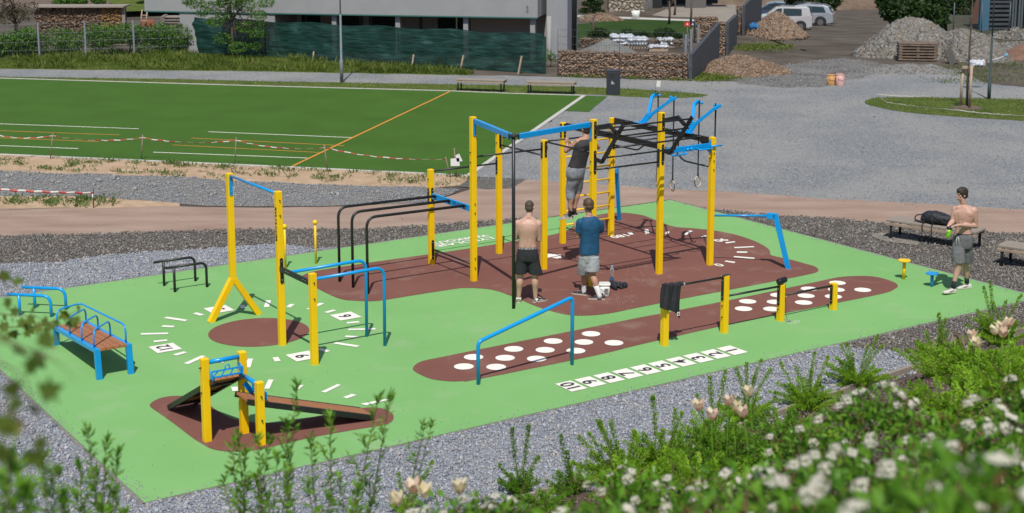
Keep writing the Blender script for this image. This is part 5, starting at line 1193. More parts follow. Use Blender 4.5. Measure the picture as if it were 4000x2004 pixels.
# ---------------------------------------------------------------- plants: shared makers
mLeafA=leafmat('mid_green_leaves',(0.06,0.15,0.018),(0.11,0.23,0.03),(0.16,0.27,0.05),2.0)
mLeafD=leafmat('dark_green_leaves',(0.016,0.04,0.008),(0.035,0.075,0.014),(0.055,0.10,0.02),1.2)
mLeafB=leafmat('brownish_leaves',(0.05,0.035,0.02),(0.09,0.07,0.03),(0.06,0.09,0.025),1.5)
mBark=mat('bark',(0.06,0.045,0.035),.9,(0.12,0.095,0.075),12,bs=.6,bscale=40)
mGrassB=leafmat('grass_blades',(0.11,0.17,0.025),(0.19,0.25,0.045),(0.30,0.31,0.10),1.1,.4)
mGrassW=leafmat('weed_blades',(0.08,0.14,0.025),(0.14,0.21,0.05),(0.22,0.25,0.09),2.0,.3)
def leaf_cloud(name,pos,size,m,parent=None,asp=.5,nrm_up=.3,kind=None,label=None,cat=None,dirs=None,off=(0,0,0)):
    """one small folded leaf per position"""
    pos=np.asarray(pos,float); n=len(pos)
    d=rng.normal(0,1,(n,3)) if dirs is None else np.asarray(dirs,float)+rng.normal(0,.35,(n,3)); d/=np.linalg.norm(d,axis=1)[:,None]+1e-9
    r=rng.normal(0,1,(n,3))+np.array([0,0,nrm_up*2]); a=np.cross(d,r); a/=np.linalg.norm(a,axis=1)[:,None]+1e-9; b=np.cross(a,d)
    L=np.broadcast_to(np.asarray(size,float),(n,))*rng.uniform(.7,1.3,n); L=L[:,None]
    P=np.stack([pos,pos+d*L*.5+a*L*asp*.5+b*L*.10,pos+d*L,pos+d*L*.5-a*L*asp*.5+b*L*.10],1)
    me=bpy.data.meshes.new(name); o3=np.array(OFF[parent.name]) if parent is not None else np.array(off)
    me.vertices.add(n*4); me.vertices.foreach_set('co',(P.reshape(-1,3)-o3).ravel()); me.loops.add(n*6)
    base=(np.arange(n)*4)[:,None]; me.loops.foreach_set('vertex_index',(base+np.array([0,1,2,0,2,3])).ravel()); me.polygons.add(n*2)
    me.polygons.foreach_set('loop_start',np.arange(n*2)*3); me.polygons.foreach_set('loop_total',np.full(n*2,3)); me.update(calc_edges=True); me.materials.append(m)
    o=bpy.data.objects.new(name,me); COL.objects.link(o)
    if parent is not None: o.parent=parent; OFF[o.name]=OFF[parent.name]
    else: o.location=off
    if kind: o['kind']=kind
    return setp(o,label,cat)
def blob_pts(n,blobs):
    """points near the surface of several ellipsoids"""
    out=[]; w=np.array([b[3]*b[4]*b[5] for b in blobs])**.67; w/=w.sum()
    for b,k in zip(blobs,(w*n).astype(int)):
        d=rng.normal(0,1,(k,3)); d/=np.linalg.norm(d,axis=1)[:,None]; r=rng.uniform(.55,1.0,k)**.5+rng.normal(0,.05,k)
        out.append(np.array(b[:3])+d*r[:,None]*np.array(b[3:6]))
    return np.concatenate(out)
def tree(name,label,base,h,blobs,nl,ls,m,trunk=.1,group=None,cat='tree',limbs=5,lean=(0,0)):
    T=thing(name,label,cat,tuple(base),group=group); b=V(base); tp=b+V((lean[0],lean[1],h*.8))
    mb=MB(); mb.tube([b,b.lerp(tp,.35)+V((.03,.02,0)),b.lerp(tp,.7)-V((.03,0,0)),tp],0,8,rr=[trunk,trunk*.8,trunk*.55,trunk*.2])
    for i in range(limbs):
        q=blobs[i%len(blobs)]; e=V(q[:3]); s=b.lerp(tp,random.uniform(.35,.8)); mb.tube([s,s.lerp(e,.5)+V((0,0,.1)),e],0,6,rr=[trunk*.4,trunk*.25,trunk*.08])
    mb.build('trunk',mBark,T); leaf_cloud('crown',blob_pts(nl,blobs),ls,m,T); return T
def tuft_pts(polyw,n,z=.0,dens=None):
    xs=[p[0] for p in polyw]; ys=[p[1] for p in polyw]; out=[]
    x=rng.uniform(min(xs),max(xs),n*3); y=rng.uniform(min(ys),max(ys),n*3); ok=inpoly(x,y,polyw); x,y=x[ok][:n],y[ok][:n]; return np.stack([x,y,np.full(len(x),z)],-1)
def grass(name,label,pts,h,m,w=.02,cat='grass'):
    n=len(pts); d=rng.normal(0,.28,(n,3)); d[:,2]=1; h=np.broadcast_to(h,(n,))
    return leaf_cloud(name,pts,h,m,asp=w,kind='stuff',label=label,cat=cat,dirs=d,nrm_up=0)
# tall grass below the screen fence, hedge side
rg_=[G(*q) for q in [(-100,262),(0,268),(1000,278),(1621,290),(1830,294),(1850,288),(1700,272),(1500,262),(1300,248),(1050,222),(700,214),(0,205),(-100,205)]]
P_=tuft_pts(rg_,22000); hh=np.array([.07+.22*(1 if noise.noise(V((p[0]*.35,p[1]*.35,3)))>-.1 else .3)*random.uniform(.4,1.2) for p in P_]); grass('tall_grass','tall unmown grass between the far path and the screen fence',P_,hh,mGrassB,.10)
gs=[G(*q) for q in strip]; P_=tuft_pts(gs,9000,.012); grass('short_grass','short grass on the strip between path and turf',P_,.06,mGrassB,.22)
isl=[(3378,402),(3390,392),(3427,384),(3582,382.4),(4000,389.4),(4300,398),(4300,500),(4000,474),(3776,460),(3543,440.6),(3415,417),(3388,409)]
islw=[V(p[:2]) for p in smoothpoly([G(*q) for q in isl],3)]; sheet('lawn_island',islw,Z1*4,mLawn); P_=tuft_pts(islw,9000,.015); grass('short_grass','short grass on the lawn island at the right',P_,.06,mGrassB,.22)
# weeds on the sandy strips
def weeds(name,label,seeds,m,n=30,h=.10,spread=.12):
    pos=[];dirs=[]
    for s in seeds:
        k=random.randint(n//3,n); sc=random.uniform(.5,1.3)
        for i in range(k): pos.append((s[0]+random.gauss(0,spread*sc),s[1]+random.gauss(0,spread*sc),.012)); dirs.append((random.gauss(0,.6),random.gauss(0,.6),random.uniform(.3,1)))
    o=leaf_cloud(name,pos,h,m,asp=.22,kind='stuff',label=label,cat='weeds',dirs=dirs); return o
sd=[]
for k in range(120):
    x=random.uniform(-20,1830); f=random.random()**1.5; yt=606+x*.0455; y=yt+2+f*(52 if x<900 else 40); sd.append(G(x,y))
weeds('weeds','low weeds scattered on the sandy strip along the turf',sd,mGrassW)
weeds('weeds','low weeds on the sandy verge left of the dirt path',[G(random.uniform(-20,460),random.gauss(788,9)) for k in range(45)],mGrassW,20,.13)
mRW=[G(random.uniform(2880,3080),random.gauss(188,8)) for k in range(60)]+[G(random.uniform(2700,2860),random.gauss(302,9)) for k in range(70)]+[G(random.uniform(2180,2700),random.gauss(299+0,3)+ (0)) for k in range(14)]+[G(x,298+(x-2180)*.034) for x in [random.uniform(2180,2700) for k in range(16)]]
weeds('weeds','green weeds along the stone wall and beside the rubble',mRW,mGrassB,40,.13,.25)
sd=[G(random.uniform(3640,4050),random.uniform(250,325)) for k in range(70)]+[G(random.uniform(3250,3340),random.gauss(175,4)) for k in range(0)]
weeds('weeds','sparse weeds on the brown ground at the right edge',sd,mGrassW,34,.10,.35)
# ---------------------------------------------------------------- white house
mRender=mat('white_render',(0.28,0.285,0.29),.9,(0.305,0.31,0.315),1.2,bs=.05,bscale=80); mRender2=mat('grey_render',(0.27,0.28,0.30),.9,(0.30,0.31,0.33),1.2)
mGlassD=mat('dark_window_glass',(0.012,0.014,0.016),.06,spec=.6); mCurt=mat('curtain',(0.16,0.15,0.14),.9,(0.22,0.21,0.19),3,stretch=(14,14,.3)); mFrame=mat('dark_frame',(0.02,0.022,0.025),.5); mTeal=mat('teal_edge',(0.03,0.14,0.12),.7)
mGalvNum=mat('grey_numerals',(0.10,0.10,0.11),.6)
def house():
    yR=63.0; z0=1.80
    def F(px,py,y): return PY(px,py,y)
    xr=F(2100,70,yR).x; A=V((xr,yR,0)); 
    # front plane: from right corner A to left end B at the same slab height
    d=ray(565,42); t=(z0-HC)/d.z; B=CPOS+d*t; B=V((B.x,B.y,0)); dr=(B-A).normalized(); n=V((-dr.y,dr.x,0)); n=n if n.y>0 else -n; L=(B-A).length
    T=thing('white_house','modern white rendered house with an overhanging upper storey and dark ground floor windows','house',(A.x,A.y,-1.5))
    def pt(a,b,z): p=A+dr*a+n*b; return V((p.x,p.y,z))
    def blk(name,a0,a1,b0,b1,za,zb,m,bev=0):
        mb=MB(); vs=[pt(a0,b0,za),pt(a1,b0,za),pt(a1,b1,za),pt(a0,b1,za),pt(a0,b0,zb),pt(a1,b0,zb),pt(a1,b1,zb),pt(a0,b1,zb)]
        mb.add(vs,[(0,1,2,3),(7,6,5,4),(0,4,5,1),(1,5,6,2),(2,6,7,3),(3,7,4,0)]); return mb.build(name,m,T,fix=True,bev=bev)
    def aat(px,py,b=0):
        P=PN(px,py,pt(0,b,0),n); return (P-A).dot(dr)
    blk('upper_storey',0,L,0,3.2,z0,7,mRender)
    blk('edge_strip',-.01,L+.01,-.02,.06,z0-.05,z0-.004,mTeal)
    aL=aat(1072,60)
    blk('wall',aL,aat(700,50),.03,3,-1.5,z0-.004,mRender)           # solid white part at the left
    aW=aat(1125,100,2.0); aE=aat(1838,100,2.0)
    blk('back_wall',-.3,aE,2.0,2.2,-1.5,z0-.004,mat('beige_wall',(0.30,0.265,0.25),.9)); blk('back_wall',aW,aL,2.0,2.2,-1.5,z0-.004,mRender)
    seg=[(1125,1135,mFrame),(1135,1160,mCurt),(1160,1178,mRender2),(1178,1250,mGlassD),(1250,1302,mCurt),(1315,1398,mGlassD),(1398,1418,mFrame),(1418,1440,mCurt),(1440,1455,mFrame),(1455,1550,mGlassD),(1562,1636,mCurt),(1636,1650,mFrame),(1650,1710,mCurt),(1710,1780,mGlassD),(1785,1812,mGlassD),(1826,1838,mFrame)]
    for a,b,m in seg:
        o=blk('window' if m is mGlassD else ('curtain' if m is mCurt else 'window_frame'),aat(b,100,2.05),aat(a,100,2.05),2.06 if m is mGlassD else 2.10,2.24,-1.4,z0-.006,m)
    blk('window_frame',aE,aW,2.02,2.05,z0-.12,z0-.01,mFrame)
    for px in (1308,1556,1821,2082): a=aat(px,100,.25); blk('column',a-.10,a+.10,.15,.40,-1.5,z0-.004,mRender)
    # right end: set back solid grey wall
    q=PY(2134,200,yR+.9); a=(V((q.x,q.y,0))-A).dot(dr)
    blk('side_wall',a-.02,a-.9,.9,3.4,-1.5,8,mRender2)
    hz=PY(2060,38,yR).z
    for ch,dz in (('6',.10),('0',-.08)): text_mesh('house_number',ch,.19,mGalvNum,T,M4=mframe(pt(aat(2060,38),-.012,hz+dz),-dr,(0,0,1)))
    m=MB(); m.tube([pt(-.35,.7,-1.5),pt(-.35,.7,z0)],.10,10); m.build('column',mRender,T)
house()
# round dark column at the right of the house
c=G(2243,170); T=thing('steel_column','dark round steel column between the white house and the garden','column',(c.x,62.5,0)); c=V((PY(2243,170,62.5).x,62.5,0)); MB().tube([c,c+UP*6],.10,10).build('column',mFrame,T)
T=thing('gate_post','pale round post beside the white house','post',tuple(G(2200,212))); c=G(2200,212); MB().tube([c,c+UP*zat(c,122)],.07,10).build('post',mRender2,T)
# ---------------------------------------------------------------- green screen fence
def screen():
    A=G(2130,289); B=G(1057,224); d=(B-A).normalized(); C_=A+d*((B-A).length*1.36); n=V((-d.y,d.x,0)); n=-n if n.y>0 else n
    T=thing('screen_fence','long fence covered with sagging dark green screen netting','fence',tuple(A)); L=(C_-A).length; H0=1.52
    m_,nt,p,out=new_mat('green_netting'); p.inputs['Roughness'].default_value=.45; co=coords(nt); c=ramp(nt,nz(nt,co,1.2,5,stretch=(1,1,3)),[(.38,(0.003,0.028,0.022)),(.60,(0.009,0.052,0.043)),(.78,(0.045,0.105,0.095))]); nt.links.new(c,p.inputs['Base Color']); bump(nt,p,nz(nt,co,2.2,5,stretch=(.5,.5,2.5)),.6,.15); p.inputs['Alpha'].default_value=.93
    mb=MB(); nu,nv=150,10; vs=[];fs=[]
    for i in range(nu+1):
        s=i/nu*L
        for j in range(nv+1):
            t=j/nv; sag=.04*math.sin(s*1.9)*t; w=.05*noise.noise(V((s*.8,t*2.5,1)))+.035*noise.noise(V((s*2.5,t*7,5))); P=A+d*s-n*.03*0+n*(.06+w); vs.append((P.x,P.y,(H0+sag)*t+.02))
    for i in range(nu):
        for j in range(nv): a=i*(nv+1)+j; fs.append((a,a+nv+1,a+nv+2,a+1))
    mb.add(vs,fs,True); mb.build('netting',m_,T)
    mPost=mat('dark_green_post',(0.01,0.04,0.035),.5)
    for k in range(9):
        P=A+d*(k*L/8.0); MB().box((P.x,P.y,.72),.06,.06,1.44).build('post',mPost,T)
    for z in (.3,.8,1.35): MB().tube([A+UP*z,C_+UP*z],.008,5).build('wire',mPost,T)
    return T
screen()
mNewW=mat('raw_timber',(0.34,0.25,0.18),.85,(0.42,0.32,0.24),14)
for i,(b_,t_) in enumerate(((Zc(570,605),Zc(583,518)),(Zc(1078,628),Zc(1096,588)),(Zc(1568,675),Zc(1587,548)),(Zc(2052,720),Zc(2088,555)),(Zd2(62,745),Zd2(98,563)))):
    B=G(*b_); B=G(b_[0],b_[1]+2); tp=PY(*t_,B.y+.15); T=thing('leaning_stake',['slanted timber stake against the green screen, first from the left','very short timber stub against the green screen, second from the left','slanted timber stake against the green screen, third from the left','slanted timber stake against the green screen, second from the right','slanted timber stake at the right end of the green screen'][i],'stake',tuple(B),group='stakes propped against the green screen'); m=MB(); m.beam(B,tp,.05,.05); m.build('stake',mNewW,T)
# ---------------------------------------------------------------- lamp posts
mGalv=mat('galvanised_steel',(0.22,0.25,0.28),.45,(0.28,0.31,0.34),6,metal=.3); mGalvD=mat('dark_steel_paint',(0.05,0.08,0.09),.5)
def lamp(label,b,w_px,steps,m):
    B=G(*b); sc=B.y/FPX/math.cos(PIT)*1.0; T=thing('lamp_post',label,'lamp post',tuple(B),group='street lamps')
    pts=[];rr=[]
    for y,w in steps: z=0 if y is None else zat(B,y); pts.append(B+UP*z); rr.append(w*sc/2)
    MB().tube(pts,0,14,rr=rr).build('pole',m,T)
    top=pts[-1].z+0; MB().tube([B+UP*top,B+UP*5.2],rr[-1]*.9,12).build('pole_top',m,T)
    mh=MB(); mh.box(tuple(B+V((.25,0,5.22))),.7,.22,.07); mh.build('lantern',m,T,bev=.02)
lamp('grey street lamp post in front of the green screen',(1335,323),14,[(None,13.5),(236,13.5),(232,9.5),(60,8.5),(57,6)],mGalv)
lamp('dark grey lamp post behind the lawn island at the right',Zm(3000,0,2.576)(2222,1000),14,[(None,14),(325,14),(320,9),(147,8.5),(143,6)],mGalvD)
# ---------------------------------------------------------------- gabion walls
def gabmat(name,cols,size=.17):
    m=gravelmat(name,cols,size,bs=1.0); return m
mStG=stonemat('peach_stone',[(0.20,0.125,0.08),(0.34,0.235,0.165),(0.42,0.31,0.23),(0.24,0.16,0.11),(0.30,0.23,0.18)])
mGab=gabmat('gabion_stone',[(0.16,0.095,0.06),(0.30,0.20,0.135),(0.38,0.28,0.20),(0.22,0.145,0.10),(0.33,0.24,0.18)],.14)
mWire=mat('grey_mesh_wire',(0.07,0.075,0.085),.5); mPanel=mat('slate_mesh_panel',(0.045,0.048,0.058),.7,(0.075,0.078,0.09),5,bs=.5,bscale=14,stretch=(1,1,3))
def gabion(name,label,A,B,h,th,stones=True,wire=True,seed=0,mesh_above=0,group=None):
    A=V((A[0],A[1],A[2] if len(A)>2 else 0)); B=V((B[0],B[1],B[2] if len(B)>2 else 0)); d=B-A; L=d.length; d.normalize(); n=V((-d.y,d.x,0)); n=n if n.y>0 else -n
    T=thing(name,label,'stone wall',tuple(A),group=group); mb=MB(); q=[A+n*.05,B+n*.05,B+n*th,A+n*th]
    mb.add([*q,*[x+UP*h for x in q]],[(3,2,1,0),(4,5,6,7),(0,1,5,4),(1,2,6,5),(2,3,7,6),(3,0,4,7)]); mb.build('fill',mGab,T)
    if stones:
        k=int(L*h*210); s=rng.uniform(0,L,k); z=rng.uniform(.03,h-.03,k); P=np.array(A)[None]+np.outer(s,np.array(d))+np.array(n)*.05; P[:,2]+=z
        scatter_mesh('stones',P,rng.uniform(.03,.062,k),mStG,'cube',asp=(1.3,.8,.55),tilt=.7,parent=T,kind='stuff')
        k=int(L*th*60); s=rng.uniform(0,L,k); P=np.array(A)[None]+np.outer(s,np.array(d))+np.outer(rng.uniform(.05,th,k),np.array(n)); P[:,2]+=h
        scatter_mesh('stones',P,rng.uniform(.045,.08,k),mStE,'cube',asp=(1.2,.8,.5),tilt=.7,parent=T,kind='stuff')
    if wire:
        w=MB(); f=-n*.04
        for z in [0.02+i*(h-.02)/3 for i in range(4)]: w.tube([A+f+UP*z,B+f+UP*z],.014,5)
        for i in range(int(L/2.4)+2): P=A+d*min(L,i*2.4)+f; w.tube([P,P+UP*(h+mesh_above)],.014,5)
        w.build('wire_cage',mWire,T)
    if mesh_above:
        for i in range(int(L/.10)): P=A+d*(i*.10)-n*.03; MBW.tube([P+UP*h,P+UP*(h+mesh_above)],.003,3,cap=False)
        for z in (h+.3,h+.6,h+mesh_above): MBW.tube([A-n*.03+UP*z,B-n*.03+UP*z],.006,4,cap=False)
        MBW.build('mesh_panel',mWire,T)
    return T
MBW=MB()
A=G(2180,297); B=G(2687,315); gabion('gabion_wall','long low wall of brown stones in wire baskets behind the waste bin',A,B,zat(B,218),.5,mesh_above=.85)
# angled mesh panel wall running back from the corner
def panel(label,b0,b1,t0,t1,th=.12,m=mPanel,cat='mesh fence'):
    A=G(*b0); B=G(*b1); hA=zat(A,t0); hB=zat(B,t1); n=V(((B-A).y,-(B-A).x,0)).normalized()*th; T=thing('mesh_wall',label,cat,tuple(A)); mb=MB(); q=[A,B,B+n,A+n]; hs=[hA,hB,hB,hA]
    mb.add([*q,*[x+UP*h for x,h in zip(q,hs)]],[(3,2,1,0),(4,5,6,7),(0,1,5,4),(1,2,6,5),(2,3,7,6),(3,0,4,7)]); mb.build('panel',m,T,fix=True)
    w=MB(); k=6
    for i in range(k+1):
        P=A.lerp(B,i/k)-n*.15; h=hA+(hB-hA)*i/k; w.tube([P,P+UP*(h+.02)],.02,5)
    for t in (.25,.5,.75,1): w.tube([A-n*.15+UP*hA*t,B-n*.15+UP*hB*t],.014,4)
    w.build('wire_frame',mWire,T); return T
panel('dark slanting mesh panel wall running back from the stone wall corner',(2690,317),(2798,250),212,88)
z3=Zd2
A=G(2800,218); B=G(2832,217); gabion('gabion_pillar','brown stone pillar behind the dark mesh panel wall',A,B,zat(A,88),.5)
panel('second dark mesh panel with a pale gap, right of the brown stone pillar',(2834,216),(2868,170),88,57)
A=G(2882,138); B=G(2896,138); gabion('gabion_pillar','brown stone pillar furthest right near the blue tarpaulin',A,B,zat(A,25),.5,seed=4)
panel('dark mesh panel wall nearest the parked cars',(2898,140),(2965,92),22,-55)
A=G(2715,168); B=G(2802,168); gabion('gabion_wall','brown stone retaining wall below the pale driveway',A,B,zat(A,70),.5)
A=G(2195,137); B=G(2238,137); gabion('gabion_wall','brown stone wall section beside the white house',A,B,zat(A,55),.5)
A=G(2262,185); B=G(2700,190); gabion('gabion_wall','low brown stone edging below the shrubs of the garden',A,B,zat(A,153),.4)
for i,(x,yb,yt) in enumerate(((2678,218,135),(2699,190,114),(2727,165,97))):
    c=G(x,yb+0); c=G(x,max(yb,200)); T=thing('fence_post',['galvanised fence post, nearest of the three behind the stone wall','galvanised fence post, middle one of the three behind the stone wall','galvanised fence post, farthest of the three behind the stone wall'][i],'post',tuple(c),group='bare galvanised posts'); h=zat(c,yt); MB().box((c.x,c.y,h/2),.11,.08,h).build('post',mGalv,T,bev=.005)
# ---------------------------------------------------------------- building site behind the wall
mSandG=gravelmat('grey_grit',[(0.13,0.135,0.13),(0.18,0.185,0.18),(0.22,0.22,0.215)],.05,bs=.4)
def heap(name,label,c,rx,ry,h,m,cat='heap',stones=None,n=0,ss=(.06,.12),seed=1,shape=1.3,base=None):
    T=thing(name,label,cat,(c[0],c[1],c[2] if len(c)>2 else 0)); c=V((c[0],c[1],c[2] if len(c)>2 else 0)); mb=MB(); R_=26; A_=64
    def hf(r,a): return h*max(0,1-r**shape)*(1+.16*noise.noise(V((math.cos(a)*2*r,math.sin(a)*2*r,seed))))
    vs=[c+UP*hf(0,0)]; fs=[]
    for i in range(1,R_+1):
        r=i/R_
        for k in range(A_):
            a=k*2*math.pi/A_; e=1+.22*noise.noise(V((math.cos(a)*1.4,math.sin(a)*1.4,seed*3.1))); vs.append(c+V((math.cos(a)*rx*r*e,math.sin(a)*ry*r*e,hf(r,a)+.05*r*(1-r)*noise.noise(V((math.cos(a)*r*6,math.sin(a)*r*6,seed)))-.02*(r==1))))
    for k in range(A_): fs.append((0,1+k,1+(k+1)%A_))
    for i in range(R_-1):
        for k in range(A_): a=1+i*A_; fs.append((a+k,a+A_+k,a+A_+(k+1)%A_,a+(k+1)%A_))
    mb.add(vs,fs,True); mb.build('mound',m,T,fix=True)
    if n:
        r=np.sqrt(rng.uniform(0,1,n)); a=rng.uniform(0,2*math.pi,n); P=[]
        for rr_,aa in zip(r,a):
            e=1+.22*noise.noise(V((math.cos(aa)*1.4,math.sin(aa)*1.4,seed*3.1))); P.append(c+V((math.cos(aa)*rx*rr_*e,math.sin(aa)*ry*rr_*e,hf(rr_,aa))))
        scatter_mesh('stones',np.array(P),rng.uniform(ss[0],ss[1],n),stones,'cube',parent=T,kind='stuff')
    return T
def hp(px,py,pt,rxpx,ry,**k):
    c=G(px,py); y_=c.y+ry*.85; c=V((c.x*y_/c.y,y_,terrain(c.x*y_/c.y,y_))); h=zat(c,pt)-c.z; return dict(c=c,rx=rxpx*c.y/FPX,ry=ry,h=h,**k)
k=hp(2375,222,150,120,1.9); heap('grit_heap','smooth grey heap of grit behind the long stone wall',k['c'],k['rx'],k['ry'],k['h'],mSandG,'grit heap',shape=1.1)
k=hp(3035,150,75,118,2.2); k['c'].z=0; heap('rubble_heap','brown heap of rubble in front of the parked white car',k['c'],k['rx'],k['ry'],k['h'],mGab,'rubble heap',mStE,2600,(.05,.12),2)
k=hp(2905,308,212,150,2.6); heap('soil_heap','flat heap of pale stones and soil at the corner of the dark mesh wall',(G(2900,290).x,G(2900,290).y+1.2,0),1.9,2.4,.55,mGab,'soil heap',mStE,1500,(.03,.09),3)
k=hp(3555,226,78,225,3.0); heap('stone_heap','large heap of pale broken stones behind the timber stack',k['c'],k['rx'],k['ry'],k['h'],mStones,'stone heap',mStR,5600,(.07,.17),5,1.5)
k=hp(3765,240,122,160,2.8); heap('stone_heap','lower pale stone heap right of the timber stack',k['c'],k['rx'],k['ry'],k['h'],mStones,'stone heap',mStR,4600,(.07,.16),8,1.6)
c=G(3560,282); heap('gravel_heap','low dark grey gravel heap spreading in front of the timber stack',(c.x,c.y+.4,0),2.0,1.2,.30,mTrack,'gravel heap',mStR,500,(.02,.06),6,1.0)
c=G(4000,232); heap('soil_heap','reddish soil heap cut by the right edge of the picture',(c.x+.4,c.y+.8,0),1.3,1.2,.6,mat('red_soil',(0.14,0.075,0.05),.95,(0.20,0.12,0.085),3,8,bs=.8,bscale=14,world=True,bd=.05),'soil heap',None,0,(.1,.1),9)
# pallets of bagged material under white sheeting
mFoil=mat('white_sheeting',(0.42,0.45,0.50),.4,(0.60,0.62,0.66),2.5,bs=1.0,bscale=9,bd=.05); mBagPrint=mat('grey_print',(0.12,0.15,0.16),.7)
def bags(label,x0,x1,yb,yt,dep,stripes=0,dark=False,tilt=0):
    c=G((x0+x1)/2,yb); w=(x1-x0)*c.y/FPX; c=V((c.x,c.y+dep/2,0)); h=zat(V((c.x,c.y-dep/2,0)),yt); T=thing('wrapped_pallet',label,'wrapped pallet',tuple(c),group='wrapped pallets behind the stone wall')
    mb=MB(); mb.box(tuple(c+UP*.06),w*.95,dep*.9,.11); mb.build('pallet',mNewW,T); mb=MB(); nl=max(2,int(h/.16))
    for i in range(nl):
        for j in range(3): ell(mb,c+V((w*(-.32+.32*j)+random.uniform(-.03,.03),random.uniform(-.02,.02),.13+(i+.5)*(h-.13)/nl)),XR,YB,UP,w*.21,dep*.52,(h-.13)/nl*.72)
    o=mb.build('sheeting',mFoil,T); remesh(o,.03,2,.03,7)
    for i in range(stripes):
        x=c.x-w*.38+i*w*.76/max(1,stripes-1); m=MB(); m.beam((x-.02,c.y-dep*.53,h*.25),(x+.05,c.y-dep*.53,h*.75),.05,.02,(0,1,0)); m.build('printed_stripe',mBagPrint,T)
    return T
bags('rumpled white wrapped pallet rising behind the grit heap',2385,2480,190,140,1.2)
bags('white wrapped pallet with dark stripes in the middle of the site',2450,2535,192,150,1.1,7)
bags('grey and white wrapped pallet with a small bucket on it',2525,2580,186,155,1.1)
bags('white wrapped pallet at the right of the row',2570,2636,190,150,1.2)
bags('small flat white sheeted bundle right of the striped pallet',2535,2612,202,180,.8)
bags('small white bundle close behind the wall at the left',2320,2405,212,186,.6,2)
c=G(2565,186); c=V((c.x,c.y+.5,zat(V((c.x,c.y+.5,0)),158))); T=thing('site_bucket','small beige bucket standing on the wrapped pallet','bucket',tuple(c)); MB().tube([c,c+UP*.22],0,16,rr=[.10,.125]).build('tub',mOr2,T)
# ---------------------------------------------------------------- garden and stone house
gl=[G(*q) for q in [(2255,182),(2700,186),(2715,112),(2730,82),(2500,76),(2420,78),(2255,95)]]; sheet('garden_lawn',gl,Z1*2,mLawn2)
sheet('driveway',[G(*q) for q in [(2545,60),(2650,18),(2872,20),(2880,90),(2830,100),(2760,70),(2600,66)]],Z1*3,mat('paving',(0.22,0.19,0.16),.9,(0.27,0.24,0.20),.8,8,world=True)); sheet('garden_path',[G(*q) for q in [(2255,60),(2720,78),(2715,84),(2255,68)]],Z1*4,mKerb)
mStoneF=gravelmat('pale_stone_cladding',[(0.28,0.235,0.18),(0.38,0.33,0.265),(0.33,0.285,0.225),(0.42,0.37,0.30)],.22,bs=1.0)
def shouse():
    y=88.0; x0=PY(2378,60,y).x; x1=PY(2517,60,y).x; T=thing('stone_house','house corner clad in pale rough stone with a dark open garage','house',(x0,y,0))
    m=MB(); m.box(((x0+x1)/2,y+.7,2.6),x1-x0,1.4,5.2); m.build('stone_pier',mStoneF,T)
    xa=PY(2250,60,y+1.5).x; m=MB(); m.box(((xa+x0)/2,y+2,2.6),x0-xa,1,5.2); m.build('wall',mat('brown_wall',(0.13,0.105,0.085),.9,(0.17,0.14,0.115),2),T)
    xb=PY(2548,60,y+.5).x; m=MB(); m.box(((x1+xb)/2,y+1.2,2.6),xb-x1,1.4,5.2); m.build('grey_pier',mat('grey_stone',(0.10,0.10,0.10),.9,(0.16,0.155,0.15),5),T)
    xc=PY(2600,60,y).x; m=MB(); m.box(((xb+xc)/2,y+2.5,2.6),xc-xb,.4,5.2); m.build('door_recess',mFrame,T)
    gw=12.6-xc; m=MB(); m.box((xc+gw/2,y+6,2.6),gw,.4,5.2); m.build('garage_back',mFrame,T); m=MB(); m.box((xc+gw/2,y+3.4,4.6),gw+.4,5.6,.5); m.build('roof',mFrame,T)
    m=MB(); m.box((xc+2.0,y+2.4,1.2),1.2,.3,2.6); m.build('door',mat('grey_door',(0.12,0.115,0.11),.6),T)
shouse()
# cloud-pruned pine
def topiary():
    c=G(2315,66); T=thing('cloud_pruned_pine','small pine pruned into flat green pads in front of the stone house','tree',tuple(c)); s=c.y/FPX
    X=lambda px,py:V((PY(px,py,c.y).x,c.y,PY(px,py,c.y).z)); MB().tube([c,X(2318,40),X(2312,20),X(2314,-10)],0,8,rr=[.12,.09,.07,.04]).build('trunk',mBark,T)
    for (x,y,r) in ((2293,15,22),(2338,11,20),(2325,27,24),(2285,42,24),(2337,46,26),(2312,-4,18)):
        q=X(x,y); MB().tube([X(2315,y+4),q],.03,5).build('limb',mBark,T); leaf_cloud('foliage_pad',blob_pts(500,[(q.x,q.y,q.z,r*s,r*s*.8,.13)]),.10,mLeafD,T)
topiary()
# garden shrubs and saplings
for i,(x,yb,wpx,hpx,lab) in enumerate(((2340,180,62,60,'dark rose shrub at the left of the garden'),(2445,180,60,58,'dark shrub second from the left in the garden row'),(2512,180,50,48,'low dark shrub in the middle of the garden row'),(2600,182,75,60,'broad dark shrub at the right of the garden row'),(2655,184,45,44,'small dark shrub last in the garden row'))):
    c=G(x,yb); s=c.y/FPX; w=wpx*s*.85; h=hpx*s*1.15; tree('garden_shrub',lab,c,h,[(c.x+random.uniform(-.3,.3)*w,c.y+random.uniform(-.2,.2),h*(.35+.45*random.random()),w*.7,w*.6,h*.32) for k in range(9)],2600,.09,mLeafD,.03,'dark shrubs in the garden','shrub')
for i,(x,yb,yt,lab) in enumerate(((2314,150,70,'thin young tree trunk above the first garden shrub'),(2613,95,5,'bare young trunk at the right of the garden'),(2635,60,-10,'bare young trunk in front of the garage'),(2697,100,-5,'thin bare trunk behind the two signs'))):
    c=G(x,yb); T=thing('young_tree',lab,'tree',tuple(c),group='bare young trees in the garden'); h=zat(c,yt); mb=MB(); mb.tube([c,c+V((.04,0,h*.5)),c+V((0,0,h))],0,6,rr=[.07,.06,.04]); 
    for k in range(5): a=c+UP*h*random.uniform(.5,.95); mb.tube([a,a+V((random.uniform(-.4,.4),random.uniform(-.2,.2),.4))],0,4,rr=[.02,.006])
    mb.build('trunk',mBark,T)
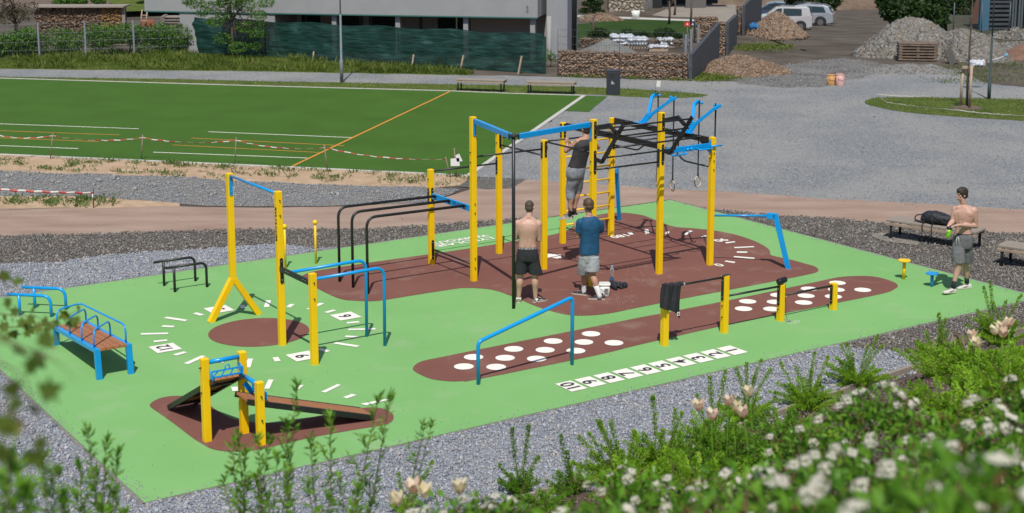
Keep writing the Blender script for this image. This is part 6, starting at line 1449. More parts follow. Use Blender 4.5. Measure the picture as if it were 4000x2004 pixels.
mRed=mat('red_sign',(0.62,0.04,0.02),.5); mNavy=mat('navy_sign',(0.012,0.025,0.09),.5)
for (x0,x1,m_,lab) in ((2673,2695,mRed,'red square sign on a thin post in the garden'),(2698,2712,mNavy,'dark blue sign right beside the red sign')):
    c=G((x0+x1)/2,175); T=thing('garden_sign',lab,'sign',tuple(c)); a=PY(x0,86,c.y); b=PY(x1,103,c.y); MB().tube([c,V((c.x,c.y,a.z))],.02,6).build('post',mStake,T); m=MB(); m.box(((a.x+b.x)/2,c.y-.03,(a.z+b.z)/2),b.x-a.x,.02,a.z-b.z); pl=m.build('board',m_,T)
    m=MB(); m.add([((a.x+b.x)/2-.06,c.y-.045,(a.z+b.z)/2-.02),((a.x+b.x)/2+.05,c.y-.045,(a.z+b.z)/2-.05),((a.x+b.x)/2+.02,c.y-.045,(a.z+b.z)/2+.07)],[(0,1,2)]); m.build('mark',mLogo,T)
c=G(2483,74); T=thing('planter','round white planter on the edge of the garden lawn','planter',tuple(c)); MB().tube([c,c+UP*.45],0,18,rr=[.17,.24]).build('pot',mBkt,T)
c=G(2345,78); heap('rock_bed','low heap of reddish stones left of the garden lawn',(c.x,c.y,0),1.2,1.0,.35,mGab,'rock bed',mStE,300,(.05,.1),12)
# right side: timber stack, bags, stake-tied tree
mOldTape=mat('dull_white_tape',(0.38,0.37,0.34),.6)
mStack=mat('weathered_pallet_wood',(0.13,0.095,0.07),.9,(0.20,0.155,0.12),5,bs=.5,bscale=30)
def stack():
    z4=Zm(3000,0,2.576); A=G(*z4(1308,612)); B=G(*z4(1745,635)); B=V((B.x,A.y-.25,0)); d=(B-A).normalized(); n=V((-d.y,d.x,0)); L=(B-A).length; H=zat(A,z4(0,440)[1]); T=thing('timber_stack','stack of weathered wooden pallets in front of the stone heap','pallet stack',tuple(A)); k=6
    for i in range(k):
        z=H*(i+.5)/k
        for b_ in (0,.4,.8): m=MB(); m.beam(A+n*b_+UP*z,B+n*b_+UP*z,.14,H/k*.50); m.build('board',mStack,T,bev=.006)
        for t in (.06,.5,.94):
            if i<k-1: q=A.lerp(B,t)+UP*H*(i+1)/k; m=MB(); m.beam(q-n*.06,q+n*.86,.12,H/k*.52); m.build('block',mStack if t!=.5 or i%2 else mFrame,T)
    for j in range(7): q=n*(j*.135); m=MB(); m.beam(A+q+UP*(H+.01)+UP*.0,B+q+UP*(H+.01),.10,.03); m.build('deck_board',mStack,T)
    T=thing('leaning_board','dark ribbed board leaning at the right of the pallet stack','board',tuple(B)); a=G(*z4(1870,648)); m=MB(); m.beam(a,V((PY(*z4(1805,500),a.y+.4))),.30,.10,(0,1,.2)); m.build('board',mat('rubber_profile',(0.05,0.048,0.042),.9,(0.08,0.075,0.065),20),T)
    c=G(*z4(2230,672)); rag('plastic_bag','crumpled white plastic sheeting at the right with a blue strip','plastic sheeting',V((c.x-.4,c.y+.3,0)),.45,.3,.26,mFoil,5); 
    T=thing('plastic_strip','thin white and blue strip sticking up from the plastic sheeting','plastic strip',(c.x+.2,c.y+.3,0)); p0=V((c.x+.1,c.y+.3,.2)); m=MB(); m.tube([p0,PY(*z4(2370,570),c.y+.3)],.025,6); st=m.build('white_strip',mFoil,T); MB().tube([PY(*z4(2370,570),c.y+.3),PY(*z4(2412,538),c.y+.3)],.025,6).build('blue_end',mCap,T)
    # tree with three stakes
    c=G(*z4(2000,1090)); T=thing('staked_tree','thin young tree tied between two tall stakes on the lawn island','tree',tuple(c)); X=lambda x,y:PY(*z4(x,y),c.y)
    mb=MB(); mb.tube([c,X(2010,800),X(2025,550),X(2045,250),X(2060,0),X(2065,-120)],0,8,rr=[.045,.04,.035,.03,.022,.01])
    for k in range(16): a=X(2030+k*2,500-k*38); mb.tube([a,a+V((random.uniform(-.7,.7),random.uniform(-.3,.3),random.uniform(.15,.5)))],0,4,rr=[.010,.003])
    mb.build('trunk',mBark,T)
    for a,b in (((1935,1085),(1965,670)),((2028,1100),(2050,660))): MB().tube([G(*z4(*a)),PY(*z4(*b),G(*z4(*a)).y)],.045,8).build('stake',mNewW,T)
    m=MB(); m.beam(X(1955,678),X(2068,672),.05,.09); m.build('crossbar',mNewW,T)
    heap('mulch_ring','dark bark mulch round the foot of the staked tree',(c.x,c.y,.012),.62,.45,.09,mMulch,'mulch')
    tape('white barrier tape drooping across the front of the lawn island',[PY(*z4(1120,968),G(3450,392).y),PY(*z4(1195,1030),G(3464,404).y),PY(*z4(1930,1112),G(3750,440).y),PY(*z4(2700,1172),G(4040,462).y)],.04,sag=.03,m=mOldTape,twist=.8)
    tape('white barrier tape along the back edge of the lawn island',[PY(*z4(1090,952),G(3424,384).y),PY(*z4(1660,972),G(3640,382).y)],.04,sag=.02,m=mOldTape,twist=.8)
stack()
# blue tarpaulin
c=G(2945,118); rag('tarpaulin','crumpled bright blue tarpaulin on the rubble heap','tarpaulin',V((c.x-.1,c.y-2.2,.30)),.62,.4,.30,mat('blue_tarp',(0.008,0.10,0.27),.6,(0.015,0.15,0.36),3,bs=.6,bscale=12,bd=.05),8)
# ---------------------------------------------------------------- cars
mTyre=mat('tyre',(0.02,0.02,0.021),.8); mRim=mat('wheel_rim',(0.25,0.25,0.26),.4,metal=.7); mGlassC=mat('car_glass',(0.015,0.03,0.03),.05,spec=.7); mTail=mat('tail_lamp',(0.35,0.01,0.01),.2); mHead=mat('head_lamp',(0.5,0.5,0.5),.15)
def car(label,c,rz,prof,body,W_=1.68,wheels=(.78,3.35),glass=(),kind=0,hgt=1.0,L=4.2,wr=.31,low=None):
    """prof: side outline (x forward from the tail, z); front at +x"""
    T=bpy.data.objects.new('parked_car',None); COL.objects.link(T); T.location=c; T.rotation_euler=(0,0,rz); OFF[T.name]=V((0,0,0)); setp(T,label,'car','cars parked at the end of the track')
    n=len(prof); rings=[]
    for s,ins,shr in ((-1,.0,1.0),(-.82,.0,1.0),(0,0,1.0),(.82,0,1.0),(1,0,1.0)):
        r=[]
        for x,z in prof:
            k=max(0,(z-.92)/.75); y=s*(W_/2)*(1-.16*k); 
            if abs(s)==1: x=L/2+(x-L/2)*.985; z=z-.02*(z>1.3)
            if abs(s)<1: y=s*(W_/2)*(1-.16*k)
            r.append((x-L/2,y*(.97 if abs(s)==1 else 1.0)*(1 if abs(s)!=.82 else 1.08),z))
        rings.append(r)
    MB().loft(rings,True,False).build('body',body,T,bev=.03,fix=True)
    def side(name,poly,m,out=.012):
        for s in (-1,1):
            o=[]; 
            for x,z in poly: k=max(0,(z-.92)/.75); o.append(V((x-L/2,s*(W_/2*(1-.16*k)*.985+out),z)))
            nn=V((0,s*.02,0)); m_=MB(); kk=len(o); m_.add([q-nn for q in o]+o,[tuple(range(kk))[::-1],tuple(range(kk,2*kk))]+[(i,(i+1)%kk,kk+(i+1)%kk,kk+i) for i in range(kk)]); m_.build(name,m,T,fix=True)
    for poly in glass: side('side_window',poly,mGlassC)
    for s in (-1,1):
        for wx in wheels:
            w=MB(); w.tube([V((wx-L/2,s*(W_/2-.20),wr)),V((wx-L/2,s*(W_/2+.015),wr))],wr,22); wo=w.build('wheel',mTyre,T,bev=.02)
            w=MB(); w.tube([V((wx-L/2,s*(W_/2+.005),wr)),V((wx-L/2,s*(W_/2+.025),wr))],wr*.62,16); w.build('rim',mRim,wo)
            w=MB(); w.torus(V((wx-L/2,s*(W_/2-.005),wr+.02)),wr+.05,.035,(0,1,0),22,6); w.build('wheel_arch',mBlkP,T)
    return T,side
def cap_quad(T,name,pts,m,d=(-.015,0,0)):
    o=[V(p) for p in pts]; dd=V(d); k=len(o); mb=MB(); mb.add([q for q in o]+[q+dd for q in o],[tuple(range(k)),tuple(range(k,2*k))[::-1]]+[(i,(i+1)%k,k+(i+1)%k,k+i) for i in range(k)]); return mb.build(name,m,T,fix=True)
mCarW=mat('white_car_paint',(0.42,0.41,0.42),.25,coat=.6); mCarS=mat('silver_car_paint',(0.40,0.43,0.47),.22,metal=.35,coat=.6); mCarB=mat('dark_blue_car_paint',(0.045,0.06,0.10),.22,metal=.3,coat=.6)
def cars():
    pr=[(0,.30),(0,.95),(.10,1.05),(.22,1.52),(.40,1.63),(2.0,1.64),(2.45,1.58),(3.10,1.06),(3.95,.88),(4.15,.70),(4.2,.30),(3.9,.22),(.2,.22)]
    c=GT(3050,116); d=c.y
    T,side=car('white compact estate car behind the brown rubble heap',(c.x,c.y,c.z),R(170),pr,mCarW,L=4.2,glass=[[(.35,1.06),(.42,1.47),(.55,1.50),(.75,1.06)] if False else [(.72,1.06),(.74,1.50),(1.95,1.52),(1.98,1.06)],[(2.08,1.06),(2.06,1.52),(2.35,1.50),(2.88,1.08)]])
    cap_quad(T,'rear_window',[(-2.085,-.58,1.10),(-2.085,.58,1.10),(-1.98,.52,1.50),(-1.98,-.52,1.50)],mGlassC,(-.02,0,.005))
    for s in (-1,1):
        cap_quad(T,'tail_lamp',[(-2.11,s*.66,.85),(-2.11,s*.80,.85),(-2.03,s*.76,1.30),(-2.03,s*.66,1.30)],mTail,(-.02,0,0))
        cap_quad(T,'head_lamp',[(2.0,s*.55,.72),(2.0,s*.80,.72),(1.85,s*.80,.86),(1.85,s*.55,.88)],mHead,(.03,0,.01))
    side('side_trim',[(1.1,.50),(1.1,.56),(3.0,.56),(3.0,.50)],mBlkP); cap_quad(T,'number_plate',[(-2.1,-.25,.62),(-2.1,.25,.62),(-2.1,.25,.73),(-2.1,-.25,.73)],mBlkP,(-.03,0,0)); m=MB(); m.tube([(-.9+.0,.62,1.67),(.9,.62,1.67)],.02,6); m.build('roof_rail',mBlkP,T); m=MB(); m.tube([(-.9+.0,-.62,1.67),(.9,-.62,1.67)],.02,6); m.build('roof_rail',mBlkP,T)
    pr2=[(0,.35),(.02,.98),(.18,1.08),(.40,1.50),(.75,1.63),(2.2,1.66),(2.8,1.55),(3.5,1.08),(4.3,.98),(4.62,.75),(4.66,.35),(4.3,.25),(.3,.25)]
    c=GT(3135,99); T,side=car('silver estate car partly hidden behind the white car',(c.x,c.y,c.z),R(163),pr2,mCarS,1.82,(.92,3.72),[[(.55,1.08),(.75,1.48),(2.0,1.52),(2.0,1.08)],[(2.1,1.08),(2.1,1.52),(2.65,1.44),(3.2,1.10)]],L=4.66,wr=.35)
    cap_quad(T,'rear_window',[(-2.22,-.6,1.12),(-2.22,.6,1.12),(-1.98,.55,1.48),(-1.98,-.55,1.48)],mGlassC,(-.02,0,.005))
    for s in (-1,1): cap_quad(T,'tail_lamp',[(-2.33,s*.50,.88),(-2.33,s*.86,.86),(-2.24,s*.84,1.02),(-2.26,s*.50,1.02)],mTail,(-.02,0,0))
    for s in (-.7,.7): m=MB(); m.tube([(-1.2,s,1.69),(.7,s,1.70)],.022,6); m.build('roof_rail',mRim,T)
    c=GT(3062,83); T,side=car('dark blue car at the back of the group of three parked cars',(c.x-.8,c.y,c.z),R(172),pr2,mCarB,1.82,(.92,3.72),[[(.55,1.08),(.75,1.48),(2.0,1.52),(2.0,1.08)],[(2.1,1.08),(2.1,1.52),(2.65,1.44),(3.2,1.10)]],L=4.66,wr=.35)
cars()
# ---------------------------------------------------------------- far right: trees, shed, fence
def bank():
    mb=MB(); xs=[12+i*1.2 for i in range(40)]; vs=[];fs=[]
    c0=GT(3480,40).y
    for j in range(9):
        t=j/8
        for x in xs: y=c0+4+t*14+1.5*math.sin(x*.3); vs.append((x,y,terrain(x,y)+ -0.1+t*9*(1+.15*noise.noise(V((x*.3,t*3,2)))))) 
    for j in range(8):
        for i in range(39): a=j*40+i; fs.append((a,a+1,a+41,a+40))
    mb.add(vs,fs,True); mb.build('earth_bank',mat('bare_earth_bank',(0.11,0.075,0.05),.95,(0.17,0.125,0.09),.9,9,bs=.8,bscale=6,world=True,bd=.1),kind='structure')
bank()
def bigbush(label,cs,nl,ls,m,group=None,name='bushy_tree'):
    b=cs[0]; base=(b[0],b[1],terrain(b[0],b[1])); tree(name,label,base,b[2]+b[5],cs,nl,ls,m,.16,group,limbs=8)
def B3(px,py,y,rpx,rz=None): P=PY(px,py,y); r=rpx*y/FPX; return (P.x,P.y,P.z,r,r,rz if rz else r*.8)
bigbush('dark green rounded tree mass behind the large stone heap',[B3(3560,60,82,70),B3(3500,40,83,60),B3(3640,70,82,60),B3(3600,15,84,70),B3(3480,0,84,55),B3(3680,110,80,40),B3(3550,110,81,50),B3(3650,15,84,50)],14000,.22,mLeafD)
bigbush('dark hedge tree above the parked silver car',[B3(3180,5,118,60),B3(3240,0,119,45),B3(3120,-20,119,60)],4500,.25,mLeafD)
bigbush('dark foliage mass in the top right behind the wire fence',[B3(3760,20,90,60),B3(3800,60,89,50),B3(3720,-10,91,60),B3(3850,100,86,50),B3(3790,110,86,40)],6000,.22,mLeafD)
sheet('dark_ground',[G(*q) for q in [(3700,150),(3760,175),(4060,190),(4200,60),(3700,60)]],Z1*2,mat('overgrown_soil',(0.03,0.04,0.018),.95,(0.07,0.06,0.04),.7,8,world=True,bs=.6,bscale=10,bd=.05))
def shed():
    c=G(3960,118); T=thing('corrugated_container','dark corrugated metal container at the top right edge','container',(c.x,c.y,0)); mD=mat('dark_corrugated_metal',(0.045,0.055,0.065),.55,(0.07,0.08,0.09),2); x0=PY(3862,60,c.y).x; x1=PY(3945,60,c.y).x; m=MB()
    for i in range(22): z=.1+i*.22; m.box(((x0+x1)/2,c.y,z),x1-x0,.3+.05*(i%2),.11)
    m.box(((x0+x1)/2,c.y+.3,2.5),x1-x0,.3,5); m.build('front',mD,T); m=MB()
    for i in range(18): x=x1+.1+i*.16; m.box((x,c.y+.1*(i%2),2.5),.09,.3,5)
    m.box((x1+1.6,c.y+.3,2.5),3.2,.3,5); m.build('side',mat('grey_corrugated_metal',(0.09,0.11,0.12),.55),T)
    m=MB(); m.box((x0-.25,c.y-.05,2.5),.45,.3,5); m.build('blue_door',mat('faded_blue_metal',(0.05,0.13,0.20),.6),T)
    a=G(3800,90); T=thing('leaning_planks','reddish brown planks leaning beside the dark container','planks',(a.x,a.y,0)); m=MB(); m.beam(a,PY(3825,0,a.y),.35,.08,(0,1,0)); m.build('plank',mat('red_timber',(0.13,0.06,0.045),.85),T)
    A=G(3722,150); B=G(4050,150); T=thing('wire_fence','thin grey wire mesh fence in front of the dark container','fence',tuple(A)); w=MB(); L=(B-A).length
    for i in range(4): P=A.lerp(B,i/3); MB().tube([P,P+UP*1.7],.03,6).build('post',mGalvD,T)
    for i in range(int(L/.12)): P=A.lerp(B,i*.12/L); w.tube([P,P+UP*1.6],.003,3,cap=False)
    for z in (.1,.6,1.1,1.6): w.tube([A+UP*z,B+UP*z],.004,3,cap=False)
    w.build('mesh_panel',mWire,T)
    c=G(3965,145); heap('debris_heap','pale rubble and rags below the corrugated container',(c.x,c.y-.5,0),1.5,1.0,.45,mStones,'debris',mStR,260,(.06,.16),15)
    c=G(3900,185); heap('rubble_heap','grey strip of rubble at the right behind the lamp post',(c.x+1.2,c.y,0),2.6,.8,.22,mTrack,'rubble heap',mStR,600,(.04,.1),16)
shed()
# ---------------------------------------------------------------- far left: hedge, fence, firewood
def left():
    A=G(-60,240); B=G(735,215); d=(B-A).normalized(); L=(B-A).length; T=thing('wire_mesh_fence','grey wire mesh fence in front of the hedge at the left','fence',tuple(A)); w=MB()
    for px in (150,330,520): P=A.lerp(B,(px+60)/795); MB().box((P.x,P.y,.78),.07,.07,1.56).build('post',mGalv,T)
    for i in range(int(L/.07)): P=A+d*(i*.07); w.tube([P+UP*.05,P+UP*1.5],.0025,3,cap=False)
    for z in (.08,.4,.75,1.1,1.5): w.tube([A+UP*z,B+UP*z],.005,3,cap=False)
    w.build('mesh_panel',mGalv,T)
    n=V((-d.y,d.x,0)); 
    for (a,b,h,lab) in ((0,.42,1.25,'leafy green hedge behind the wire fence, left stretch'),(.42,1.0,1.3,'leafy green hedge behind the wire fence, right stretch towards the screen')):
        q=[]; 
        for i in range(26): t=a+(b-a)*random.random(); P=A+d*L*t+n*random.uniform(.5,1.1); q.append((P.x,P.y,h*random.uniform(.25,.75),.55,.45,h*.33))
        P=A+d*L*(a+b)/2+n*.8; tree('hedge',lab,P,h,q,9000,.11,mLeafA,.04,cat='hedge',limbs=14)
    # firewood wall
    c=G(215,135); y=c.y; x0=PY(140,100,y).x; x1=PY(478,100,y).x; H=zat(V((c.x,y,0)),28); T=thing('firewood_stack','long stack of split firewood under a flat roof, its logs facing the camera','firewood stack',((x0+x1)/2,y,0))
    m=MB(); m.box(((x0+x1)/2,y+.6,H/2-.03),x1-x0-.1,1.0,H-.1); m.build('core',mat('dark_wood_gap',(0.03,0.02,0.015),.95),T)
    pos=[];sz=[]; k=2200; P=np.stack([rng.uniform(x0,x1,k),np.full(k,y)+rng.uniform(0,.10,k),rng.uniform(.04,H-.08,k)],-1)
    mLog=stonemat('split_logs',[(0.07,0.045,0.03),(0.17,0.115,0.08),(0.11,0.075,0.05),(0.26,0.175,0.12),(0.09,0.06,0.045)])
    f=(P[:,0]>x0+(x1-x0)*.75); scatter_mesh('logs',P[~f],rng.uniform(.04,.085,int((~f).sum())),mLog,'cube',asp=(.9,1.2,.8),tilt=.6,parent=T,kind='stuff')
    mLog2=stonemat('fresh_split_logs',[(0.20,0.12,0.05),(0.30,0.18,0.08),(0.14,0.08,0.04),(0.36,0.22,0.10)]); scatter_mesh('fresh_logs',P[f],rng.uniform(.04,.085,int(f.sum())),mLog2,'cube',asp=(1.2,1.2,.6),tilt=.4,parent=T,kind='stuff')
    m=MB(); m.box(((x0+x1)/2,y+.5,H+.02),x1-x0+.3,1.5,.06); m.build('roof',mWoodG,T); m=MB(); m.box((x1+.08,y+.05,H/2),.16,.16,H); m.build('post',mWoodG,T)
    for (px,py,pt,wp,lab) in ((520,165,105,50,'stack of grey pallets right of the firewood'),(440,175,148,90,'low row of pallets below the firewood stack'),(690,100,50,55,'second firewood stack under the white house overhang')):
        c=G(px,py); w_=wp*c.y/FPX; h=zat(c,pt); T=thing('pallet_stack',lab,'pallet stack',tuple(c),group='pallets and wood beside the firewood')
        for i in range(max(2,int(h/.14))):
            m=MB(); m.box((c.x,c.y,.05+i*.14),w_*2,.8,.05); m.build('deck',mWoodG,T); m=MB(); m.box((c.x-w_*.8,c.y-.02,.10+i*.14),.12,.8,.07); m.build('block',mWoodG,T); m=MB(); m.box((c.x+w_*.8,c.y-.02,.10+i*.14),.12,.8,.07); m.build('block',mWoodG,T)
    c=G(610,108); c2=G(640,112); T=thing('wooden_ladder','rough wooden ladder frame standing by the orange mesh','ladder',tuple(c)); 
    for px in (553,573): a=PY(px-4,108,c.y); b=PY(px+2,38,c.y); MB().tube([a,b],.035,6).build('rail',mNewW,T)
    for py in (60,82): MB().tube([PY(549,py,c.y),PY(578,py,c.y)],.03,6).build('rung',mNewW,T)
    T=thing('orange_mesh','orange safety mesh beside the wooden ladder','safety mesh',tuple(c2)); a=PY(556,105,c.y+.5); b=PY(600,75,c.y+.5); m=MB(); m.box(((a.x+b.x)/2,c.y+.5,(a.z+b.z)/2),abs(b.x-a.x),.04,abs(b.z-a.z)); m.build('mesh',mat('orange_mesh',(0.42,0.12,0.05),.8,(0.25,0.08,0.04),40),T)
    # planted bank with mulch, lawn and bushes behind
    mb=MB(); vs=[];fs=[]
    for j in range(8):
        for i in range(30): x=-45+i*1.35; yy=92+j*5; vs.append((x,yy,j*.62+.2*noise.noise(V((x*.2,j,1)))+.01))
    for j in range(7):
        for i in range(29): a=j*30+i; fs.append((a,a+1,a+31,a+30))
    mb.add(vs,fs,True); mb.build('mulched_bank',mMulch,kind='structure')
    sheet('far_lawn',[G(*q) for q in [(475,70),(700,62),(760,20),(560,0),(450,14),(420,24)]],.35,mLawn)
    for (px,py,r_,m_,lab) in ((250,8,38,mLeafA,'green bush on the mulched bank above the firewood, left one'),(310,12,30,mLeafA,'green bush on the mulched bank above the firewood, right one'),(385,0,20,mLeafA,'small green bush at the top above the firewood roof'),(560,22,22,mLeafD,'low dark bush on the far lawn by the house')):
        y=90; q=[B3(px+random.uniform(-20,20),py+random.uniform(-8,8),y+random.uniform(-.4,.4),r_*random.uniform(.5,.8)) for k in range(6)]; tree('bush',lab,(q[0][0],y,0),q[0][2],q,2500,.14,m_,.04,'bushes on the mulched bank','bush')
    # thin brown tree at the far left
    y=68; c=V((PY(60,120,y).x,y,0)); q=[B3(40+random.uniform(-70,110),40+random.uniform(-60,50),y+random.uniform(-1,1),28) for k in range(12)]; tree('bare_tree','sparse brown leafed tree at the top left corner',c,3.2,q,1300,.10,mLeafB,.09,limbs=16)
    # green tree before the white house
    y=64.0; c=V((PY(905,150,y).x,y,-.2)); X=lambda px,py:PY(px,py,y)
    q=[B3(*t) for t in ((760,10,y,40,.25),(830,25,y-.3,36,.22),(880,60,y,40,.25),(960,20,y+.2,45,.28),(1010,60,y-.2,34,.22),(1040,12,y,34,.2),(900,0,y,60,.4),(840,85,y-.3,36,.2),(960,105,y,42,.25),(1005,130,y,34,.2),(870,150,y,38,.22),(930,185,y-.2,44,.25),(1000,180,y,28,.18),(790,50,y,30,.16),(735,5,y,26,.15),(900,-40,y,80,.5),(1020,95,y,20,.15))]
    tree('robinia_tree','slender tree with airy light green leaves in front of the white house',c,4.2,q,7500,.085,mLeafA,.075,limbs=22)
    c=G(2150,262); q=[(c.x+random.uniform(-.2,.2),c.y,random.uniform(.3,.7),.18,.15,.16) for k in range(5)]; tree('sapling','small green sapling at the right end of the green screen',c,.8,q,260,.08,mLeafA,.015,limbs=4)
left()
# ---------------------------------------------------------------- planted bank in front
mHeath=leafmat('fresh_green_needles',(0.21,0.40,0.018),(0.31,0.54,0.035),(0.42,0.62,0.06),3.0,.5)
mHeathD=leafmat('deep_green_needles',(0.11,0.27,0.015),(0.18,0.36,0.025),(0.24,0.43,0.04),3.0,.45)
mStemB=mat('brown_twig',(0.09,0.05,0.03),.8,(0.15,0.085,0.05),20)
mSpir=leafmat('lance_leaves',(0.12,0.30,0.018),(0.20,0.42,0.035),(0.30,0.48,0.07),4.0,.5)
mGloss=leafmat('glossy_leaves',(0.08,0.22,0.02),(0.18,0.38,0.035),(0.32,0.47,0.06),6.0,.45,.3)
mBronze=leafmat('bronze_leaves',(0.16,0.07,0.035),(0.20,0.13,0.04),(0.10,0.15,0.03),6.0,.35,.4)
mMaple=leafmat('maple_leaves',(0.08,0.15,0.02),(0.17,0.24,0.035),(0.28,0.22,0.06),8.0,.5)
mFlor=mat('white_florets',(0.66,0.64,0.55),.8,(0.76,0.74,0.66),60,trans=.2); mFlorC=mat('floret_centres',(0.36,0.27,0.16),.8)
mPetal=mat('cream_petals',(0.72,0.60,0.36),.6,(0.78,0.70,0.56),18,trans=.3); mPetalP=mat('pink_flushed_petals',(0.66,0.38,0.30),.6,(0.76,0.64,0.50),14,trans=.3,contrast=.5)
mDry=leafmat('dry_straw',(0.30,0.22,0.13),(0.42,0.33,0.21),None,5,.2)
def gz(x,y): return terrain(x,y)
# bark chips on the slope
k=26000; x=rng.uniform(-3,11,k); y=rng.uniform(9,24,k); u,v=padU(x,y); dd=(-2.95+.116*u)-v; ok=(dd>.02)&(np.abs(x)<y*.36)&(dd<9)&(y*0+x>-1.5); x,y=x[ok],y[ok]
z=np.array([gz(a,b) for a,b in zip(x,y)]); mChip=stonemat('bark_chips',[(0.05,0.03,0.022),(0.14,0.095,0.07),(0.22,0.165,0.13),(0.09,0.06,0.045),(0.28,0.22,0.18)])
scatter_mesh('bark_chips',np.stack([x,y,z+.008],-1),rng.uniform(.012,.035,len(x)),mChip,'cube',asp=(1.5,.5,.2),tilt=.5,label='bark chip mulch on the planted bank',cat='mulch')
# timber edging
T=thing('timber_edging','weathered timber edging board between gravel and planted bank','edging',tuple(W(3,edge_v(3),0)))
for i in range(8):
    a=W(1.0+i*2.2,edge_v(1.0+i*2.2)+.02,.03); b=W(3.18+i*2.2,edge_v(3.18+i*2.2)+.02,.03); MB().beam(a,b,.06,.16).build('board',mWoodG,T,bev=.006)
def shoots(T,base,tips,extra,h,rad,m,leaf=.025,dens=520,env=.024,wscale=.48,stem=.004):
    pos=[];dr=[];sm=MB(); allt=[(t,True) for t in tips]
    for i in range(extra):
        a=random.uniform(0,2*math.pi); r=rad*random.uniform(.3,1.2); hh=h*random.uniform(.35,.85); allt.append((base+V((math.cos(a)*r,math.sin(a)*r,hh*(1-.25*r/rad))),False))
    for tp,main in allt:
        off=V((random.uniform(-.3,.3)*rad,random.uniform(-.3,.3)*rad,0)) if not main else V((random.uniform(-.12,.12)*rad,0,0))
        b=base+off; b.z=gz(b.x,b.y)-.02 if b.y>1 else b.z; mid=b.lerp(tp,.5)+V((0,0,(tp-b).length*.08)); bend=V((random.uniform(-.03,.03),random.uniform(-.03,.03),0))
        Q=[V(q[:3]) for q in cr([[*b,0],[*(mid+bend),0],[*tp,0]],6)]; L=sum((Q[i+1]-Q[i]).length for i in range(len(Q)-1)); sm.tube(Q,0,4,rr=[stem*(1.6-1.3*i/(len(Q)-1)) for i in range(len(Q))])
        n=int(L*dens)
        for j in range(n):
            t=random.uniform(.12,1.0); f=t*(len(Q)-1); i=min(len(Q)-2,int(f)); c=Q[i].lerp(Q[i+1],f-i); ax=(Q[i+1]-Q[i]).normalized(); a=random.uniform(0,2*math.pi)
            o=ax.orthogonal().normalized(); o=o*math.cos(a)+ax.cross(o)*math.sin(a); e=env*(1.0 if t<.85 else (1.15-t)/.3)*random.uniform(.1,1)
            pos.append(tuple(c+o*e)); d=(ax*1.1+o*1.0); dr.append(tuple(d))
    sm.build('stems',mStemB,T); leaf_cloud('foliage',pos,leaf,m,T,asp=wscale,dirs=dr,nrm_up=0)
def heath(lab,bx,by,tips,extra=30,h=.5,rad=.42,m=None,group='feathery green shrubs along the gravel edge',**k):
    b=GT(bx,by); b.z=gz(b.x,b.y); T=thing('feathery_shrub',lab,'shrub',tuple(b),group=group); tp=[PY(x,y,b.y+random.uniform(-.15,.15)) for x,y in tips]
    shoots(T,b,tp,extra,h,rad,m or (mHeath if random.random()<.7 else mHeathD),**k)
HE=[('feathery green shrub with two tall plumes at the left end of the row',2035,1930,[(2000,1672),(2065,1660),(1950,1815),(2105,1780),(2030,1860)],16,.30,.22),
('feathery shrub with one dark plume, second from the left of the row',2240,1930,[(2190,1700),(2215,1760),(2275,1850),(2160,1860)],22,.34,.32),
('feathery shrub with three leaning plumes below the numbered squares',2420,1900,[(2335,1640),(2260,1705),(2300,1690),(2385,1645),(2340,1650),(2480,1680),(2430,1760)],34,.42,.42),
('feathery shrub with a tall thin middle plume beside the tulips',2580,1850,[(2550,1546),(2640,1596),(2590,1680),(2510,1690),(2665,1610)],34,.42,.42),
('feathery shrub directly behind the left tulip group',2780,1770,[(2722,1540),(2772,1473),(2835,1447),(2700,1640),(2850,1560)],34,.42,.42),
('dark feathery shrub with upright plumes rising beside the tallest tulip',2915,1660,[(2876,1436),(2916,1418),(2975,1404),(3012,1440),(2950,1470)],32,.4,.36),
('feathery shrub with arching shoots in front of the blue-grey gravel',3150,1600,[(3048,1414),(3108,1430),(3183,1375),(3235,1392),(3170,1440),(3020,1560)],36,.42,.42),
('feathery shrub with a fan of stiff plumes left of the timber edging',3350,1520,[(3284,1345),(3308,1338),(3390,1350),(3430,1308),(3452,1345),(3250,1440),(3330,1380)],36,.42,.42),
('feathery shrub with one thick tall plume near the dry straw',3660,1470,[(3612,1292),(3668,1224),(3694,1245),(3700,1290)],40,.45,.45),
('tall feathery shrub below the feet of the walking man',3900,1345,[(3842,1120),(3868,1098),(3930,1172),(3990,1150),(3815,1210),(3880,1180)],40,.45,.5),
('low bright feathery shrub between straw and right tulips',3810,1520,[(3720,1340),(3800,1350),(3860,1370),(3780,1380)],50,.5,.6),
('feathery shrub at the right edge below the right tulip group',3975,1560,[(3920,1420),(3960,1400),(4020,1390)],44,.45,.5),
('feathery filler shrub under the left tulip group',2850,1850,[(2760,1640),(2840,1660),(2930,1650),(2890,1700)],44,.42,.5),
('feathery filler shrub in the middle of the bank',3080,1780,[(2990,1600),(3080,1610),(3150,1640)],40,.4,.45),
('feathery shrub with a dark stem at the far right of the bank',3720,1690,[(3620,1560),(3700,1540),(3770,1560),(3790,1600)],40,.42,.45),
('low feathery shrub at the bottom middle of the picture',2500,2010,[(2400,1850),(2480,1840),(2560,1850),(2620,1880)],44,.4,.45),
('low feathery shrub below the white blossom at the bottom',2720,1960,[(2640,1800),(2710,1790),(2790,1800)],44,.4,.45),
('small feathery shrub at the bottom left of the bank',2120,2010,[(2060,1930),(2140,1935),(2200,1940)],26,.22,.3),
('wispy feathery shoots beside the cream flowers at the bottom',1590,2010,[(1555,1850),(1690,1800),(1630,1870)],10,.2,.2)]
for h_ in HE: heath(h_[0],h_[1],h_[2],h_[3],int(h_[4]*1.2),h_[5]*1.3,h_[6]*1.1)
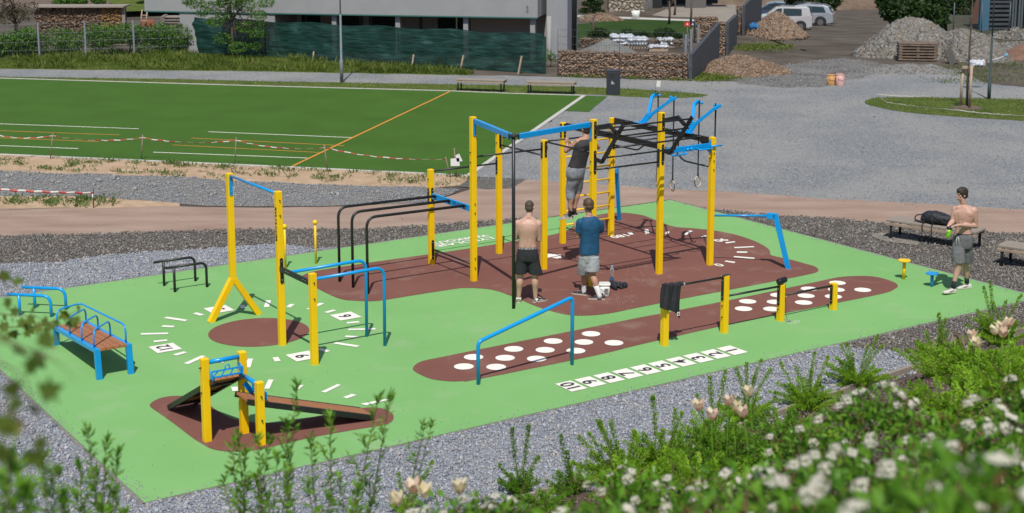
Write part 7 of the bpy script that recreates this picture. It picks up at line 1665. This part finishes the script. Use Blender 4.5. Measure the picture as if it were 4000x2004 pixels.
# straw tufts
for (px,py,lab) in ((3625,1425,'tuft of upright dry straw left of the thick plume'),(3745,1385,'tuft of dry straw stalks beside the yellow tulip')):
    b=GT(px,py); T=thing('dry_tuft',lab,'dry grass',tuple(b),group='dry straw tufts'); n=34; leaf_cloud('stalks',[(b.x+random.gauss(0,.10),b.y+random.gauss(0,.08),b.z) for i in range(n)],.36,mDry,T,asp=.03,dirs=[(random.gauss(0,.3),0,1) for i in range(n)],nrm_up=0)
# tulips
def tulip(lab,px,py,y,s=1.0,pink=False,gr='cream tulips'):
    c=PY(px,py,y); b=V((c.x+random.uniform(-.05,.08),y+random.uniform(-.03,.05),gz(c.x,y))); T=thing('tulip',lab,'flower',tuple(b),group=gr); ax=V((random.uniform(-.25,.15),random.uniform(-.2,.1),1)).normalized(); r=.034*s
    MB().tube([b,b.lerp(c,.5)+V((.02,0,0)),c-ax*r*1.0],.0035,6).build('stem',mSpir,T)
    for k in range(6):
        a=k*math.pi/3+random.uniform(-.15,.15); o=ax.orthogonal().normalized(); o=o*math.cos(a)+ax.cross(o)*math.sin(a); t_=ax.cross(o); m=MB(); vs=[]; op=random.uniform(.7,1.3)
        pr=[(0,.10,.15),(.5,.55,.62),(1.1,.85,.72),(1.8,1.0*op,.55),(2.3,1.35*op,.06)]
        for z,rr_,w in pr: vs+= [c-ax*r+ax*z*r+o*rr_*r-t_*w*r,c-ax*r+ax*z*r+o*(rr_+.10)*r,c-ax*r+ax*z*r+o*rr_*r+t_*w*r]
        fs=[]
        for i in range(4): q=i*3; fs+= [(q,q+1,q+4,q+3),(q+1,q+2,q+5,q+4)]
        m.add(vs,fs,True); m.build('petal',mPetalP if (pink and k%2==0) else mPetal,T)
    for k in range(2):
        m=MB(); d=V((random.uniform(-1,1),random.uniform(-.6,.2),.9)).normalized(); w=d.cross(UP).normalized()*.018; L=.26*s; q=[b,b+d*L*.5+UP*.05,b+d*L]; m.add([q[0]-w*.4,q[0]+w*.4,q[1]-w,q[1]+w,q[2]],[(0,1,3,2),(2,3,4)],True); m.build('leaf',mSpir,T)
tl=[(2728,1587,10.2,1,'pink flushed tulip, leftmost of the group beside the gravel'),(2780,1622,10.0,1,'wide open cream tulip, lowest left of the middle group'),(2845,1568,10.2,1,'cream tulip with a pink base in the middle group'),(2877,1592,10.0,0,'yellowish cream tulip in the middle group'),(2902,1612,9.9,1,'pinkish tulip, lowest right of the middle group'),(2925,1530,10.4,0,'tallest cream tulip at the right of the middle group'),
(3796,1312,11.8,1,'yellow and pink tulip above the dry straw'),(3815,1340,11.7,0,'pale cream tulip just below the yellow and pink one'),(3886,1293,11.8,0,'leftmost tulip of the cluster near the right edge'),(3914,1276,11.9,1,'middle pinkish tulip of the cluster near the right edge'),(3942,1262,12.0,1,'rightmost tulip of the cluster near the right edge'),(3917,1302,11.7,1,'lower small tulip of the cluster near the right edge'),
(1613,1905,7.6,1,'cream tulip with red base at the bottom of the picture'),(1660,1922,7.5,0,'cream tulip right of the red based one at the bottom'),(1548,1952,7.4,0,'pale tulip, leftmost at the bottom of the picture'),(1795,1904,7.6,0,'pale cream flower right of the others at the bottom')]
for x_,y_,d_,pk_,lab in tl: tulip(lab,x_,y_,d_,1.0 if d_>9 else .95,pk_==1)
# willow-leaved shrubs in front of the ramps
def lance(T,b,tips,m,leaf=.055,dens=46,wscale=.24):
    pos=[];dr=[];sm=MB()
    for tp in tips:
        mid=b.lerp(tp,.5)+V((random.uniform(-.05,.05),0,.03)); Q=[V(q[:3]) for q in cr([[*(b+V((random.uniform(-.1,.1),0,0))),0],[*mid,0],[*tp,0]],8)]; L=(tp-b).length; sm.tube(Q,0,5,rr=[.006-.0045*i/(len(Q)-1) for i in range(len(Q))])
        nodes=int(L*dens/2.2)
        for j in range(nodes):
            t=.25+.75*(j/nodes)**.9; f=t*(len(Q)-1); i=min(len(Q)-2,int(f)); c=Q[i].lerp(Q[i+1],f-i); ax=(Q[i+1]-Q[i]).normalized(); k=3 if t<.93 else 5
            for q in range(k):
                a=random.uniform(0,2*math.pi); o=ax.orthogonal().normalized(); o=o*math.cos(a)+ax.cross(o)*math.sin(a); pos.append(tuple(c)); dr.append(tuple(ax*(.9 if t<.93 else 1.6)+o*1.1))
        for q in range(3):   # short side twigs
            t=random.uniform(.35,.8); f=t*(len(Q)-1); i=int(f); c=Q[i]; e=c+V((random.uniform(-.13,.13),random.uniform(-.1,.1),random.uniform(.06,.16))); sm.tube([c,e],.0018,4)
            for j in range(12): pos.append(tuple(c.lerp(e,random.uniform(.3,1)))); d=(e-c).normalized(); dr.append(tuple(d+V((random.gauss(0,.6),random.gauss(0,.6),random.gauss(0,.4)))))
    sm.build('stems',mStemB,T); leaf_cloud('leaves',pos,leaf,m,T,asp=wscale,dirs=dr,nrm_up=.5)
def lshrub(lab,bx,y,tips,leaf=.055,m=None,dens=46):
    P=PY(bx,2150,y); b=V((P.x,y,gz(P.x,y))); T=thing('leafy_shoots',lab,'shrub',tuple(b),group='upright leafy shoots in the foreground'); lance(T,b,[PY(x,yy,y+random.uniform(-.25,.25)) for x,yy in tips],m or mSpir,leaf,dens)
lshrub('upright leafy shoots with one tall shoot in front of the left ramp post',1060,8.0,[(1160,1495),(1085,1770),(930,1690),(1000,1850),(1120,1640)])
lshrub('bushy low shoots in front of the short yellow ramp post',950,7.8,[(905,1720),(960,1760),(1010,1700),(1060,1700),(870,1860),(1130,1840)])
lshrub('tall leafy shoots in front of the lower end of the long ramp',1330,8.2,[(1480,1545),(1525,1540),(1290,1620),(1210,1700),(1330,1870),(1400,1900)])
lshrub('single leaning shoot with reddish tip crossing the pad edge',1500,8.4,[(1690,1640),(1660,1650)],.05,None,34)
lshrub('low leafy shoots at the bottom between the ramps and the tulips',1230,7.2,[(1120,1900),(1200,1880),(1290,1930),(1400,1900),(1460,1960),(1040,1930)])
lshrub('leafy shoots at the lower left corner of the pad',395,7.0,[(340,1670),(415,1712),(455,1760),(310,1800),(370,1830),(440,1900)])
lshrub('low leafy shoots under the lower left pad corner',350,6.6,[(300,1920),(250,1950),(400,1960),(480,1990)])
lshrub('blurred bright leafy shoots near the bottom left',190,4.6,[(165,1790),(210,1830),(120,1900),(240,1920)],.05,None,60)
lshrub('blurred large leafy shoots in the bottom left corner',40,3.8,[(35,1760),(70,1800),(10,1850),(95,1880)],.05,None,64)
# white flowering shrubs
def flower_mesh():
    mb=MB(); random.seed(3)
    for k in range(112):
        sub=k%8; sa=sub*.9+.3; sr=0 if sub==0 else (.014 if sub<4 else .021); cen=V((math.cos(sa*1.1)*sr,math.sin(sa*1.1)*sr,.006-sr*.45+.003*math.sin(sub*3)))
        th=math.acos(random.uniform(.05,1)); ph=random.uniform(0,6.28); n=V((math.sin(th)*math.cos(ph),math.sin(th)*math.sin(ph),math.cos(th)*.7)); c=cen+n*.0095*random.uniform(.8,1.2); nn=(n+cen*18).normalized(); o=nn.orthogonal().normalized(); a0=random.random()*6
        for p_ in range(5):
            a=a0+p_*1.2566; d=o*math.cos(a)+nn.cross(o)*math.sin(a); t_=nn.cross(d); r=.0046
            mb.add([c,c+d*r*.7+t_*r*.42+nn*.001,c+d*r*1.25+nn*.0015,c+d*r*.7-t_*r*.42+nn*.001],[(0,1,2,3)])
        mb.add([c+nn*.0018+o*.0016,c+nn*.0018-o*.0008+nn.cross(o)*.0014,c+nn*.0018-o*.0008-nn.cross(o)*.0014],[(0,1,2)],mi=1)
    for k in range(10): 
        a=k*.628; mb.tube([V((0,0,-.03)),V((math.cos(a)*.02,math.sin(a)*.02,.004))],.0008,3,mi=2)
    me=bpy.data.meshes.new('flower_head'); me.from_pydata(mb.v,[],mb.f); me.materials.append(mFlor); me.materials.append(mFlorC); me.materials.append(mSpir); me.polygons.foreach_set('material_index',mb.m); me.update(); return me
FM=flower_mesh()
def wshrub(lab,px,py,y,rx,rz,nl,nf,leaf=.05,ry=None,bronze=.10,flist=None):
    c=PY(px,py,y); ry=ry or rx*.8; g0=gz(c.x,y); T=thing('flowering_shrub',lab,'shrub',(c.x,y,g0),group='white flowering shrubs in the foreground'); b=V((c.x,y,g0)); c=c-UP*rz*1.15
    sm=MB(); pts=[]
    for k in range(16):
        e=c+V((random.uniform(-.8,.8)*rx,random.uniform(-.8,.8)*ry,random.uniform(-.2,.8)*rz)); sm.tube([b+V((random.uniform(-.08,.08),random.uniform(-.08,.08),0)),b.lerp(e,.6)+V((random.uniform(-.05,.05),0,0)),e],0,4,rr=[.010,.006,.002])
        for q in range(4): s=b.lerp(e,random.uniform(.5,1)); sm.tube([s,s+V((random.uniform(-.2,.2),random.uniform(-.2,.2),random.uniform(0,.15)))],.002,3)
    sm.build('stems',mStemB,T)
    d=rng.normal(0,1,(nl,3)); d/=np.linalg.norm(d,axis=1)[:,None]; d[:,2]=np.abs(d[:,2])*1.0-.35*(rng.uniform(0,1,nl)>.6); r=rng.uniform(.3,1.08,nl); bl=np.array([noise.noise(V((a[0]*2.2,a[1]*2.2,a[2]*2.2+px*.01))) for a in d]); r=r*(1+.35*bl)
    P=np.array(c)[None]+d*r[:,None]*np.array([rx,ry,rz]); dirs=d+rng.normal(0,.6,(nl,3))+np.array([0,0,.3]); kbr=rng.uniform(0,1,nl)<bronze
    leaf_cloud('leaves',P[~kbr],leaf,mGloss,T,asp=.5,dirs=dirs[~kbr],nrm_up=.4); leaf_cloud('young_leaves',P[kbr],leaf*.8,mBronze,T,asp=.4,dirs=dirs[kbr]+np.array([0,0,1.2]),nrm_up=.2)
    for k in range(int(nf*.66)):
        a=random.uniform(0,6.28); q=math.sqrt(random.random())*1.0; n=V((math.cos(a)*q,math.sin(a)*q-.15,math.sqrt(max(0,1.05-q*q))));
        f_=1+.3*noise.noise(V((n.x*2.2,n.y*2.2,n.z*2.2+px*.01))); o=bpy.data.objects.new('flower_head',FM); COL.objects.link(o); o.parent=T; o.location=V((n.x*rx,n.y*ry,n.z*rz))*f_*1.06+(c-b); s=random.uniform(.75,1.2); o.scale=(s,s,s); n2=(n+V((0,-.35,.6))).normalized(); o.rotation_euler=n2.to_track_quat('Z','Y').to_euler()
    return T
WS=[('white flowering shrub highest on the bank, below the fan shaped green plumes',3430,1500,7.6,.30,.22,900,24,.045),
('white flowering shrub left of centre on the bank with loose sprays',3180,1640,8.2,.32,.20,800,18,.045),
('white flowering shrub against the right edge, topmost',3985,1440,7.4,.12,.25,260,10,.045),
('broad white flowering shrub at the right with many small heads',3830,1590,6.4,.40,.26,1200,36,.045),
('white flowering shrub at the left end of the blossoms, above the bottom edge',2480,1830,7.2,.26,.18,560,20,.045),
('white flowering shrub between the low feathery shrubs at the bottom',2760,1850,6.6,.26,.18,560,18,.045),
('leafy flowering shrub right of centre in the blurred foreground',3030,1800,5.4,.34,.24,900,20,.048),
('leafy flowering shrub in the foreground below the highest shrub',3400,1720,5.0,.38,.26,1100,22,.05),
('leafy flowering shrub in the right foreground',3720,1740,4.6,.36,.26,1000,20,.05),
('small flowering shrub at the bottom edge left of the feathery row',1960,1930,6.8,.14,.12,200,6,.045),
('small flowering shrub at the bottom beside the cream tulips',1800,1960,6.6,.26,.12,340,12,.045),
('blurred flowering shrub near the bottom edge, right of centre',3150,1900,3.7,.30,.2,700,12,.05),
('blurred flowering shrub low in the foreground middle',2760,1965,4.2,.26,.16,460,9,.05),
('blurred flowering shrub at the bottom edge under the feathery row',2330,1985,5.0,.26,.12,380,8,.048),
('strongly blurred flowering shrub in the bottom right corner',3880,1830,2.7,.19,.16,520,12,.05),
('strongly blurred flowering shrub left of the bottom right corner',3600,1930,2.9,.22,.14,480,9,.05)]
for a in WS: wshrub(*a)
# overhanging maple twigs at the left
def maple_leaf(mb,c,d,n,s):
    d=V(d).normalized(); n=V(n); n=(n-d*n.dot(d)).normalized(); a=n.cross(d)
    pr=[(0,0),(.22,-.05),(.50,.10),(.30,.28),(.62,.62),(.26,.55),(.0,1.0),(-.26,.55),(-.62,.62),(-.30,.28),(-.50,.10),(-.22,-.05)]
    vs=[V(c)+d*(y*s)+a*(x*s)+n*(abs(x)*.18*s) for x,y in pr]; ce=V(c)+d*.35*s; vs.append(ce); mb.add(vs,[(12,i,(i+1)%12) for i in range(12)],True)
def overhang():
    T=thing('overhanging_branch','overhanging maple branch with lobed leaves reaching in from the left, partly blurred','branch',(-3.2,5.2,gz(-3.2,5.2)))
    def twig(path,y,leaves,s,w=.004):
        br=MB(); lv=MB()
        P_=[PY(x,yy,y+dy) for x,yy,dy in path]; Q=[V(q[:3]) for q in cr([[*q,0] for q in P_],6)]; br.tube(Q,0,5,rr=[w*(1-.75*i/(len(Q)-1)) for i in range(len(Q))])
        for k in range(max(2,int(leaves*.75))):
            f=random.uniform(.12,1)*(len(Q)-1); i=min(len(Q)-2,int(f)); c=Q[i].lerp(Q[i+1],f-i); d=V((random.uniform(-1,1),random.uniform(-.6,.6),random.uniform(-1,.5))); e=c+d.normalized()*s*.5; br.tube([c,e],.0008,3); maple_leaf(lv,e,d,V((random.uniform(-1,1),-1.2,random.uniform(-.2,1))),s*random.uniform(.7,1.15))
        bo=br.build('twig',mStemB,T); lv.build('leaves',mMaple,bo)
    twig([(-300,1120,0),(-60,1260,0),(120,1275,0),(210,1255,.1),(300,1215,.1)],6.4,20,.048,.004)
    twig([(-200,1180,0),(0,1225,0),(150,1240,0),(235,1290,0)],6.0,12,.045,.003)
    twig([(-300,950,0),(-80,1030,0),(10,1090,0),(40,1150,0)],5.0,14,.045,.004)
    twig([(-300,1250,0),(-40,1300,0),(120,1370,0),(230,1420,0)],3.0,9,.042,.003)
    twig([(-300,1380,0),(-60,1400,0),(90,1470,0),(120,1560,0)],2.6,7,.040,.003)
    twig([(-300,1500,0),(-60,1560,0),(60,1620,0),(130,1700,0)],2.5,6,.038,.003)
    twig([(-300,1200,0),(0,1330,0),(200,1400,0),(300,1490,0)],2.3,3,.022,.0015)
    twig([(-200,1700,0),(0,1740,0),(60,1800,0)],2.6,6,.04,.003)
    b=V((-3.2,5.2,gz(-3.2,5.2))); MB().tube([b,b+V((.1,0,1)),b+V((.3,-.3,2)),PY(-300,1120,6.4)],0,8,rr=[.07,.05,.03,.006]).build('limb',mBark,T)
    MB().tube([b+V((.3,-.3,2)),PY(-300,1250,3.0),PY(-300,1500,2.5)],0,6,rr=[.02,.01,.005]).build('limb',mBark,T)
overhang()
# ---------------------------------------------------------------- camera, light, world
cd=bpy.data.cameras.new('camera'); cam=bpy.data.objects.new('camera',cd); COL.objects.link(cam)
mm=Matrix((CR,CU,-CF)).transposed().to_4x4(); mm.translation=CPOS; cam.matrix_world=mm
cd.sensor_width=36; cd.lens=36*FPX/4000; cd.shift_y=(CYP-1002)/4000; cd.clip_end=2000; cd.clip_start=0.1
cd.dof.use_dof=True; cd.dof.focus_distance=27.0; cd.dof.aperture_fstop=2.8
S.camera=cam
SUN_EL,SUN_AZ=R(58.5),R(88.5)   # azimuth shadows point to
sdir=V((math.cos(SUN_AZ)*math.cos(SUN_EL),math.sin(SUN_AZ)*math.cos(SUN_EL),-math.sin(SUN_EL)))
ld=bpy.data.lights.new('sun','SUN'); ld.energy=4.3; ld.angle=R(0.53); ld.color=(1,0.955,0.88)
lo=bpy.data.objects.new('sun',ld); COL.objects.link(lo); lo.rotation_euler=sdir.to_track_quat('-Z','Y').to_euler()
w=bpy.data.worlds.new('World'); S.world=w; w.use_nodes=True; nt=w.node_tree; nt.nodes.clear()
sk=nt.nodes.new('ShaderNodeTexSky'); sk.sky_type='NISHITA'; sk.sun_disc=False; sk.sun_elevation=SUN_EL; sk.sun_rotation=math.atan2(-sdir.x,-sdir.y)
bg=nt.nodes.new('ShaderNodeBackground'); bg.inputs[1].default_value=0.10
wo=nt.nodes.new('ShaderNodeOutputWorld'); nt.links.new(sk.outputs[0],bg.inputs[0]); nt.links.new(bg.outputs[0],wo.inputs[0])
S.view_settings.view_transform='Standard'; S.view_settings.look='None'; S.view_settings.exposure=0.0; S.view_settings.gamma=1
S.view_settings.use_curve_mapping=False
S.render.engine='CYCLES'
S.cycles.max_bounces=6; S.cycles.transparent_max_bounces=12
S.cycles.use_denoising=True
